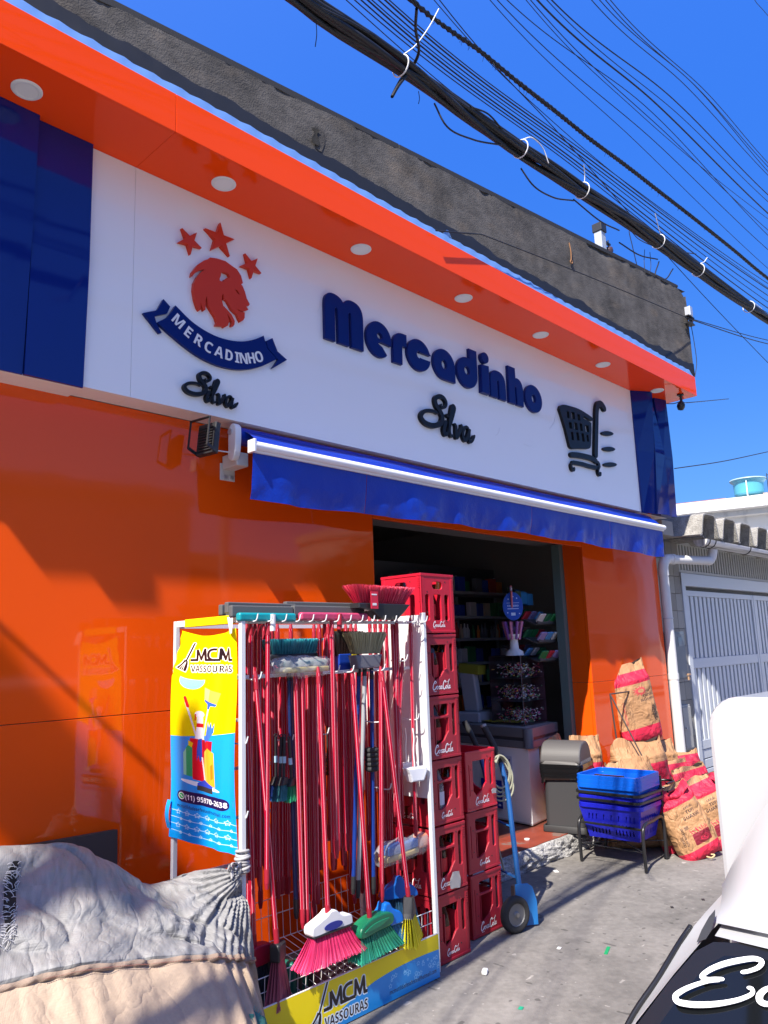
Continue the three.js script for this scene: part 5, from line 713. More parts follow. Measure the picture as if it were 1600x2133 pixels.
  for (let i = 0; i < 3; i++) { const b = base('carton', ['olive green display carton', 'blue display carton beside the green one', 'blue display carton by the door guide'][i] + ' on top of the snack racks', 'carton', null, [6.24 + i * 0.10, 2.12 - i * 0.01, -0.60]); mesh('box', [bx(-0.05, 0.045, -0.05, 0.06, -0.05, 0.05, 0.003)], std([[0.05, 0.09, 0.06], [0.03, 0.22, 0.5], [0.03, 0.2, 0.46]][i], 0.5), b); mesh('lid', [T(bx(-0.05, 0.045, 0, 0.004, -0.06, 0.05), 0, 0.062, 0, 0.5)], std([[0.06, 0.1, 0.07], [0.04, 0.25, 0.55], [0.04, 0.24, 0.5]][i], 0.5), b); }
  // shop scale
  const sc = base('shop_scale', 'pale shop scale with tilted display at the dark end of the counter', 'scale', null, [6.17, 0.955, -1.10]); mesh('housing', [T(bx(-0.12, 0.12, 0, 0.1, -0.15, 0.15, 0.02)), T(bx(-0.03, 0.05, 0.1, 0.48, -0.09, 0.09, 0.02), 0, 0, 0, 0, 0, 0.15)], std([0.38, 0.42, 0.5], 0.4), sc); mesh('sign_board', [T(bx(-0.12, 0.0, 0.46, 0.55, -0.14, 0.1, 0.004), 0.02, 0, 0, 0.1)], std([0.28, 0.28, 0.03], 0.5), sc);
  tag(mesh('yellow_cloth', [T(sheet(12, 8, (u, v) => [(u - 0.5) * 0.25, 0.02 * fbm(u, v, 4, 3, 7) + 0.01, (v - 0.5) * 0.5]), 6.2, 0.957, -0.8)], std([0.4, 0.33, 0.03], 0.9)), 'crumpled yellow cloth on the counter between the scale and the candies', 'cloth');
}
// ---------------------------------------------------------------- shelves at the back of the shop
{
  const sh = base('shelving_unit', 'grey steel shelving full of goods in the dark back of the shop', 'shelving', null, [0, 0, -1.98]), mS = std([0.5, 0.52, 0.58], 0.4), ys = [0.7, 1.0, 1.285, 1.51, 1.77, 2.01, 2.28];
  for (const y of ys) mesh('shelf', [bx(5.5, 7.83, y - 0.03, y, 0.02, 0.36, 0.004)], mS, sh); for (const x of [5.5, 6.27, 7.04, 7.79]) mesh('upright', [bx(x, x + 0.04, 0.14, 2.5, 0.0, 0.02)], mS, sh); mesh('back_sheet', [bx(5.5, 7.83, 0.14, 2.6, -0.02, -0.002)], std([0.12, 0.12, 0.12], 0.8), sh);
  const pal = [[0.07, 0.12, 0.5], [0.6, 0.07, 0.06], [0.75, 0.65, 0.5], [0.06, 0.3, 0.12], [0.04, 0.1, 0.6], [0.75, 0.25, 0.04], [0.2, 0.2, 0.24], [0.8, 0.8, 0.82]].map((c) => std(c, 0.3)); const bt = new THREE.LatheGeometry([[0.001, 0], [0.022, 0], [0.024, 0.09], [0.009, 0.125], [0.008, 0.16], [0.001, 0.16]].map((p) => new THREE.Vector2(p[0], p[1])), 10), bxg = bx(-0.055, 0.055, 0, 0.15, -0.03, 0.03, 0.004);
  let k = 0; for (const [y, bot] of [[1.0, 0], [1.285, 1], [1.51, 0], [1.77, 1], [2.01, 0], [2.28, 0]]) for (let x = 5.6; x < 7.75; x += bot ? 0.075 : 0.15) { if (rnd() < 0.12) continue; const o = new THREE.Mesh(bot ? bt : bxg, pal[Math.floor(rnd() * 8)]); tag(o, bot ? 'dim bottle standing in a row on the shaded back shelves' : 'dim packet standing in a row on the shaded back shelves', bot ? 'bottle' : 'packet', bot ? 'bottles on the dark back shelves' : 'packets on the dark back shelves'); o.name = numbered(bot ? 'shelf_bottle' : 'shelf_packet'); o.position.set(x + rr(-0.015, 0.015), y + 0.001, -1.98 + rr(0.22, 0.3)); o.scale.setScalar(rr(0.8, 1.15)); o.castShadow = o.receiveShadow = true; scene.add(o); k++; }
}
// ---------------------------------------------------------------- swing lid bin
{
  const o = base('trash_bin', 'grey plastic swing lid bin standing on the doorstep', 'trash bin', null, [5.975, 0.143, 0.005], -1.32 + Math.PI / 2);
  o.scale.set(0.92, 1, 0.92); const mB = std([0.04, 0.04, 0.043], 0.55, { bumpMap: wobble, bumpScale: 0.0015 }), mL = std([0.085, 0.08, 0.08], 0.5);
  const fr = (y, w, d, r = 0.05) => rrect(-w / 2, w / 2, -d / 2, d / 2, r, 5).map(([x, z]) => [x, y, z]);
  const loft = (rings) => { const n = rings[0].length; return sheet(n, rings.length - 1, (u, v) => rings[Math.round(v * (rings.length - 1))][Math.round(u * n) % n]); };
  mesh('base', [loft([fr(0, 0.385, 0.385, 0.03), fr(0.005, 0.40, 0.40, 0.03), fr(0.05, 0.395, 0.395, 0.03), fr(0.052, 0.37, 0.37, 0.03)])], std([0.03, 0.03, 0.032], 0.6), o);
  mesh('body', [loft([fr(0.05, 0.355, 0.355), fr(0.2, 0.348, 0.348), fr(0.4, 0.342, 0.342), fr(0.54, 0.338, 0.338)])], mB, o);
  const lidS = shape(smooth([[-0.185, 0.0], [-0.183, 0.05], [-0.15, 0.11], [-0.09, 0.155], [0, 0.168], [0.08, 0.16], [0.15, 0.115], [0.183, 0.05], [0.185, 0.0], [0, 0.0]], 50)); mesh('lid', [T(ext(lidS, 0.34, 0.015), 0, 0.545, -0.17), loft([fr(0.52, 0.385, 0.385), fr(0.565, 0.38, 0.38), fr(0.567, 0.3, 0.3)])], mL, o);
  mesh('swing_flap', [sheet(14, 10, (u, v) => { const a = 0.25 + 1.15 * u, r = 0.172; return [-(r + 0.024) * Math.cos(a) * 0.86 - 0.012, 0.55 + (r - 0.008) * Math.sin(a), -0.12 + 0.24 * v]; })], std([0.095, 0.09, 0.09], 0.45), o);
  const bag = base('bin_liner', 'shiny black plastic liner drooping from under the bin lid', 'bin liner', null, [5.975, 0.143, 0.005], -1.32 + Math.PI / 2); bag.scale.set(0.92, 1, 0.92); const rg = rrect(-0.202, 0.202, -0.202, 0.202, 0.05, 10);
  mesh('film', [sheet(88, 14, (u, v) => { const p = rg[Math.floor(u * rg.length) % rg.length], q = rg[(Math.floor(u * rg.length) + 1) % rg.length], f = u * rg.length - Math.floor(u * rg.length), x = p[0] + (q[0] - p[0]) * f, z = p[1] + (q[1] - p[1]) * f, d = 0.06 + 0.10 * Math.pow(Math.abs(Math.sin(u * 6.28 + 0.9)), 1.5), n = 0.022 * (fbm(u, v * 0.3, 34, 3, 231) - 0.4) * (0.3 + v); return [x * (1.0 + n * 3 - 0.06 * v * v), 0.54 - d * v, z * (1.0 + n * 3 - 0.06 * v * v)]; })], std([0.008, 0.008, 0.009], 0.14), bag);
}

// ---------------------------------------------------------------- downpipe, gutter, neighbour's gate and roof
{
  const mP = std([0.62, 0.62, 0.61], 0.45, { bumpMap: wobble, bumpScale: 0.001 });
  const o = base('downpipe', 'white plastic downpipe with elbow between the orange wall and the tiled pillar', 'downpipe');
  mesh('pipe', [cyl([8.16, 0, 0.03], [8.16, 2.43, 0.03], 0.052, 0.052, 20)], mP, o); mesh('elbow', [tube([[8.16, 2.40, 0.03], [8.17, 2.48, 0.035], [8.22, 2.535, 0.045], [8.32, 2.545, 0.065]], 0.055, 16, 24)], mP, o); mesh('collar', [cyl([8.16, 2.36, 0.03], [8.16, 2.43, 0.03], 0.058, 0.058, 20)], mP, o); mesh('collar', [cyl([8.30, 2.545, 0.062], [8.36, 2.546, 0.072], 0.059, 0.059, 20)], mP, o); mesh('collar', [cyl([8.16, 1.26, 0.03], [8.16, 1.32, 0.03], 0.057, 0.057, 20)], mP, o);
  mesh('cross_pipe', [cyl([8.31, 2.545, 0.065], [8.86, 2.545, 0.22], 0.05, 0.05, 20)], mP, o); mesh('outlet', [tube([[8.84, 2.545, 0.215], [8.93, 2.55, 0.24], [8.96, 2.60, 0.26], [8.96, 2.68, 0.28]], 0.052, 14, 20)], mP, o);
  mesh('pipe_clip', [T(new THREE.TorusGeometry(0.055, 0.006, 6, 20), 8.16, 1.9, 0.03, Math.PI / 2), bx(8.20, 8.24, 1.89, 1.91, 0.0, 0.03)], mGalv, o);
  const g = base('gutter', 'stained white half round gutter under the neighbour roof tiles', 'gutter');
  const gut = new THREE.CylinderGeometry(0.075, 0.075, 7.5, 20, 1, true, 0, Math.PI); T(gut, 0, 0, 0, 0, 0, Math.PI / 2); gut.rotateX(Math.PI); gut.translate(8.58 + 3.75, 2.755, 0.30); const mG = std([1, 1, 1], 0.55, { map: dtex(512, 64, (u, v) => { const s = Math.max(0, fbm(u, v * 0.2, 20, 4, 301) - 0.45) * 2.2, k = 0.62 * (1 - s); return [k, k * 0.98, k * 0.95]; }) }); mesh('trough', [gut, T(new THREE.CylinderGeometry(0.070, 0.070, 7.5, 20, 1, true, 0, Math.PI), 0, 0, 0, 0, 0, Math.PI / 2).rotateX(Math.PI).translate(8.58 + 3.75, 2.755, 0.30)], mG, g);
  const capS = ext(shape([...ell(0, 0, 0.078, 0.078, 16, Math.PI, Math.PI * 2)]), 0.006); mesh('end_plate', [T(capS, 0, 0, 0, 0, Math.PI / 2).translate(8.575, 2.755, 0.30)], mG, g);
  for (const x of [8.66, 8.82, 9.9, 11.1, 12.3]) mesh('joint_ring', [T(new THREE.TorusGeometry(0.078, 0.008, 8, 20, Math.PI), 0, 0, 0, 0, 0, Math.PI).rotateY(Math.PI / 2).translate(x, 2.757, 0.30)], mDark, g);
}
const mTileA = dtex(256, 256, (u, v) => { const k = 0.30 + 0.25 * (fbm(u, v, 5, 5, 311) - 0.5) + 0.14 * (fbm(u, v, 50, 2, 312) - 0.5); return [k * 1.04, k, k * 0.92]; }, [3, 3]);
const nb = base('neighbour_house', 'grey tiled gatehouse beside the shop with big channel roof tiles', 'house');
{
  // tiled pillar with tiles as pieces
  const tones = [[0.26, 0.25, 0.22], [0.30, 0.29, 0.26], [0.22, 0.205, 0.18], [0.28, 0.265, 0.23]].map((c) => std(c, 0.6, { map: null, bumpMap: wobble, bumpScale: 0.001 }));
  mesh('pillar_core', [bx(8.30, 8.98, 0, 2.95, -0.6, -0.158)], std([0.2, 0.19, 0.18], 0.9), nb);
  const tg = new RoundedBoxGeometry(0.166, 0.196, 0.014, 1, 0.003); for (let r = 0; r < 14; r++) for (let c = 0; c < 4; c++) { const m = mesh('tile', [tg], tones[Math.floor(hash(r, c, 5) * 4)], nb); m.position.set(8.386 + c * 0.17, 0.10 + r * 0.2, -0.15 + 0.002 * hash(c, r, 8)); }
  mesh('pillar_return', [bx(8.975, 8.98, 0, 2.9, -0.6, -0.16)], std([0.25, 0.24, 0.22], 0.8), nb);
  // louvre band above the gate
  const mLv = std([0.42, 0.42, 0.39], 0.5); for (let i = 0; i < 62; i++) { const x = 8.93 + i * 0.083; mesh('louvre', [bx(x, x + 0.045, 2.49, 2.80, -0.19, -0.16, 0.003)], mLv, nb); }
  mesh('louvre_frame', [bx(8.90, 14.2, 2.79, 2.84, -0.2, -0.15)], mLv, nb); mesh('louvre_frame', [bx(8.90, 14.2, 2.455, 2.488, -0.2, -0.15)], mLv, nb); mesh('dark_backing', [bx(8.9, 14.2, 2.0, 2.86, -0.6, -0.56)], std([0.05, 0.05, 0.05], 0.9), nb);
  // channel tiles: trapezoid section beams running back from the street
  const mT = std([1, 1, 1], 0.92, { map: mTileA, bumpMap: stuccoBump, bumpScale: 0.012 });
  const sec = (w, h) => { const a = []; const q = [[-w * 0.62, 0], [-w * 0.5, 0.012], [-w * 0.34, h - 0.02], [-w * 0.24, h], [w * 0.24, h], [w * 0.34, h - 0.02], [w * 0.5, 0.012], [w * 0.62, 0]]; return [...q, ...q.map(([x, y]) => [x * 0.90, y - 0.014]).reverse()]; };
  for (let i = 0; i < 13; i++) { const x = 8.68 + i * 0.545, g = ext(shape(sec(0.50, 0.25)), 5.2, 0.002, 4); T(g, x, 2.80 - 0.012 * i * 0.2, -4.92 + (i % 2) * 0.015, -0.045 * 0); g.rotateX(0); const m = mesh('roof_tile', [muv(g)], mT, nb); m.rotation.x = 0.035; m.position.y = 0.0; }
  for (let i = 0; i < 12; i++) { const x = 8.95 + i * 0.545, g = ext(shape([[-0.16, 0.03], [-0.1, 0.0], [0.1, 0.0], [0.16, 0.03], [0.15, 0.05], [0.095, 0.016], [-0.095, 0.016], [-0.15, 0.05]]), 5.0, 0.001, 4); const m = mesh('roof_channel', [muv(T(g, x, 2.79, -4.85))], mT, nb); m.rotation.x = 0.035; }
  mesh('eave_beam', [bx(8.30, 15, 2.86, 2.93, -0.9, -0.5)], std([0.2, 0.2, 0.2], 0.9), nb);
  mesh('verge_board', [bx(8.09, 8.36, 2.80, 2.96, -4.8, 0.10)], std([0.30, 0.29, 0.27], 0.9), nb); mesh('back_wall', [bx(8.3, 15, 0, 2.85, -5, -4.8)], std([0.3, 0.3, 0.3], 0.9), nb);
}
{
  const o = base('sliding_gate', 'pale blue grey metal gate of slats above solid boards', 'gate'); const mGt = std([0.52, 0.56, 0.61], 0.38, { bumpMap: wobble, bumpScale: 0.0008 });
  mesh('gate_frame', [bx(8.985, 9.08, 0, 2.45, -0.26, -0.13, 0.004)], mGt, o); mesh('gate_frame', [bx(8.985, 14.2, 2.30, 2.45, -0.26, -0.135, 0.004)], mGt, o); mesh('track_shadow', [bx(9.08, 14, 2.255, 2.30, -0.30, -0.22)], mDark, o);
  for (const [x0, x1] of [[9.085, 11.345], [11.36, 13.8]]) {
    mesh('leaf_frame', [bx(x0, x0 + 0.055, 0.03, 2.25, -0.215, -0.165, 0.003)], mGt, o); mesh('leaf_frame', [bx(x1 - 0.055, x1, 0.03, 2.25, -0.215, -0.165, 0.003)], mGt, o);
    for (const [y0, y1] of [[2.185, 2.25], [1.335, 1.45], [0.42, 0.52], [0.03, 0.09]]) mesh('cross_rail', [bx(x0 + 0.056, x1 - 0.056, y0, y1, -0.21, -0.168, 0.003)], mGt, o);
    for (let x = x0 + 0.085; x < x1 - 0.1; x += 0.1255) { mesh('slat', [bx(x, x + 0.078, 1.452, 2.183, -0.205, -0.178, 0.003)], mGt, o); mesh('slat', [bx(x, x + 0.078, 0.522, 1.333, -0.205, -0.178, 0.003)], mGt, o); }
    for (let i = 0; i < 3; i++) mesh('board', [bx(x0 + 0.057, x1 - 0.057, 0.095 + i * 0.109, 0.195 + i * 0.109, -0.205, -0.175, 0.006)], mGt, o);
    mesh('leaf_backing', [bx(x0 + 0.057, x1 - 0.057, 0.1, 2.18, -0.30, -0.295)], std([0.16, 0.17, 0.19], 0.7), o);
  }
  const mb = base('meter_box', 'dark blue grey meter box on the tiled pillar beside the downpipe', 'meter box', null, [8.53, 1.50, -0.135]); const mM = std([0.10, 0.13, 0.17], 0.4);
  mesh('housing', [bx(-0.15, 0.15, -0.26, 0.26, -0.01, 0.10, 0.008)], mM, mb); mesh('door', [bx(-0.13, 0.13, -0.24, 0.24, 0.10, 0.108, 0.003)], mM, mb); mesh('window', [bx(-0.04, 0.06, 0.10, 0.20, 0.108, 0.111)], std([0.2, 0.22, 0.24], 0.1), mb); mesh('lock', [bx(0.10, 0.16, -0.22, -0.20, 0.108, 0.13), T(bx(0.11, 0.14, -0.27, -0.23, 0.11, 0.125), 0, 0, 0)], std([0.4, 0.25, 0.15], 0.5), mb);
  const m2 = base('gas_cabinet', 'pale grey utility cabinet with perforated panel low on the tiled pillar', 'utility cabinet', null, [8.54, 0.72, -0.135]); const mC = std([0.36, 0.36, 0.34], 0.5);
  mesh('housing', [bx(-0.22, 0.22, -0.24, 0.24, -0.01, 0.05, 0.006)], mC, m2); mesh('door', [bx(0.0, 0.205, -0.22, 0.22, 0.05, 0.062, 0.003)], mC, m2); const hl = []; for (let i = 0; i < 4; i++) for (let j = 0; j < 8; j++) hl.push(bx(-0.17 + i * 0.035, -0.148 + i * 0.035, -0.06 + j * 0.028, -0.04 + j * 0.028, 0.0495, 0.052)); mesh('perforation', hl, mDark, m2).userData.kind = 'stuff'; mesh('knob', [T(disc(0.012, 0.02, 10), 0.03, 0.0, 0.07, Math.PI / 2)], mGalv, m2);
}
// ---------------------------------------------------------------- things beyond the gate
{
  const w = base('garden_wall', 'tall pale grey rendered wall behind the tiled roof', 'wall', null, [0, 0, 0]);
  mesh('wall_face', [sheet(60, 12, (u, v) => { const x = 13.2 + 8 * u, top = 4.06 - 0.10 * u - 0.25 * u * u; return [x, top * v, -3.2 + 2.6 * u]; }, (u, v) => [u * 8, v * 4]), sheet(60, 1, (u, v) => [13.2 + 8 * u, 4.06 - 0.10 * u - 0.25 * u * u, -3.2 + 2.6 * u - 0.25 * v], (u, v) => [u * 8, v * 0.3]), sheet(1, 6, (u, v) => [13.2, 4.06 * v, -3.2 - 3 * u], (u, v) => [u * 3, v * 4])], mPaleWall, w);
  const b = base('white_house', 'white flat roofed house behind the grey wall with weathered parapet', 'house', null, [20, 0, -4.77], -1.307);
  mesh('wall', [bx(-1.5, 9, 0, 4.82, -9, -0.7)], mWhiteWall, b); mesh('roof_slab', [bx(-2.2, 10, 4.95, 5.24, -9.5, 0, 0.01)], mWhiteWall, b); mesh('roof_band', [bx(-1.9, 9.5, 4.82, 4.949, -9.2, -0.35)], mWhiteWall, b); mesh('ledge', [bx(-2.0, 9.5, 4.30, 4.36, -9, -0.3)], mWhiteWall, b); mesh('parapet_cap', [bx(-2.1, 1.2, 5.24, 5.262, -9.3, -0.03)], mTileEdge(), b);
  mesh('old_bricks', [bx(-0.9, -0.2, 5.24, 5.34, -0.9, -0.1, 0.03)], mRough, b);
  const r = base('aerial_rod', 'thin upright wire rod on the white house roof', 'rod'); mesh('rod', [cyl([18.5, 4.3, -2.0], [18.5, 5.35, -2.0], 0.012, 0.008, 5)], mDark, r); mesh('hook', [cyl([18.5, 5.3, -2.0], [18.5, 5.36, -1.85], 0.008, 0.008, 5)], mDark, r);
  const t = base('water_tank', 'round light blue plastic water tank on the white house roof', 'water tank', null, [21.0, 5.245, -3.25]); t.scale.setScalar(0.86); const mTk = std([0.10, 0.40, 0.50], 0.35);
  const pr = [[0.001, 0.0], [0.40, 0.0], [0.405, 0.13], [0.418, 0.14], [0.425, 0.40], [0.44, 0.47], [0.50, 0.52], [0.51, 0.545]].map((p) => new THREE.Vector2(p[0], p[1] + 0.02)); mesh('tank_body', [new THREE.LatheGeometry(pr, 44)], mTk, t); mesh('lid', [new THREE.LatheGeometry([[0.52, 0.55], [0.515, 0.585], [0.42, 0.60], [0.001, 0.64]].map((p) => new THREE.Vector2(p[0], p[1] + 0.02)), 44)], std([0.30, 0.42, 0.46], 0.4), t); mesh('pipe', [cyl([-0.46, 0, 0.1], [-0.455, 0.5, 0.1], 0.02, 0.02, 8)], mWhite, t); mesh('pad', [bx(-0.5, 0.5, 0, 0.02, -0.5, 0.5)], mRough, t); mesh('block', [bx(-0.25, 0.15, 0.02, 0.09, 0.46, 0.6, 0.01)], std([0.35, 0.3, 0.26], 0.9), t);
}
function mTileEdge() { return std([0.30, 0.12, 0.08], 0.9); }

// ---------------------------------------------------------------- charcoal bags
const bagTex = (kind) => ctex(512, 1024, (g, w, h) => {
  g.fillStyle = '#a97f58'; g.fillRect(0, 0, w, h); for (let i = 0; i < 2600; i++) { g.fillStyle = i % 2 ? 'rgba(90,55,25,0.07)' : 'rgba(255,225,180,0.07)'; g.fillRect(rnd() * w, rnd() * h, 2 + rnd() * 26, 1.5); }
  const red = '#c2203f', ink = '#2a2024', wine = '#7c1a2c', band = (a, b) => { g.fillStyle = red; g.fillRect(0, a * h, w, (b - a) * h); }; const tx = (s, x, y, f, c, mw) => { g.font = f; g.fillStyle = c; g.fillText(s, x, y, mw); };
  g.textAlign = 'center'; g.textBaseline = 'middle';
  if (kind === 'tupi') {
    band(0.06, 0.25); band(0.84, 1); for (let i = 0; i < 3; i++) tx(['CARVÃO', 'PARA CHURRASCO', 'CARBÓN VEGETAL'][i], w * 0.62, h * (0.15 + i * 0.033), 'bold 24px sans-serif', wine);
    g.save(); g.translate(w * 0.56, 0); g.scale(0.55, 1); tx('CARVÃO', 0, h * 0.315, 'bold 40px sans-serif', ink); tx('TUPI', 0, h * 0.37, 'bold 62px sans-serif', ink); tx('GUARANI', 0, h * 0.435, 'bold 62px sans-serif', ink); g.restore();
    g.save(); g.translate(w * 0.20, h * 0.64); g.rotate(-Math.PI / 2); g.scale(0.8, 1); tx('CARVÃO', -60, -20, 'bold 44px sans-serif', ink); tx('TUPI GUARANI', 0, 26, 'bold 44px sans-serif', ink); g.restore();
    g.fillStyle = wine; g.beginPath(); g.roundRect(w * 0.43, h * 0.65, w * 0.30, h * 0.15, 18); g.fill(); g.strokeStyle = '#c2203f'; g.lineWidth = 5; g.beginPath(); g.arc(w * 0.58, h * 0.74, 34, 0, 7); g.stroke(); g.beginPath(); g.arc(w * 0.58, h * 0.74, 16, 0, 7); g.stroke(); for (let i = 0; i < 8; i++) { g.beginPath(); g.moveTo(w * 0.45 + i * 18, h * 0.645); g.lineTo(w * 0.435 + i * 21 - 10, h * (0.585 + 0.018 * (i % 2))); g.lineWidth = 7; g.strokeStyle = '#cf2c48'; g.stroke(); }
    g.fillStyle = '#2a2024'; for (let i = 0; i < 14; i++) g.fillRect(w * 0.32 + i * 4, h * 0.52, 1 + (i * 7) % 3, h * 0.045); for (let i = 0; i < 5; i++) tx('conteúdo 3 kg', w * 0.6, h * (0.87 + i * 0.026), '20px sans-serif', wine);
  } else if (kind === 'silv') {
    band(0.11, 0.26); band(0.80, 1); tx('carvão para', w * 0.78, h * 0.17, 'bold 24px sans-serif', wine); tx('churrasco', w * 0.78, h * 0.20, 'bold 24px sans-serif', wine); tx('e lareira', w * 0.78, h * 0.23, 'bold 24px sans-serif', wine);
    g.strokeStyle = red; for (let i = 0; i < 26; i++) { const a = i / 26 * 6.28; g.lineWidth = 6; g.beginPath(); g.moveTo(w * 0.56 + 26 * Math.cos(a), h * 0.36 + 26 * Math.sin(a)); g.lineTo(w * 0.56 + (48 + 14 * (i % 2)) * Math.cos(a), h * 0.36 + (48 + 14 * (i % 2)) * Math.sin(a)); g.stroke(); }
    tx('carvão', w * 0.74, h * 0.425, 'bold 52px serif', ink); tx('silvestre', w * 0.74, h * 0.475, 'bold 52px serif', ink); g.fillStyle = 'rgba(40,28,24,0.85)'; for (let i = 0; i < 420; i++) { const a = rnd() * 6.28, q = Math.sqrt(rnd()); g.fillRect(w * 0.76 + 52 * q * Math.cos(a), h * 0.66 + 100 * q * Math.sin(a), 3 + rnd() * 11, 2 + rnd() * 8); }
    g.save(); g.translate(w * 0.24, h * 0.60); g.rotate(-Math.PI / 2); for (let i = 0; i < 7; i++) { g.fillStyle = i < 2 ? red : '#5b4636'; for (let k = 0; k < 30; k++) if (rnd() < 0.8) g.fillRect(-150 + k * 10, -40 + i * 17, 7, i < 2 ? 8 : 5); } g.restore(); tx('carvão vegetal', w * 0.3, h * 0.88, 'bold 26px sans-serif', wine); tx('bom para churrasco', w * 0.75, h * 0.86, 'bold 22px sans-serif', wine);
  } else { band(0.30, 0.62); for (let i = 0; i < 3; i++) tx(['CARVÃO DE EUCALIPTO', 'PARA CHURRASCO', 'BRASA E LAREIRA'][i], w * 0.45, h * (0.39 + 0.07 * i), 'bold 38px sans-serif', wine); g.strokeStyle = red; for (let i = 0; i < 20; i++) { const a = i / 20 * 6.28; g.lineWidth = 5; g.beginPath(); g.moveTo(w * 0.75 + 20 * Math.cos(a), h * 0.76 + 20 * Math.sin(a)); g.lineTo(w * 0.75 + 50 * Math.cos(a), h * 0.76 + 50 * Math.sin(a)); g.stroke(); } }
});
const bagBump = dtex(512, 512, grey((u, v) => { const a = fbm(u, v, 6, 4, 401), c = Math.abs(fbm(u + 0.3 * a, v, 9, 3, 402) - 0.5) * 2; return 0.5 * a + 0.5 * (1 - c); }), [1, 1], false);
const bagMats = ['tupi', 'silv', 'kraft'].map((k) => std([1, 1, 1], 0.62, { map: bagTex(k), bumpMap: bagBump, bumpScale: 0.022 }));
let bagN = 0;
function bag(label, m, w, h, d, pos, rot, o2 = {}) {
  const o = base('charcoal_bag', label, 'charcoal bag', null, pos); o.rotation.set(...rot); const sd = (++bagN) * 13.7, nu = 56, nv = 44;
  const P = (u, v) => {   // u round the bag, v up: a stuffed sack pinched flat at the top
    const a = u * Math.PI * 2, ca = Math.cos(a), sa = Math.sin(a), e = 0.55 + 0.25 * v, bot = Math.min(1, 0.55 + Math.sqrt(v / 0.08) * 0.45), full = Math.sin(Math.PI * Math.min(1, 0.12 + v * 0.8)) * 0.35 + 0.72;
    const thick = v > 0.8 ? Math.max(0.10, 1 - ((v - 0.8) / 0.2) ** 0.8 * 0.9) : 1; const n = fbm(u, v * 0.5, 10, 4, Math.floor(sd)) - 0.5, n2 = fbm(u, v * 0.25, 22, 3, Math.floor(sd) + 7) - 0.5;
    let x = Math.sign(ca) * Math.pow(Math.abs(ca), e) * w / 2 * (0.94 + 0.07 * full) * (bot * 0.12 + 0.88), z = Math.sign(sa) * Math.pow(Math.abs(sa), 0.8) * d / 2 * full * thick * bot;
    const y = h * v + (v > 0.97 ? 0.03 * n2 + (o2.jag || 0) * (fbm(u, 0.1, 9, 2, Math.floor(sd) + 3) - 0.5) : 0); const bulge = 1 + 0.30 * n + (v > 0.75 ? 0.5 * n2 : 0.16 * n2);
    z *= bulge; x *= 1 + 0.05 * n; z += 0.022 * n2 * (v > 0.6 ? 1.4 : 0.6) + (o2.slump || 0) * v * v; x += (o2.lean || 0) * v * v; return [x, y, z];
  };
  mesh('sack', [sheet(nu, nv, P, (u, v) => { const a = u * Math.PI * 2, t = Math.cos(a); return [(Math.sin(a) >= 0 ? 0.5 - 0.0 : 0.5) + t * 0.5, v]; }), sheet(nu, 2, (u, v) => { const p = P(u, 0); return [p[0] * (1 - v), p[1] + 0.004 * v, p[2] * (1 - v)]; }, (u, v) => [0.5, 0.02])], m, o);
  if (o2.flap) mesh('folded_top', [sheet(10, 8, (u, v) => [(u - 0.5) * w * (0.92 - 0.35 * v), h * 0.97 + 0.02 * Math.sin(u * 8) - 0.085 * v, d * 0.12 + 0.06 * Math.sin(v * 2.6) + 0.012 * Math.sin(u * 11 + v * 5)], (u, v) => [u, 0.9 - 0.05 * v])], m, o);
  if (o2.tie) mesh('string_tie', [tube([[-0.02, 0.015, d * 0.45], [0.0, 0.0, d * 0.6], [0.03, 0.008, d * 0.62], [0.01, 0.02, d * 0.55]], 0.006, 5)], std([0.55, 0.38, 0.2], 0.8), o);
  if (o2.open) mesh('dark_opening', [sheet(16, 4, (u, v) => { const p = P(u, 1); return [p[0] * (0.93 - 0.6 * v), p[1] - 0.008 - 0.03 * v, p[2] * (0.9 - 0.5 * v)]; })], std([0.03, 0.02, 0.015], 1), o);
  return o;
}
const TU = bagMats[0], SI = bagMats[1], KR = bagMats[2], ry = -0.75;
bag('tall charcoal bag leaning on the orange wall at the top of the pile', SI, 0.46, 0.74, 0.20, [7.20, 0.72, 0.10], [-0.08, -0.45, 0.13], { jag: 0.10, open: 1, lean: 0.02 });
bag('slim charcoal bag standing between the bin and the doorway corner', KR, 0.30, 0.72, 0.20, [6.28, 0.143, 0.02], [-0.03, -0.5, -0.02], { jag: 0.05, open: 1 });
bag('dark brown crumpled charcoal bag behind the bin lid', KR, 0.28, 0.70, 0.18, [6.30, 0.143, -0.22], [-0.1, -0.3, 0.12], { jag: 0.06 });
bag('charcoal bag with wide red band under the tall one, torn open at the top', KR, 0.56, 0.66, 0.24, [6.86, 0.12, 0.26], [-0.06, -0.45, 0.04], { jag: 0.12, open: 1 });
bag('plain kraft charcoal bag lying low behind the blue baskets', KR, 0.46, 0.66, 0.22, [6.52, 0.0, 0.36], [-0.10, -0.5, 0.03], { jag: 0.05 });
bag('small red banded bag squeezed behind by the white downpipe', KR, 0.34, 0.66, 0.22, [7.52, 0.05, 0.12], [-0.05, -0.4, -0.02], { jag: 0.05 });
bag('shaded charcoal bag with black print beside the tiled pillar', TU, 0.36, 0.56, 0.2, [7.30, 0.0, 0.38], [-0.18, -0.55, -0.03], { jag: 0.04 }); bag('shaded charcoal bag nearest the gate with a grey torn top', TU, 0.40, 0.58, 0.2, [7.78, 0.0, 0.28], [-0.2, -0.5, -0.05], { jag: 0.06, open: 1 });
bag('charcoal bag leaning just behind the basket rack, shadowed by its legs', TU, 0.30, 0.50, 0.17, [6.36, 0.0, 0.78], [-0.20, -0.62, 0.10], { tie: 1 });
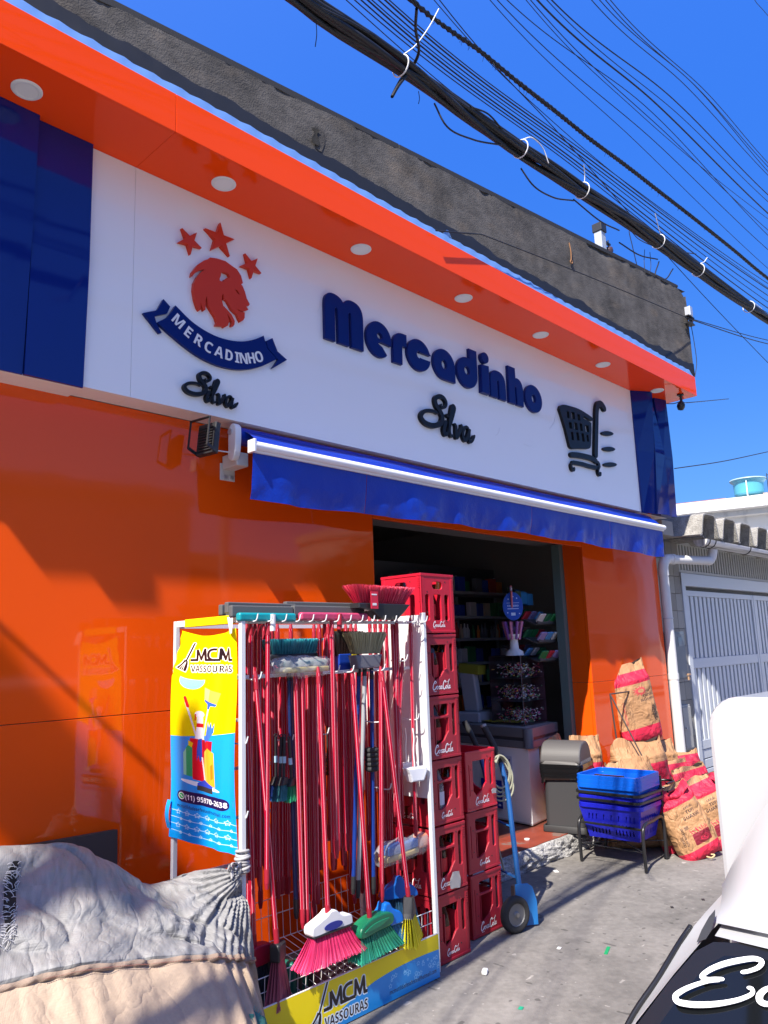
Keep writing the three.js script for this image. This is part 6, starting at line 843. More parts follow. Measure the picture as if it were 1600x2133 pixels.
bag('front charcoal bag with folded red top and pot emblem', TU, 0.34, 0.56, 0.20, [6.28, 0.0, 0.98], [-0.26, -0.62, 0.20], { flap: 1, tie: 1 });
bag('charcoal bag leaning beside the front one, nearest the white van', TU, 0.34, 0.56, 0.20, [6.62, 0.0, 1.00], [-0.24, -0.62, 0.16], { open: 1, jag: 0.04 });
bag('charcoal bag with pink ragged top behind the front pair', TU, 0.34, 0.58, 0.18, [7.02, 0.0, 0.74], [-0.22, -0.55, 0.05], { jag: 0.08, open: 1 }); bag('charcoal bag with folded red top half hidden behind the van', TU, 0.34, 0.56, 0.18, [7.08, 0.0, 0.98], [-0.2, -0.55, 0.08], { flap: 1 });
bag('red based charcoal bag in the shade under the blue baskets', KR, 0.5, 0.34, 0.2, [6.30, 0.0, 0.45], [-0.05, -0.9, 0.0], {});
{ // thin wire easel standing among the bags
  const o = base('wire_easel', 'thin bare metal display frame standing among the charcoal bags', 'display frame'), m = std([0.09, 0.075, 0.07], 0.5, { metalness: 0.5 });
  const a = [6.648, 1.201, 0.100], b = [6.915, 1.207, 0.100], c2 = [6.562, 0.500, 0.420], d = [6.652, 0.615, 0.100];
  mesh('frame_rod', [cyl(a, [a[0] + 0.6, a[1] + 0.0, a[2] - 0.02], 0.007), cyl(a, [d[0] + 0.05, 0, d[2] + 0.05], 0.007), cyl(a, [c2[0] + 0.15, 0.0, c2[2] + 0.23], 0.0065), cyl([a[0] + 0.6, a[1], a[2] - 0.02], [d[0] + 0.75, 0, d[2] + 0.02], 0.007), cyl([a[0] + 0.02, 0.70, a[2] + 0.02], [a[0] + 0.6, 0.72, a[2]], 0.005)], m, o);
}
// ---------------------------------------------------------------- shopping baskets on their stand
{
  const o = base('basket_stand', 'black tube stand holding the stack of blue shopping baskets', 'basket stand'); const mK = std([0.016, 0.016, 0.018], 0.3);
  const F = [[5.612, .835], [6.055, .785], [6.075, .26], [5.622, .30]], H = 0.325;
  const leg = (p, q) => { const a = V(p[0], 0, p[1]), b = V(q[0], 0, q[1]), e = b.clone().sub(a).normalize(); return [a.clone().setY(0.008), a.clone().setY(H - 0.05), a.clone().addScaledVector(e, 0.035).setY(H - 0.006), a.clone().lerp(b, 0.5).setY(H), b.clone().addScaledVector(e, -0.035).setY(H - 0.006), b.clone().setY(H - 0.05), b.clone().setY(0.008)]; };
  mesh('bent_leg', [tube(leg(F[0], F[1]), 0.0125, 10, 80)], mK, o); mesh('bent_leg', [tube(leg(F[3], F[2]), 0.0125, 10, 80)], mK, o);
  mesh('top_bar', [cyl([F[0][0] + 0.01, H - 0.03, F[0][1]], [F[3][0] + 0.01, H - 0.03, F[3][1]], 0.009)], mK, o); mesh('top_bar', [cyl([F[1][0] - 0.01, H - 0.03, F[1][1]], [F[2][0] - 0.01, H - 0.03, F[2][1]], 0.009)], mK, o); mesh('wire_brace', [cyl([F[0][0], 0.14, F[0][1]], [F[3][0], 0.14, F[3][1]], 0.004, 0.004, 6)], mK, o); mesh('wire_brace', [cyl([F[0][0], 0.14, F[0][1]], [F[2][0], 0.14, F[2][1]], 0.004, 0.004, 6)], mK, o); mesh('wire_brace', [cyl([F[3][0], 0.14, F[3][1]], [F[1][0], 0.14, F[1][1]], 0.004, 0.004, 6)], mK, o);
  mesh('rear_post', [cyl([F[1][0] + 0.02, 0.0, F[1][1]], [F[1][0] + 0.01, 0.62, F[1][1]], 0.012), cyl([F[1][0] + 0.015, 0.005, F[1][1] - 0.012], [F[1][0] + 0.015, 0.03, F[1][1]], 0.018)], mK, o); for (const y of [0.50, 0.56]) mesh('handle_loop', [tube([[F[1][0] + 0.02, y, F[1][1] - 0.12], [F[1][0] + 0.16, y, F[1][1] - 0.08], [F[1][0] + 0.18, y, F[1][1] + 0.03], [F[1][0] + 0.02, y, F[1][1] + 0.05]], 0.009, 8, 30)], mK, o);
  // a basket: tapered walls with rows of slots, rim, handle
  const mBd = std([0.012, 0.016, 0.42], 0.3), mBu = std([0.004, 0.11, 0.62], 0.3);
  function basket(label, y, m, top) {
    const b = base('shopping_basket', label, 'shopping basket', null, [5.845, y, 0.545], 0.06); const L = 0.50, W = 0.40, l = 0.40, w2 = 0.30, hh = 0.24;
    for (let s = 0; s < 4; s++) {
      const tw = s % 2 ? W : L, bw = s % 2 ? w2 : l, dT = (s % 2 ? L : W) / 2, dB = (s % 2 ? l : w2) / 2, holes = [], k = (v) => (bw + (tw - bw) * v / hh) / 2;
      const n = s % 2 ? 9 : 13; for (const [v0, v1] of top ? [[0.165, 0.185]] : [[0.035, 0.075], [0.10, 0.115], [0.14, 0.185]]) for (let i = 0; i < n; i++) { if (v0 < 0.08 && Math.abs(i - (n - 1) / 2) < 0.6) continue; if (v0 > 0.13 && !top && s % 2 === 0 && i > 2 && i < n - 3 && i % 2) continue; const c = ((i + 0.5) / n - 0.5) * 2 * k(v0) * 0.86; holes.push([[c - 0.004, v0], [c + 0.006, v0], [c + 0.006 + (v0 > 0.13 ? 0.008 : 0), v1], [c - 0.004 + (v0 > 0.13 ? 0.008 : 0), v1]]); }
      const g = ext(shape([[-bw / 2, 0], [bw / 2, 0], [tw / 2, hh], [-tw / 2, hh]], holes), 0.003); const tilt = Math.atan2(dT - dB, hh); g.rotateX(tilt); g.translate(0, 0, dB); g.rotateY(s * Math.PI / 2 + Math.PI / 2); mesh('side', [g], m, b);
    }
    mesh('base', [T(bx(-w2 / 2, w2 / 2, 0, 0.004, -l / 2, l / 2), 0, 0, 0)], m, b);
    const rim = ext(shape(rrect(-W / 2 - 0.012, W / 2 + 0.012, -L / 2 - 0.012, L / 2 + 0.012, 0.05, 6), [rrect(-W / 2 + 0.002, W / 2 - 0.002, -L / 2 + 0.002, L / 2 - 0.002, 0.045, 6)]), 0.028, 0.003); mesh('rim', [T(rim, 0, 0, 0, -Math.PI / 2).translate(0, hh - 0.012, 0)], m, b);
    mesh('grip', [bx(-W / 2 + 0.03, -W / 2 + 0.06, hh + 0.004, hh + 0.02, -0.12, 0.12, 0.006)], mK, b);
    return b;
  }
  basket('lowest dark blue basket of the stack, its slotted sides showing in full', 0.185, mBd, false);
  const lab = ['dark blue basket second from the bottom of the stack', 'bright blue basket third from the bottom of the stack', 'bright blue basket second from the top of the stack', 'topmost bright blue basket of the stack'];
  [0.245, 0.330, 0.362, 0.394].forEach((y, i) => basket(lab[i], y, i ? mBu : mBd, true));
  for (const y of [0.485, 0.535]) mesh('stack_ring', [T(ext(shape(rrect(-0.225, 0.225, -0.275, 0.275, 0.06, 6), [rrect(-0.205, 0.205, -0.255, 0.255, 0.05, 6)]), 0.014, 0.003), 0, 0, 0, -Math.PI / 2).translate(5.845, y - 0.02, 0.545)], mK, o);
}

// ---------------------------------------------------------------- big woven sack tied to the rack
{
  const rows = [
    [[0.3, 0, 0.12], [1.15, 0, 0.12], [1.5, 0, 0.14], [1.65, 0, 0.16], [1.8, 0, 0.2], [1.95, 0.35, 0.5], [2.035, 0.72, 0.78]],
    [[0.3, 0.60, 0.16], [1.20, 0.66, 0.20], [1.52, 0.58, 0.22], [1.66, 0.50, 0.26], [1.80, 0.46, 0.34], [1.93, 0.62, 0.60], [2.038, 0.76, 0.81]],
    [[0.3, 1.02, 0.40], [1.214, 0.975, 0.45], [1.517, 0.914, 0.45], [1.639, 0.827, 0.5], [1.788, 0.722, 0.55], [1.912, 0.785, 0.73], [2.037, 0.768, 0.825]],
    [[0.4, 0.86, 0.72], [1.114, 0.817, 0.76], [1.363, 0.766, 0.82], [1.601, 0.715, 0.86], [1.75, 0.665, 0.88], [1.925, 0.672, 0.88], [2.042, 0.745, 0.845]],
    [[0.5, 0.665, 0.97], [1.032, 0.665, 1.0], [1.246, 0.655, 1.03], [1.493, 0.619, 1.05], [1.766, 0.558, 1.05], [1.93, 0.50, 1.0], [2.060, 0.442, 0.92]],
    [[0.5, 0.33, 1.16], [1.0, 0.35, 1.24], [1.25, 0.34, 1.30], [1.5, 0.32, 1.34], [1.75, 0.28, 1.32], [1.95, 0.23, 1.16], [2.088, 0.2, 0.95]],
    [[0.5, 0.0, 1.34], [1.0, 0.0, 1.46], [1.25, 0.0, 1.52], [1.5, 0.0, 1.52], [1.75, 0.0, 1.44], [1.96, 0.0, 1.22], [2.10, 0.0, 0.96]]];
  const cr = rows.map((r) => new THREE.CatmullRomCurve3(r.map(pv), false, 'catmullrom', 0.4)), K = V(2.04, 0.76, 0.83);
  const at = (u, v) => { const c = new THREE.CatmullRomCurve3(cr.map((k) => k.getPoint(u)), false, 'catmullrom', 0.4); return c.getPoint(v); };
  const ridge = (x) => 1 - Math.abs(2 * (x - Math.floor(x)) - 1);
  const surf = (u, v, kind) => {
    const p = at(u, v), d = p.distanceTo(K), th = Math.atan2(p.y - K.y, K.x - p.x + 0.02), fold = Math.exp(-d / 0.55);
    let w = 0.026 * Math.min(1, d / 0.12) * fold * (Math.pow(ridge(th * 7.5 + 0.5 * fbm(u, v, 6, 2, 505)), 1.4) - 0.5);
    w += 0.06 * (fbm(u * 1.0 + v * 0.25, v - u * 0.6, 7, 3, 501) - 0.5) - 0.030 * Math.pow(1 - Math.min(1, Math.abs(fbm(u * 0.6 + v * 0.5, v * 1.5 - u * 0.9, 5, 2, 511) - 0.5) * 5), 2) - 0.007 * Math.pow(1 - Math.min(1, Math.abs(fbm(u * 0.7 + v * 0.4, v * 1.2 - u * 0.8, 12, 2, 512) - 0.5) * 5), 2) + 0.012 * (fbm(u + v * 0.3, v * 2 - u * 0.3, 24, 3, 502) - 0.5);
    w += 0.05 * Math.pow(Math.max(0, fbm(u - v * 0.8, v * 1.2, 5, 2, 503) - 0.45), 1) * (v > 0.3 && v < 0.66 ? 1 : 0);
    if (kind) { w *= 0.45; w += 0.020 * (0.25 + Math.pow(u, 3)) * Math.sin(u * 62 + v * 4 + 2 * Math.sin(u * 17)) + 0.018 * (fbm(u, v * 0.3, 12, 3, 507) - 0.5); }
    const g = Math.min(1, Math.max(0, (v - 0.1) * 5)); p.y += w * 0.45 * g; p.z += w * 0.9 * g; return p.toArray();
  };
  const weave = dtex(512, 512, grey((u, v) => 0.35 * (0.5 + 0.5 * Math.sin(u * 6.2832 * 64)) * (0.5 + 0.5 * Math.sin(v * 6.2832 * 64)) + 0.65 * fbm(u, v, 28, 4, 511)), [6, 3], false);
  const crease = dtex(1024, 1024, grey((u, v) => { const w = 0.06 * (fbm(u, v, 5, 3, 551) - 0.5), r1 = 1 - Math.min(1, Math.abs(fbm(u + w, v + w, 7, 3, 552) - 0.5) * 9), r2 = 1 - Math.min(1, Math.abs(fbm(u - w, v + 0.5 * u, 18, 3, 553) - 0.5) * 8), wv = (0.5 + 0.5 * Math.sin(u * 6.2832 * 170)) * (0.5 + 0.5 * Math.sin(v * 6.2832 * 110)); return 0.34 * r1 * r1 + 0.10 * r2 * r2 + 0.42 * fbm(u - 0.4 * v, v * 1.5, 12, 4, 556) + 0.13 * fbm(u, v, 60, 2, 554) + 0.06 * wv; }), [2, 1], false);
  const mUp = std([1, 1, 1], 0.6, { map: dtex(512, 512, (u, v) => { const a = fbm(u, v, 5, 5, 521), t = fbm(u, v * 0.4, 40, 2, 522), s = 0.22 + 0.06 * (a - 0.5) + 0.10 * (t - 0.5); return [s, s * 0.99, s * 0.985]; }, [3, 1.5]), bumpMap: crease, bumpScale: 0.011 });
  const mLo = std([1, 1, 1], 0.75, { map: dtex(512, 512, (u, v) => { const a = fbm(u, v, 5, 5, 531), t = fbm(u, v, 60, 2, 532), s = 1 + 0.22 * (a - 0.5) + 0.14 * (t - 0.5); return [0.40 * s, 0.30 * s, 0.215 * s]; }, [3, 1.5]), bumpMap: crease, bumpScale: 0.006 });
  const o = base('woven_sack', 'huge white and beige woven plastic sack tied to the post of the broom rack', 'sack');
  const vs = 4 / 6; mesh('white_cloth', [sheet(200, 120, (u, v) => surf(u, v * vs, 0), (u, v) => [u, v])], mUp, o); 
  mesh('beige_cloth', [sheet(200, 60, (u, v) => { const q = surf(u, vs + v * (1 - vs), 1), t = surf(u, vs, 0), k = Math.exp(-v * 9); return [q[0] * (1 - k) + t[0] * k, q[1] * (1 - k) + (t[1] - 0.004) * k, q[2] * (1 - k) + (t[2] - 0.012) * k + 0.010 * Math.sin(u * 90) * Math.exp(-v * 4) * u]; }, (u, v) => [u, v])], mLo, o);
  mesh('hem_seam', [sheet(240, 8, (u, v) => { const p = surf(u, vs, 0), a = v * Math.PI * 1.0; return [p[0], p[1] + 0.012 - 0.024 * v + 0.002 * Math.sin(u * 55), p[2] + 0.005 * Math.sin(a) + 0.003 + 0.002 * Math.sin(u * 140 + v * 3)]; }, (u, v) => [u * 2, v * 0.1])], std([0.42, 0.31, 0.235], 0.8, { bumpMap: weave, bumpScale: 0.003 }), o);
  const st = []; for (let i = 0; i < 150; i++) { const u = 0.25 + 0.75 * i / 150, p = surf(u, vs, 0), q = surf(u + 0.003, vs, 0); st.push(cyl([p[0], p[1] - 0.0, p[2] + 0.0135], [q[0], q[1] - 0.0, q[2] + 0.0135], 0.0012, 0.0012, 4)); } tag(mesh('stitching', st, std([0.30, 0.12, 0.10], 0.9), o), null, null, null, 'stuff');
  const tie = []; for (let i = 0; i < 7; i++) { const y = 0.755 + i * 0.013; tie.push(T(new THREE.TorusGeometry(0.026 + 0.003 * Math.sin(i * 2), 0.0075, 6, 18), 0, 0, 0, Math.PI / 2 + 0.2 * Math.sin(i * 3), 0, 0.18 * Math.sin(i * 1.7)).translate(2.085, y, 0.80)); } for (let i = 0; i < 7; i++) tie.push(tube([[2.06, 0.76 + 0.006 * i, 0.82], [2.03 - 0.008 * i, 0.79 + 0.014 * Math.sin(i * 2), 0.845], [2.005 - 0.004 * i, 0.78 + 0.03 * Math.sin(i * 1.3), 0.86]], 0.005, 5)); mesh('tie_knot', tie, std([0.36, 0.35, 0.35], 0.8), o);
  // frayed tear with loose threads
  const hu = (x) => { let b = 0; for (let i = 0; i <= 400; i++) { if (Math.abs(at(i / 400, 0.45).x - x) < Math.abs(at(b, 0.45).x - x)) b = i / 400; } return b; }, u0 = hu(1.165);
  mesh('tear', [sheet(6, 24, (u, v) => { const p = surf(u0 + (u - 0.5) * 0.020 * Math.sin(Math.PI * Math.min(1, 0.15 + v * 0.9)) + 0.012 * (1 - v), 0.40 + 0.17 * v, 0); return [p[0], p[1] + 0.002, p[2] + 0.004]; })], std([0.012, 0.011, 0.01], 1), o);
  const thr = []; for (let i = 0; i < 90; i++) { const v = 0.40 + 0.17 * rnd(), s = rnd() < 0.5 ? -1 : 1, a = pv(surf(u0 + s * rr(0.007, 0.013) + 0.012 * (1 - (v - 0.4) / 0.17), v, 0)), L = rr(0.02, 0.055); a.z += 0.006; const b = a.clone().add(V(-s * L * 0.6, -rr(0.0, 0.03), rr(0.004, 0.016))), c = b.clone().add(V(-s * rr(-0.02, 0.02), -rr(0.01, 0.03), rr(-0.004, 0.008))); thr.push(tube([a, a.clone().lerp(b, 0.5).add(V(0, 0.006, 0.004)), b, c], 0.0013, 3, 6)); } tag(mesh('loose_threads', thr, std([0.62, 0.61, 0.6], 0.7), o), null, null, null, 'stuff');
  const rg = base('teal_rag', 'frayed teal cloth lying against the beige foot of the sack', 'cloth', null, [0, 0, 0]);
  mesh('cloth', [sheet(30, 24, (u, v) => { const n = fbm(u, v, 9, 3, 541) - 0.5; return [1.80 + 0.20 * u + 0.03 * v, 0.37 - 0.05 * Math.pow(u - 0.3, 2) * 6 - 0.37 * v * v - 0.02 * v + 0.02 * n, 1.125 - 0.05 * u * u + 0.09 * Math.sqrt(v) + 0.035 * n + 0.012 * Math.sin(u * 21 + v * 6)]; }, (u, v) => [u, v])], std([0.09, 0.36, 0.34], 0.9, { bumpMap: weave, bumpScale: 0.006 }), rg); const fr = []; for (let i = 0; i < 60; i++) { const u = rnd(), x = 1.80 + 0.20 * u, y = 0.37 - 0.05 * Math.pow(u - 0.3, 2) * 6; fr.push(cyl([x, y - 0.006, 1.13 - 0.05 * u * u], [x + rr(-0.012, 0.012), y + rr(0.0, 0.016), 1.135 - 0.05 * u * u + rr(-0.01, 0.012)], 0.001, 0.0006, 3)); } tag(mesh('fringe', fr, std([0.12, 0.42, 0.40], 0.9), rg), null, null, null, 'stuff');
  const dk = base('dark_board', 'dark worn board leaning on the orange wall behind the sack', 'board', null, [1.78, 0.0, 0.10]); mesh('board', [T(bx(-0.42, 0.10, 0, 0.865, -0.02, 0.02, 0.003), 0, 0, 0, -0.07, 0.0, -0.02)], std([0.045, 0.032, 0.03], 0.7), dk);
}
// ---------------------------------------------------------------- white van, nose towards the viewer
{
  const o = base('white_van', 'white small van with script lettering on its windscreen and a raised cargo box', 'van'); const mV = M([0.43, 0.435, 0.44], 0.3, { clearcoat: 0.6, clearcoatRoughness: 0.08, side: THREE.DoubleSide }), z0 = 2.868, z1 = 4.42, zc = (z0 + z1) / 2;
  const py = (x) => 1.05 - 0.7 * (1.70 - x), mirror = (p) => [p[0], p[1], 2 * zc - p[2]];
  // windscreen opening corners on the raked plane
  const A = [[1.700, 3.04], [1.690, 2.985], [1.666, 2.957], [1.60, 2.925], [1.516, 2.893], [1.10, 2.79 + 0.10]], edge = A.map(([x, z]) => [x, py(x), z]);
  const ring = (k, lift) => { const L = edge.map((p) => [p[0] - k * 0.75, p[1] - k * 0.5 + lift, p[2] + k]); return L; };
  const span = (a, b, nz = 10) => sheet(a.length - 1, 1, (u, v) => { const q = v < 0.5 ? a : b; return q[Math.round(u * (a.length - 1))]; });
  // glass: one bowed sheet
  const glass = std([0.006, 0.007, 0.008], 0.05), rub = std([0.010, 0.010, 0.011], 0.3);
  const sheetAcross = (L, bow) => sheet(24, L.length - 1, (u, v) => { const p = L[Math.round(v * (L.length - 1))], q = mirror(p), s = 4 * u * (1 - u); return [p[0] - bow * s, p[1] + bow * 0.2 * s, p[2] + (q[2] - p[2]) * u]; });
  const inner = ring(0.030, 0.002), outer = ring(0, 0);
  mesh('windscreen', [sheetAcross(inner, 0.02)], glass, o);
  mesh('screen_seal', [span(outer, inner), span(outer.map(mirror), inner.map(mirror)), sheet(24, 1, (u, v) => { const p = v < 0.5 ? outer[0] : inner[0], q = mirror(p), s = 4 * u * (1 - u); return [p[0] - 0.02 * s * v, p[1], p[2] + (q[2] - p[2]) * u]; })], rub, o);
  // pillars and sides
  const sideTop = [[1.99, 1.062, 2.90], [1.85, 1.045, 2.904], [1.78, 1.03, 2.902], [1.726, 1.010, 2.898], [1.64, 0.962, 2.885], [1.54, 0.900, 2.862], [1.08, 0.60, 2.862]], pil = [[1.99, 1.075, 2.935], [1.86, 1.066, 2.955], [1.78, 1.052, 2.962], [1.692, 1.035, 2.957], [1.62, 0.990, 2.928], [1.522, 0.922, 2.888], [1.10, 0.63, 2.886]];
  const door = sideTop.map((p) => [p[0], 0.2, 2.862]);
  for (const f of [(p) => p, mirror]) { mesh('pillar', [span(pil.map(f), sideTop.map(f))], mV, o); mesh('cab_side', [span(sideTop.map(f), door.map(f))], mV, o); mesh('drip_rail', [tube(sideTop.slice(2).map(f).map((p) => [p[0], p[1] + 0.002, p[2] - 0.004 * (f === mirror ? -1 : 1)]), 0.006, 6, 40)], rub, o); mesh('door_glass', [span(sideTop.slice(1, 6).map(f).map((p) => [p[0] + 0.02, p[1] - 0.035, p[2] - 0.004 * (f === mirror ? -1 : 1)]), sideTop.slice(1, 6).map(f).map((p) => [p[0] + 0.06, 0.68, p[2] - 0.008 * (f === mirror ? -1 : 1)]))], glass, o); }
  // roof front and the air deflector rising to the box
  mesh('roof', [sheet(28, 14, (u, v) => { const s = 4 * u * (1 - u), x = 1.70 + 0.31 * v, zl = 2.985 - 0.045 * v, z = zl + (2 * zc - 2 * zl) * u, e = Math.min(1, Math.min(u, 1 - u) * 7); return [x - 0.02 * s * (1 - v), 1.052 + 0.018 * v + v * v * 0.03 * e, z]; })], mV, o);
  const top = (u) => { const e = Math.min(u, 1 - u) * (2 * zc - 2 * 2.90), k = Math.min(1, e / 0.42); return 1.068 + 0.40 * (1 - (1 - k) * (1 - k)); };
  mesh('air_deflector', [sheet(60, 20, (u, v) => { const zl = 2.975 - 0.085 * v, z = zl + (2 * zc - 2 * zl) * u, h = top(u) - 1.066; return [1.735 + 0.255 * v + 0.01 * Math.sin(Math.PI * v), 1.066 + h * Math.pow(v, 1.35), z]; })], mV, o);
  mesh('roof_vent', [(() => { const P = [[1.686, 1.036, 2.951], [1.696, 1.043, 2.967], [1.726, 1.052, 2.968], [1.776, 1.064, 2.957], [1.806, 1.070, 2.946], [1.776, 1.061, 2.943], [1.726, 1.048, 2.946]].map(pv), g = new THREE.BufferGeometry(); g.setFromPoints([0, 1, 6, 1, 2, 6, 6, 2, 5, 2, 3, 5, 5, 3, 4].map((i) => P[i])); g.computeVertexNormals(); g.setAttribute('uv', new THREE.Float32BufferAttribute(new Float32Array(30), 2)); return g; })()], std([0.035, 0.037, 0.04], 0.6), o);
  mesh('cargo_box', [(() => { const s = shape([...rrect(z0 + 0.015, z1 - 0.015, 0.30, 1.505, 0.075, 6).map(([a, b]) => [a, b + 0.03 * Math.sin(Math.PI * (a - z0) / (z1 - z0)) * (b > 1 ? 1 : 0)])]); const g = ext(s, 1.75, 0.012); g.rotateY(-Math.PI / 2); g.translate(3.78, 0, 0); return g; })()], mV, o);
  // nose, bonnet, bumper, wheels: below the frame but part of the vehicle
  mesh('bonnet', [sheet(20, 10, (u, v) => [0.38 + 0.72 * v + 0.03 * Math.sin(Math.PI * u), 0.50 + 0.13 * v + 0.02 * Math.sin(Math.PI * u), z0 + 0.02 + (z1 - z0 - 0.04) * u]), sheet(20, 6, (u, v) => [0.36 - 0.02 * v, 0.10 + 0.40 * v, z0 + 0.02 + (z1 - z0 - 0.04) * u]), ...[z0 + 0.005, z1 - 0.005].map((z) => sheet(10, 4, (u, v) => [0.36 + 0.80 * u, 0.12 + (0.38 + 0.14 * u) * v, z]))], mV, o);
  mesh('bumper', [bx(0.28, 0.42, 0.06, 0.24, z0, z1, 0.04)], rub, o); mesh('headlight', [bx(0.345, 0.40, 0.32, 0.45, z0 + 0.06, z0 + 0.32, 0.02)], std([0.6, 0.62, 0.65], 0.1), o); mesh('headlight', [bx(0.345, 0.40, 0.32, 0.45, z1 - 0.32, z1 - 0.06, 0.02)], std([0.6, 0.62, 0.65], 0.1), o); mesh('underbody', [bx(0.4, 3.7, 0.0, 0.3, z0 + 0.1, z1 - 0.1)], rub, o);
  for (const x of [0.95, 3.1]) for (const z of [z0 + 0.09, z1 - 0.09]) { const w = new THREE.Group(); w.name = 'wheel'; w.position.set(x, 0.135, z); o.add(w); mesh('tyre', [T(new THREE.TorusGeometry(0.205, 0.07, 12, 32), 0, 0, 0)], mRubber, w); mesh('rim', [T(disc(0.16, 0.09, 24), 0, 0, 0, Math.PI / 2)], mGalv, w); }
  // script lettering on the glass
  const nrm = V(-0.573, 0.82, 0).multiplyScalar(0.012), let3 = (pts, w) => { const P = pts.map((p) => pv(p).add(nrm)); const U = V(0, 0, 1), W = V(0.82, 0.573, 0), P0 = V(1.45, py(1.45), 3.1).add(nrm); const flat = P.map((p) => { const d = p.clone().sub(P0); return [d.dot(U), d.dot(W)]; }); const g = ribbon(flat, w, 0.0012, 90, 0.0008); const m = new THREE.Matrix4().makeBasis(U, W, U.clone().cross(W)); m.setPosition(P0); g.applyMatrix4(m); return g; };
  const wd = (t) => 0.0078 + 0.0045 * Math.sin(Math.PI * t) ** 2; const word = new THREE.Group(); word.name = 'lettering'; o.add(word); const mS = std([0.85, 0.85, 0.85], 0.5);
  mesh('letter', [let3([[1.641, 1.008, 3.057], [1.647, 1.013, 3.072], [1.658, 1.021, 3.087], [1.668, 1.027, 3.089], [1.670, 1.029, 3.077], [1.662, 1.023, 3.052], [1.645, 1.011, 3.018], [1.628, 1.000, 2.997], [1.616, 0.992, 2.990], [1.615, 0.990, 3.001], [1.619, 0.993, 3.016], [1.622, 0.996, 3.032]], wd), let3([[1.620, 0.994, 3.026], [1.613, 0.989, 3.005], [1.599, 0.979, 2.980], [1.584, 0.969, 2.961], [1.573, 0.961, 2.953], [1.566, 0.956, 2.959], [1.566, 0.956, 2.978], [1.572, 0.961, 3.009], [1.584, 0.969, 3.043], [1.599, 0.980, 3.073], [1.612, 0.988, 3.087], [1.618, 0.993, 3.084], [1.618, 0.993, 3.075]], wd)], mS, word); mesh('letter', [let3([[1.633, 1.003, 3.122], [1.622, 0.995, 3.106], [1.610, 0.987, 3.100], [1.602, 0.981, 3.104], [1.601, 0.980, 3.116], [1.612, 0.988, 3.133]], wd)], mS, word);
}
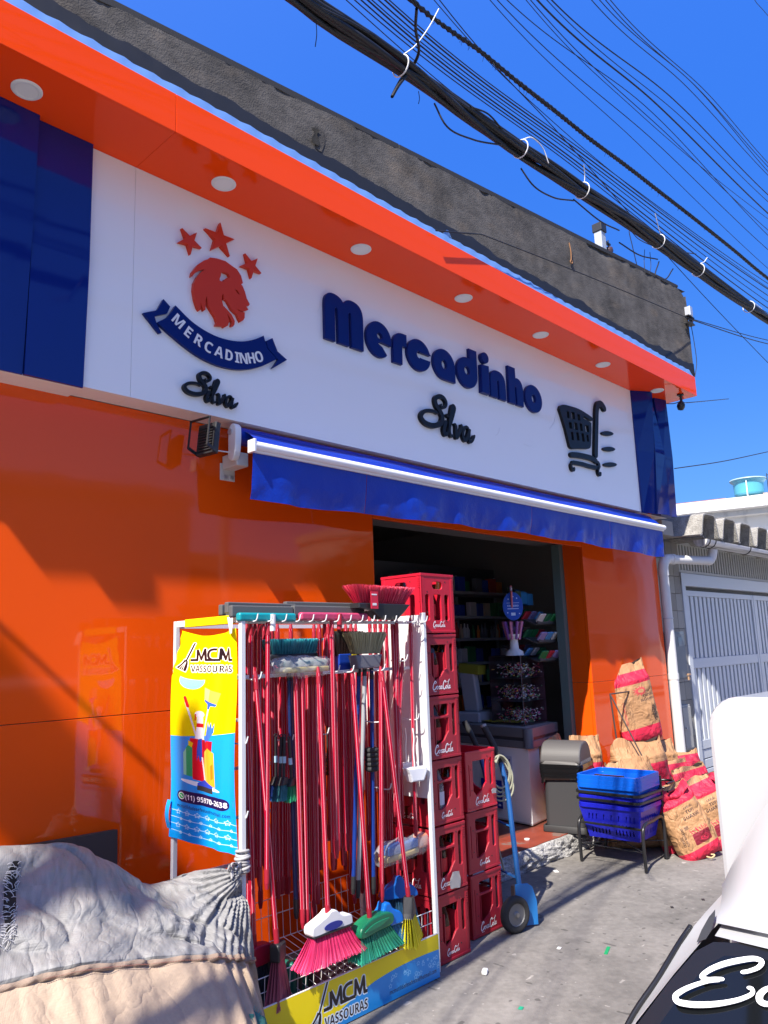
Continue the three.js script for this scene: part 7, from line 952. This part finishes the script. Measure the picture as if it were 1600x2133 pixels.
// ---------------------------------------------------------------- overhead cables
{
  const mCab = std([0.010, 0.010, 0.011], 0.6), mTie = std([0.75, 0.76, 0.76], 0.5);
  const far = (P) => { const a = pv(P[0]), b = pv(P[1]), y = pv(P[P.length - 2]), z = pv(P[P.length - 1]), d = a.clone().sub(b).normalize(); return [a.clone().addScaledVector(d, 9).add(V(0, 0.35, 2.6)), a.clone().addScaledVector(d, 4).add(V(0, 0.06, 0.55)), ...P, z.clone().add(z.clone().sub(y).normalize().multiplyScalar(9).add(V(0, 0.5, 0)))]; };
  const A = far([[1.723, 4.161, 1.720], [2.003, 4.179, 1.720], [2.297, 4.193, 1.720], [2.596, 4.201, 1.720], [3.017, 4.220, 1.720], [3.418, 4.247, 1.720], [3.853, 4.269, 1.720], [4.556, 4.314, 1.720], [5.388, 4.345, 1.720], [6.384, 4.375, 1.720], [7.015, 4.403, 1.720]]).map(pv);
  const o = base('cable_bundle', 'thick black bundle of telephone cables strapped with white ties', 'cable bundle');
  const cA = new THREE.CatmullRomCurve3(A, false, 'centripetal');
  for (let i = 0; i < 16; i++) { const ph = i * 2.4, r = i < 3 ? 0.01 : 0.034 * Math.sqrt(rr(0.3, 1)), pts = []; for (let k = 0; k <= 40; k++) { const p = cA.getPoint(k / 40), t = k / 40; pts.push(p.add(V(0, r * Math.cos(ph + 3 * Math.sin(t * 5 + i)) * 1.15, r * Math.sin(ph + 3 * Math.sin(t * 5 + i))))); } mesh('strand', [tube(pts, rr(0.008, 0.0145), 6, 160)], mCab, o); }
  // loops of slack wire that droop away from the bundle
  const slack = [[[2.504, 4.127, 1.720], [2.559, 4.028, 1.740], [2.773, 4.069, 1.730], [3.033, 4.170, 1.720]], [[3.197, 4.116, 1.720], [3.270, 4.042, 1.740], [3.457, 4.053, 1.740], [3.729, 4.155, 1.720]], [[2.728, 4.205, 1.760], [2.876, 4.242, 1.760], [2.962, 4.222, 1.760], [3.102, 4.231, 1.720]], [[4.826, 4.170, 1.720], [4.700, 4.016, 1.740], [4.841, 4.040, 1.740], [5.048, 4.196, 1.720]], [[4.301, 4.120, 1.700], [4.516, 4.109, 1.720], [4.807, 4.181, 1.720]], [[3.730, 4.164, 1.720], [3.989, 4.125, 1.740], [4.274, 4.183, 1.720]]];
  slack.forEach((p) => mesh('slack_wire', [tube(p, 0.0045, 5, 30)], mCab, o));
  for (const p of [[[1.786, 4.115, 1.720], [1.789, 4.052, 1.720], [1.780, 3.989, 1.720]], [[4.618, 4.181, 1.720], [4.592, 4.087, 1.720], [4.587, 3.994, 1.720]], [[4.696, 4.192, 1.720], [4.688, 4.087, 1.720], [4.654, 4.024, 1.720]], [[2.395, 4.129, 1.720], [2.399, 4.095, 1.720], [2.391, 4.064, 1.720]]]) mesh('hanging_end', [tube(p, 0.0022, 4, 12)], mCab, o);
  const tie = (t, tail) => { const p = cA.getPoint(t), d = cA.getTangent(t), g = T(new THREE.TorusGeometry(0.047, 0.0034, 6, 24), 0, 0, 0); g.applyQuaternion(new THREE.Quaternion().setFromUnitVectors(V(0, 0, 1), d)); g.translate(p.x, p.y, p.z); mesh('cable_tie', [g, tube([p.clone().add(V(0, 0.045, 0.02)), ...tail.map((q) => p.clone().add(V(...q)))], 0.003, 5, 20)], mTie, o); };
  const tOf = (q) => { let b = 0, bd = 9e9; for (let i = 0; i <= 2000; i++) { const d = cA.getPoint(i / 2000).distanceToSquared(pv(q)); if (d < bd) { bd = d; b = i / 2000; } } return b; };
  tie(tOf([2.281, 4.186, 1.720]), [[0.04, 0.09, 0.05], [0.10, 0.20, 0.09], [0.14, 0.30, 0.12]]); tie(tOf([3.209, 4.219, 1.720]), [[0.05, 0.07, 0.04], [0.14, 0.05, 0.05], [0.19, -0.02, 0.05]]); tie(tOf([3.841, 4.264, 1.720]), [[-0.01, 0.08, 0.03], [-0.05, 0.12, 0.05]]); tie(tOf([4.849, 4.309, 1.720]), [[-0.05, 0.09, 0.03], [-0.10, 0.15, 0.04]]); tie(tOf([5.513, 4.336, 1.720]), [[0.05, 0.07, 0.03], [0.10, 0.12, 0.04]]); tie(tOf([6.545, 4.375, 1.720]), [[0.08, 0.04, 0.03], [0.2, 0.03, 0.04]]);
  tag(mesh('wire_loop', [tube([[2.072, 4.158, 2.000], [2.180, 4.199, 1.900], [2.312, 4.226, 1.800], [2.356, 4.229, 1.720], [2.281, 4.126, 1.720], [2.213, 3.999, 1.720], [2.249, 4.071, 1.730], [2.369, 4.237, 1.720]], 0.007, 6, 60)], mCab), 'black loop of wire hanging between the thick bundle and the cable above it', 'wire');
  const B = far([[2.449, 4.680, 1.660], [2.687, 4.688, 1.660], [2.982, 4.723, 1.660], [3.308, 4.731, 1.660], [3.729, 4.755, 1.660], [4.121, 4.771, 1.660], [4.568, 4.806, 1.660], [5.076, 4.836, 1.660], [5.751, 4.876, 1.660], [6.552, 4.913, 1.660], [7.385, 4.941, 1.660]]).map(pv), cB = new THREE.CatmullRomCurve3(B, false, 'centripetal');
  const tw = base('twisted_cable', 'rope like twisted black cable above the thick bundle', 'cable'); for (let i = 0; i < 4; i++) { const pts = []; for (let k = 0; k <= 260; k++) { const p = cB.getPoint(k / 260); pts.push(p.add(V(0, 0.0075 * Math.cos(k * 0.9 + i * 1.57), 0.0075 * Math.sin(k * 0.9 + i * 1.57)))); } mesh('strand', [tube(pts, 0.0075, 5, 520)], mCab, tw); }
  const hairs = []; for (let i = 0; i < 70; i++) { const p = cB.getPoint(rr(0.2, 0.8)); hairs.push(cyl(p, p.clone().add(V(rr(-0.02, 0.02), -rr(0.015, 0.04), rr(-0.02, 0.02))), 0.0015, 0.001, 3)); } tag(mesh('loose_wire_ends', hairs, mCab, tw), null, null, null, 'stuff');
  // single wires
  const W = [];
  W.push([0.0028, [[2.12, 4.51, 1.60], [2.88, 4.53, 1.60], [4.02, 4.55, 1.60], [5.55, 4.58, 1.60], [7.43, 4.56, 1.60]]]);
  W.push([0.0034, [[2.14, 4.51, 1.62], [2.89, 4.52, 1.62], [4.02, 4.55, 1.62], [5.54, 4.60, 1.62], [7.39, 4.60, 1.62]]]);
  W.push([0.004, [[2.16, 4.51, 1.64], [2.90, 4.52, 1.64], [4.02, 4.55, 1.64], [5.52, 4.62, 1.64], [7.34, 4.64, 1.64]]]);
  W.push([0.0028, [[2.18, 4.50, 1.66], [2.91, 4.51, 1.66], [4.02, 4.56, 1.66], [5.51, 4.64, 1.66], [7.29, 4.68, 1.66]]]);
  W.push([0.0034, [[2.20, 4.50, 1.68], [2.92, 4.51, 1.68], [4.02, 4.56, 1.68], [5.49, 4.66, 1.68], [7.25, 4.72, 1.68]]]);
  W.push([0.004, [[2.22, 4.50, 1.70], [2.93, 4.49, 1.70], [4.02, 4.56, 1.70], [5.48, 4.68, 1.70], [7.20, 4.76, 1.70]]]);
  W.push([0.0028, [[2.23, 4.49, 1.72], [2.94, 4.48, 1.72], [4.02, 4.56, 1.72], [5.46, 4.70, 1.72], [7.15, 4.79, 1.72]]]);
  W.push([0.0024, [[2.41, 4.57, 1.51], [3.00, 4.58, 1.51], [3.89, 4.61, 1.51], [4.96, 4.58, 1.51], [6.06, 4.70, 1.51], [7.78, 4.77, 1.51]]]);
  W.push([0.0029, [[2.83, 5.02, 1.53], [3.50, 5.01, 1.53], [3.70, 4.95, 1.53], [4.00, 4.80, 1.53], [4.78, 4.57, 1.53], [5.04, 4.45, 1.53], [6.22, 4.38, 1.53]]]);
  W.push([0.0024, [[3.26, 5.28, 1.56], [4.08, 5.28, 1.56], [5.06, 5.25, 1.56], [6.28, 5.26, 1.56], [7.78, 5.22, 1.56]]]);
  W.push([0.0029, [[3.33, 5.33, 1.56], [4.21, 5.40, 1.56], [5.41, 5.42, 1.56], [6.53, 5.41, 1.56], [7.87, 5.45, 1.56]]]);
  W.push([0.0029, [[3.41, 5.38, 1.57], [3.91, 5.44, 1.57], [4.60, 5.56, 1.57], [5.28, 5.65, 1.57], [6.39, 5.75, 1.57], [7.89, 5.61, 1.57]]]);
  W.push([0.0024, [[3.63, 5.52, 1.57], [4.28, 5.54, 1.57], [5.10, 5.52, 1.57], [6.25, 5.62, 1.57], [7.97, 5.82, 1.57]]]);
  W.push([0.0058, [[3.73, 5.57, 1.59], [4.19, 5.62, 1.59], [4.79, 5.67, 1.59], [5.38, 5.74, 1.59], [5.80, 5.69, 1.59], [6.63, 5.67, 1.59], [7.91, 5.85, 1.59]]]);
  W.push([0.0029, [[3.63, 5.50, 1.60], [4.47, 5.48, 1.60], [5.61, 5.54, 1.60], [6.81, 5.60, 1.60], [7.80, 5.62, 1.60]]]);
  W.push([0.0044, [[3.88, 5.65, 1.61], [4.37, 5.75, 1.61], [4.93, 5.82, 1.61], [5.67, 5.93, 1.61], [6.69, 6.07, 1.61], [7.93, 6.05, 1.61]]]);
  W.push([0.0029, [[3.82, 5.61, 1.61], [4.62, 5.72, 1.61], [5.83, 5.84, 1.61], [6.97, 5.86, 1.61], [7.89, 5.96, 1.61]]]);
  W.push([0.0031, [[4.34, 5.93, 1.65], [5.03, 6.02, 1.65], [5.91, 6.14, 1.65], [6.85, 6.19, 1.65], [7.86, 6.22, 1.65]]]);
  W.push([0.0031, [[4.47, 6.01, 1.65], [5.22, 6.15, 1.65], [6.13, 6.26, 1.65], [6.99, 6.29, 1.65], [7.88, 6.27, 1.65]]]);
  W.push([0.0031, [[4.53, 6.05, 1.66], [5.36, 6.17, 1.66], [6.20, 6.25, 1.66], [7.08, 6.28, 1.66], [7.86, 6.31, 1.66]]]);
  W.push([0.0031, [[4.61, 6.10, 1.66], [5.46, 6.25, 1.66], [6.37, 6.32, 1.66], [7.88, 6.36, 1.66]]]);
  W.push([0.0031, [[8.16, 8.43, 1.67], [8.41, 8.48, 1.67], [8.61, 8.52, 1.67]]]);
  W.push([0.0024, [[2.79, 4.97, 1.54], [3.16, 4.94, 1.54], [3.57, 4.88, 1.54], [3.93, 4.84, 1.54], [4.82, 4.92, 1.54], [6.38, 5.04, 1.54], [7.78, 5.02, 1.54]]]);
  W.forEach(([r, p]) => { const f = far([p[0], p[p.length >> 1], p[p.length - 1]]); tag(mesh('overhead_wire', [new THREE.TubeGeometry(new THREE.CatmullRomCurve3(f.map(pv), false, 'centripetal'), 200, r, 5)], mCab), r > 0.0045 ? 'thicker black overhead wire crossing the blue sky' : 'thin black overhead wire crossing the blue sky', 'cable', r > 0.0045 ? 'thicker overhead wires' : 'thin overhead wires'); });
  // service wire along the parapet with its end insulator
  tag(mesh('service_wire', [tube([[3.851, 4.498, 0.600], [4.077, 4.572, 0.600], [4.384, 4.676, 0.600]], 0.005, 6, 20), tube([[4.384, 4.676, 0.600], [5.363, 4.807, 0.600], [6.646, 4.964, 0.600], [8.124, 5.132, 0.600]], 0.0045, 5, 40), tube([[8.16, 5.13, 0.6], [10.6, 5.52, 0.6], [16, 6.6, 0.7]], 0.006, 5, 40), tube([[8.16, 5.14, 0.6], [10.6, 5.56, 0.62], [16, 6.7, 0.7]], 0.005, 5, 40)], mCab), 'thin black wire stretched along the parapet to an insulator at its corner', 'wire');
  const iso = base('wall_insulator', 'small metal bracket and insulator at the parapet corner', 'insulator', null, [8.20, 5.12, 0.58]); mesh('box', [bx(0.03, 0.10, 0.08, 0.19, -0.06, 0.02, 0.006)], mGalv, iso); mesh('bracket', [bx(-0.05, 0.10, -0.03, -0.02, -0.03, 0.03), bx(-0.05, 0.10, 0.05, 0.06, -0.03, 0.03)], mDark, iso); mesh('spool', [T(new THREE.LatheGeometry([[0.001, -0.03], [0.03, -0.03], [0.018, -0.01], [0.03, 0.01], [0.018, 0.03], [0.001, 0.045]].map((p) => new THREE.Vector2(p[0], p[1])), 16), 0.07, 0.012, 0)], std([0.06, 0.04, 0.035], 0.3), iso); mesh('drop_wire', [tube([[0.06, -0.03, 0], [0.09, -0.2, 0], [0.10, -0.45, 0.0], [0.06, -0.62, -0.02]], 0.004, 5, 30)], mCab, iso);
  const po = base('roof_post', 'grey steel post with dark cap and insulator rack standing behind the parapet', 'post', null, [7.66, 4.6, -0.1]); mesh('shaft', [bx(-0.05, 0.05, 0, 1.66, -0.045, 0.045, 0.004)], std([0.42, 0.45, 0.48], 0.4), po); mesh('cap', [bx(-0.062, 0.062, 1.66, 1.76, -0.058, 0.058, 0.006)], mDark, po); mesh('clamp', [bx(-0.058, 0.058, 1.42, 1.44, -0.053, 0.053), bx(-0.06, -0.045, 1.38, 1.48, 0.0, 0.05)], mGalv, po); mesh('slot', [bx(-0.012, 0.012, 1.22, 1.30, 0.0452, 0.0475)], mDark, po);
  mesh('rack_arm', [bx(0.05, 0.22, 1.58, 1.60, -0.015, 0.015), bx(0.05, 0.22, 1.36, 1.38, -0.015, 0.015), cyl([0.19, 1.33, 0], [0.19, 1.64, 0], 0.008)], mDark, po); mesh('insulator', [T(new THREE.LatheGeometry([[0.001, -0.07], [0.04, -0.07], [0.05, -0.04], [0.03, -0.01], [0.05, 0.02], [0.045, 0.06], [0.001, 0.07]].map((p) => new THREE.Vector2(p[0], p[1])), 18), 0.19, 1.48, 0)], std([0.07, 0.035, 0.03], 0.25), po);
  const f1 = base('wire_holder', 'pale thin rod with black knob beside the steel post on the parapet', 'rod', null, [8.08, 5.4, -0.1]); mesh('rod', [cyl([0, 0, 0], [-0.02, 0.62, 0], 0.01, 0.008, 6)], mWhite, f1); mesh('knob', [bx(-0.05, 0.02, 0.62, 0.68, -0.03, 0.03, 0.01)], mDark, f1); const f2 = base('wire_holder', 'short black wire holder at the parapet edge past the pale rod', 'rod', null, [8.20, 5.4, 0.1]); mesh('rod', [cyl([0, 0, 0], [0, 0.22, 0], 0.012, 0.012, 6)], mDark, f2); mesh('knob', [bx(-0.03, 0.04, 0.2, 0.27, -0.03, 0.03, 0.01)], mDark, f2); mesh('loop_wire', [tube([[0.0, 0.26, 0], [-0.08, 0.5, 0], [-0.16, 0.75, 0], [-0.2, 0.95, 0], [-0.1, 0.85, 0.05], [0.1, 0.75, 0.2], [0.4, 0.66, 0.5]], 0.005, 5, 50)], mCab, f2);
  tag(mesh('street_bracket', [cyl([-1.3, 4.30, 0.0], [-0.43, 4.21, 0.79], 0.014, 0.012, 8)], mGalv), 'bare metal bracket arm on the facade beyond the blue panels', 'bracket');
  tag(mesh('sky_line_wire', [tube([[30.000, 8.478, -8.965], [34.000, 9.299, -8.619], [40.000, 10.697, -8.453]], 0.02, 4, 20)], mCab), 'distant thin wire crossing the pale sky above the white house', 'wire');
}
// ---------------------------------------------------------------- litter on the pavement
{
  const L = (name, g, m, label, cat) => tag(mesh(name, g, m), label, cat);
  L('plastic_strip', [T(new THREE.BoxGeometry(0.11, 0.003, 0.018), 0, 0, 0, 0, 0.35).translate(...[4.116, 0.002, 1.333])], std([0.01, 0.28, 0.10], 0.5), 'green plastic strip lying on the open pavement', 'litter');
  L('foam_scrap', [T(new RoundedBoxGeometry(0.05, 0.022, 0.03, 2, 0.008), 0, 0, 0, 0, 0.5).translate(...[3.451, 0.011, 1.002])], mWhite, 'white foam scrap on the pavement by the foot of the crates', 'litter');
  L('white_scrap', [T(disc(0.022, 0.008, 14)).translate(...[5.448, 0.147, -0.076])], mWhite, 'white cap lying on the red threshold', 'litter'); L('paper_scrap', [T(new THREE.BoxGeometry(0.05, 0.003, 0.03), 0, 0, 0, 0, 0.9).translate(...[5.269, 0.002, 0.288])], mWhite, 'white paper scrap by the broken step', 'litter');
  L('paper_scrap', [T(new THREE.BoxGeometry(0.03, 0.002, 0.02), 0, 0, 0, 0, 0.3).translate(...[3.984, 0.002, 1.112])], mWhite, 'small pale scrap near the hand truck wheel', 'litter'); L('plastic_strip', [T(new THREE.BoxGeometry(0.03, 0.002, 0.02), 0, 0, 0, 0, 0.3).translate(...[3.241, 0.002, 1.368])], std([0.02, 0.35, 0.2], 0.5), 'tiny green plastic bit on the pavement near the printed foot board', 'litter');
  for (const [p, l] of [[[5.009, 0.002, 1.298], 'dark flat chip on the pavement before the charcoal bags'], [[5.272, 0.002, 1.388], 'dark flat chip on the pavement close to the van']]) L('dark_chip', [T(new THREE.BoxGeometry(0.03, 0.003, 0.018), 0, 0, 0, 0, 0.6).translate(...p)], mDark, l, 'litter');
}
// ---------------------------------------------------------------- the other side of the street, seen in the glossy panels
{
  const wallC = [[0.42, 0.38, 0.30], [0.30, 0.33, 0.36], [0.45, 0.30, 0.22], [0.5, 0.48, 0.44]], frm = std([0.6, 0.6, 0.58], 0.5), pane = std([0.03, 0.04, 0.05], 0.08), roofM = std([0.22, 0.075, 0.04], 0.9), dr = std([0.14, 0.08, 0.05], 0.6), gt = std([0.2, 0.22, 0.25], 0.5);
  const house = (x0, x1, h, z, c, label, pitched) => {
    const o = base('street_house', label, 'house', null, [x0, 0, z]), w = x1 - x0, m = std(wallC[c], 0.9);
    mesh('wall', [bx(0, w, 0, h, 0, 7)], m, o); if (pitched) mesh('roof', [T(ext(shape([[-0.4, 0], [7.4, 0], [3.5, 1.3]]), w + 0.4), 0, 0, 0, 0, -Math.PI / 2).translate(w + 0.2, h, 0)], roofM, o); else mesh('roof', [bx(-0.1, w + 0.1, h, h + 0.25, -0.15, 7.1)], m, o);
    for (let x = 0.8, i = 0; x + 1.2 < w; x += 2.3, i++) for (let y = 1.0; y + 1.3 < h; y += 2.9) { if (y < 1.1 && i === 1) { const d = mesh('door', [bx(x, x + 0.95, 0.02, 2.15, -0.06, -0.002)], dr, o); mesh('handle', [bx(x + 0.8, x + 0.88, 1.0, 1.04, -0.10, -0.062)], mGalv, d); continue; } const f = mesh('window', [ext(shape([[x - 0.07, y - 0.07], [x + 1.17, y - 0.07], [x + 1.17, y + 1.17], [x - 0.07, y + 1.17]], [[[x, y], [x, y + 1.1], [x + 1.1, y + 1.1], [x + 1.1, y]]]), 0.06).translate(0, 0, -0.064)], frm, o); mesh('pane', [bx(x, x + 1.1, y, y + 1.1, -0.02, -0.004)], pane, f); }
  };
  house(-16, -6.5, 5.4, 10.9, 0, 'two storey cream house across the street', false); house(-6.0, 1.0, 3.4, 11.4, 2, 'low brick red house with pitched roof across the street', true); house(1.6, 9.0, 4.9, 10.9, 1, 'grey two storey house across the street', false); house(9.6, 17.5, 3.2, 11.2, 3, 'low white house with pitched roof across the street', true); house(18, 30, 5.6, 10.9, 0, 'long cream house further along the other side', false);
  const fence = base('front_wall', 'low white front wall of the houses across the street', 'wall', null, [-6, 0, 10.2]); mesh('masonry', [bx(0, 6.9, 0, 1.5, 0, 0.15), bx(15.7, 23.4, 0, 1.4, 0, 0.15)], std([0.62, 0.61, 0.58], 0.9), fence);
  const pole2 = base('utility_pole', 'round concrete utility pole across the street', 'utility pole', null, [9.3, 0, 9.9]); mesh('shaft', [cyl([0, 0, 0], [0, 8.5, 0], 0.14, 0.10, 16)], mRough, pole2); mesh('crossarm', [bx(-0.05, 0.05, 7.6, 7.7, -0.9, 0.9)], mGalv, pole2);
  const tree = (x, z, h, R, label) => {
    const o = base('street_tree', label, 'tree', null, [x, 0, z]); mesh('trunk', [tube([[0, 0, 0], [0.06, h * 0.3, 0.04], [-0.05, h * 0.6, 0]], 0.13, 8, 16), tube([[0.04, h * 0.4, 0], [0.5, h * 0.7, 0.3]], 0.06, 6, 10), tube([[0, h * 0.45, 0], [-0.6, h * 0.75, -0.2]], 0.06, 6, 10)], std([0.10, 0.075, 0.055], 0.95), o);
    const pos = [], N = 5200, cl = Array.from({ length: 26 }, () => { const a = rr(0, 6.28), q = Math.sqrt(rnd()); return [R * 0.8 * q * Math.cos(a), h * 0.72 + rr(-0.3, 0.32) * h, R * 0.8 * q * Math.sin(a), rr(0.3, 0.62) * R * 0.7]; });
    for (let i = 0; i < N; i++) { const c = cl[i % 26], d = V(rr(-1, 1), rr(-1, 1), rr(-1, 1)).normalize().multiplyScalar(c[3] * Math.cbrt(rnd())), p = V(c[0], c[1], c[2]).add(d), a = V(rr(-1, 1), rr(-0.6, 0.6), rr(-1, 1)).normalize().multiplyScalar(0.09), b = V(rr(-1, 1), rr(-1, 0.2), rr(-1, 1)).normalize().multiplyScalar(0.05); pos.push(...p.clone().sub(a).toArray(), ...p.clone().add(b).toArray(), ...p.clone().add(a).toArray(), ...p.clone().sub(a).toArray(), ...p.clone().add(a).toArray(), ...p.clone().sub(b).toArray()); }
    const g = new THREE.BufferGeometry(); g.setAttribute('position', new THREE.Float32BufferAttribute(pos, 3)); g.computeVertexNormals(); const m = new THREE.Mesh(g, std([0.045, 0.085, 0.025], 0.6)); m.name = 'crown'; m.userData.kind = 'stuff'; m.castShadow = m.receiveShadow = true; o.add(m);
  };
  tree(0.4, 10.0, 4.6, 1.7, 'bushy green street tree between the houses across the street'); tree(13.2, 9.9, 3.9, 1.5, 'smaller green street tree before the low white house');
  const po = base('utility_pole', 'tall utility pole with transformer beam at the kerb before the shop', 'utility pole', null, [-6.5, 0, 3.05]); mesh('shaft', [cyl([0, -0.2, 0], [0, 11.8, 0], 0.16, 0.11, 16)], mRough, po); mesh('crossarm', [bx(-0.06, 0.06, 10.6, 10.72, -1.5, 0.3)], mGalv, po); mesh('transformer', [bx(-0.2, 0.2, 10.73, 11.15, -1.45, -0.2, 0.05)], std([0.4, 0.42, 0.44], 0.5), po);
}

renderer.render(scene, camera);
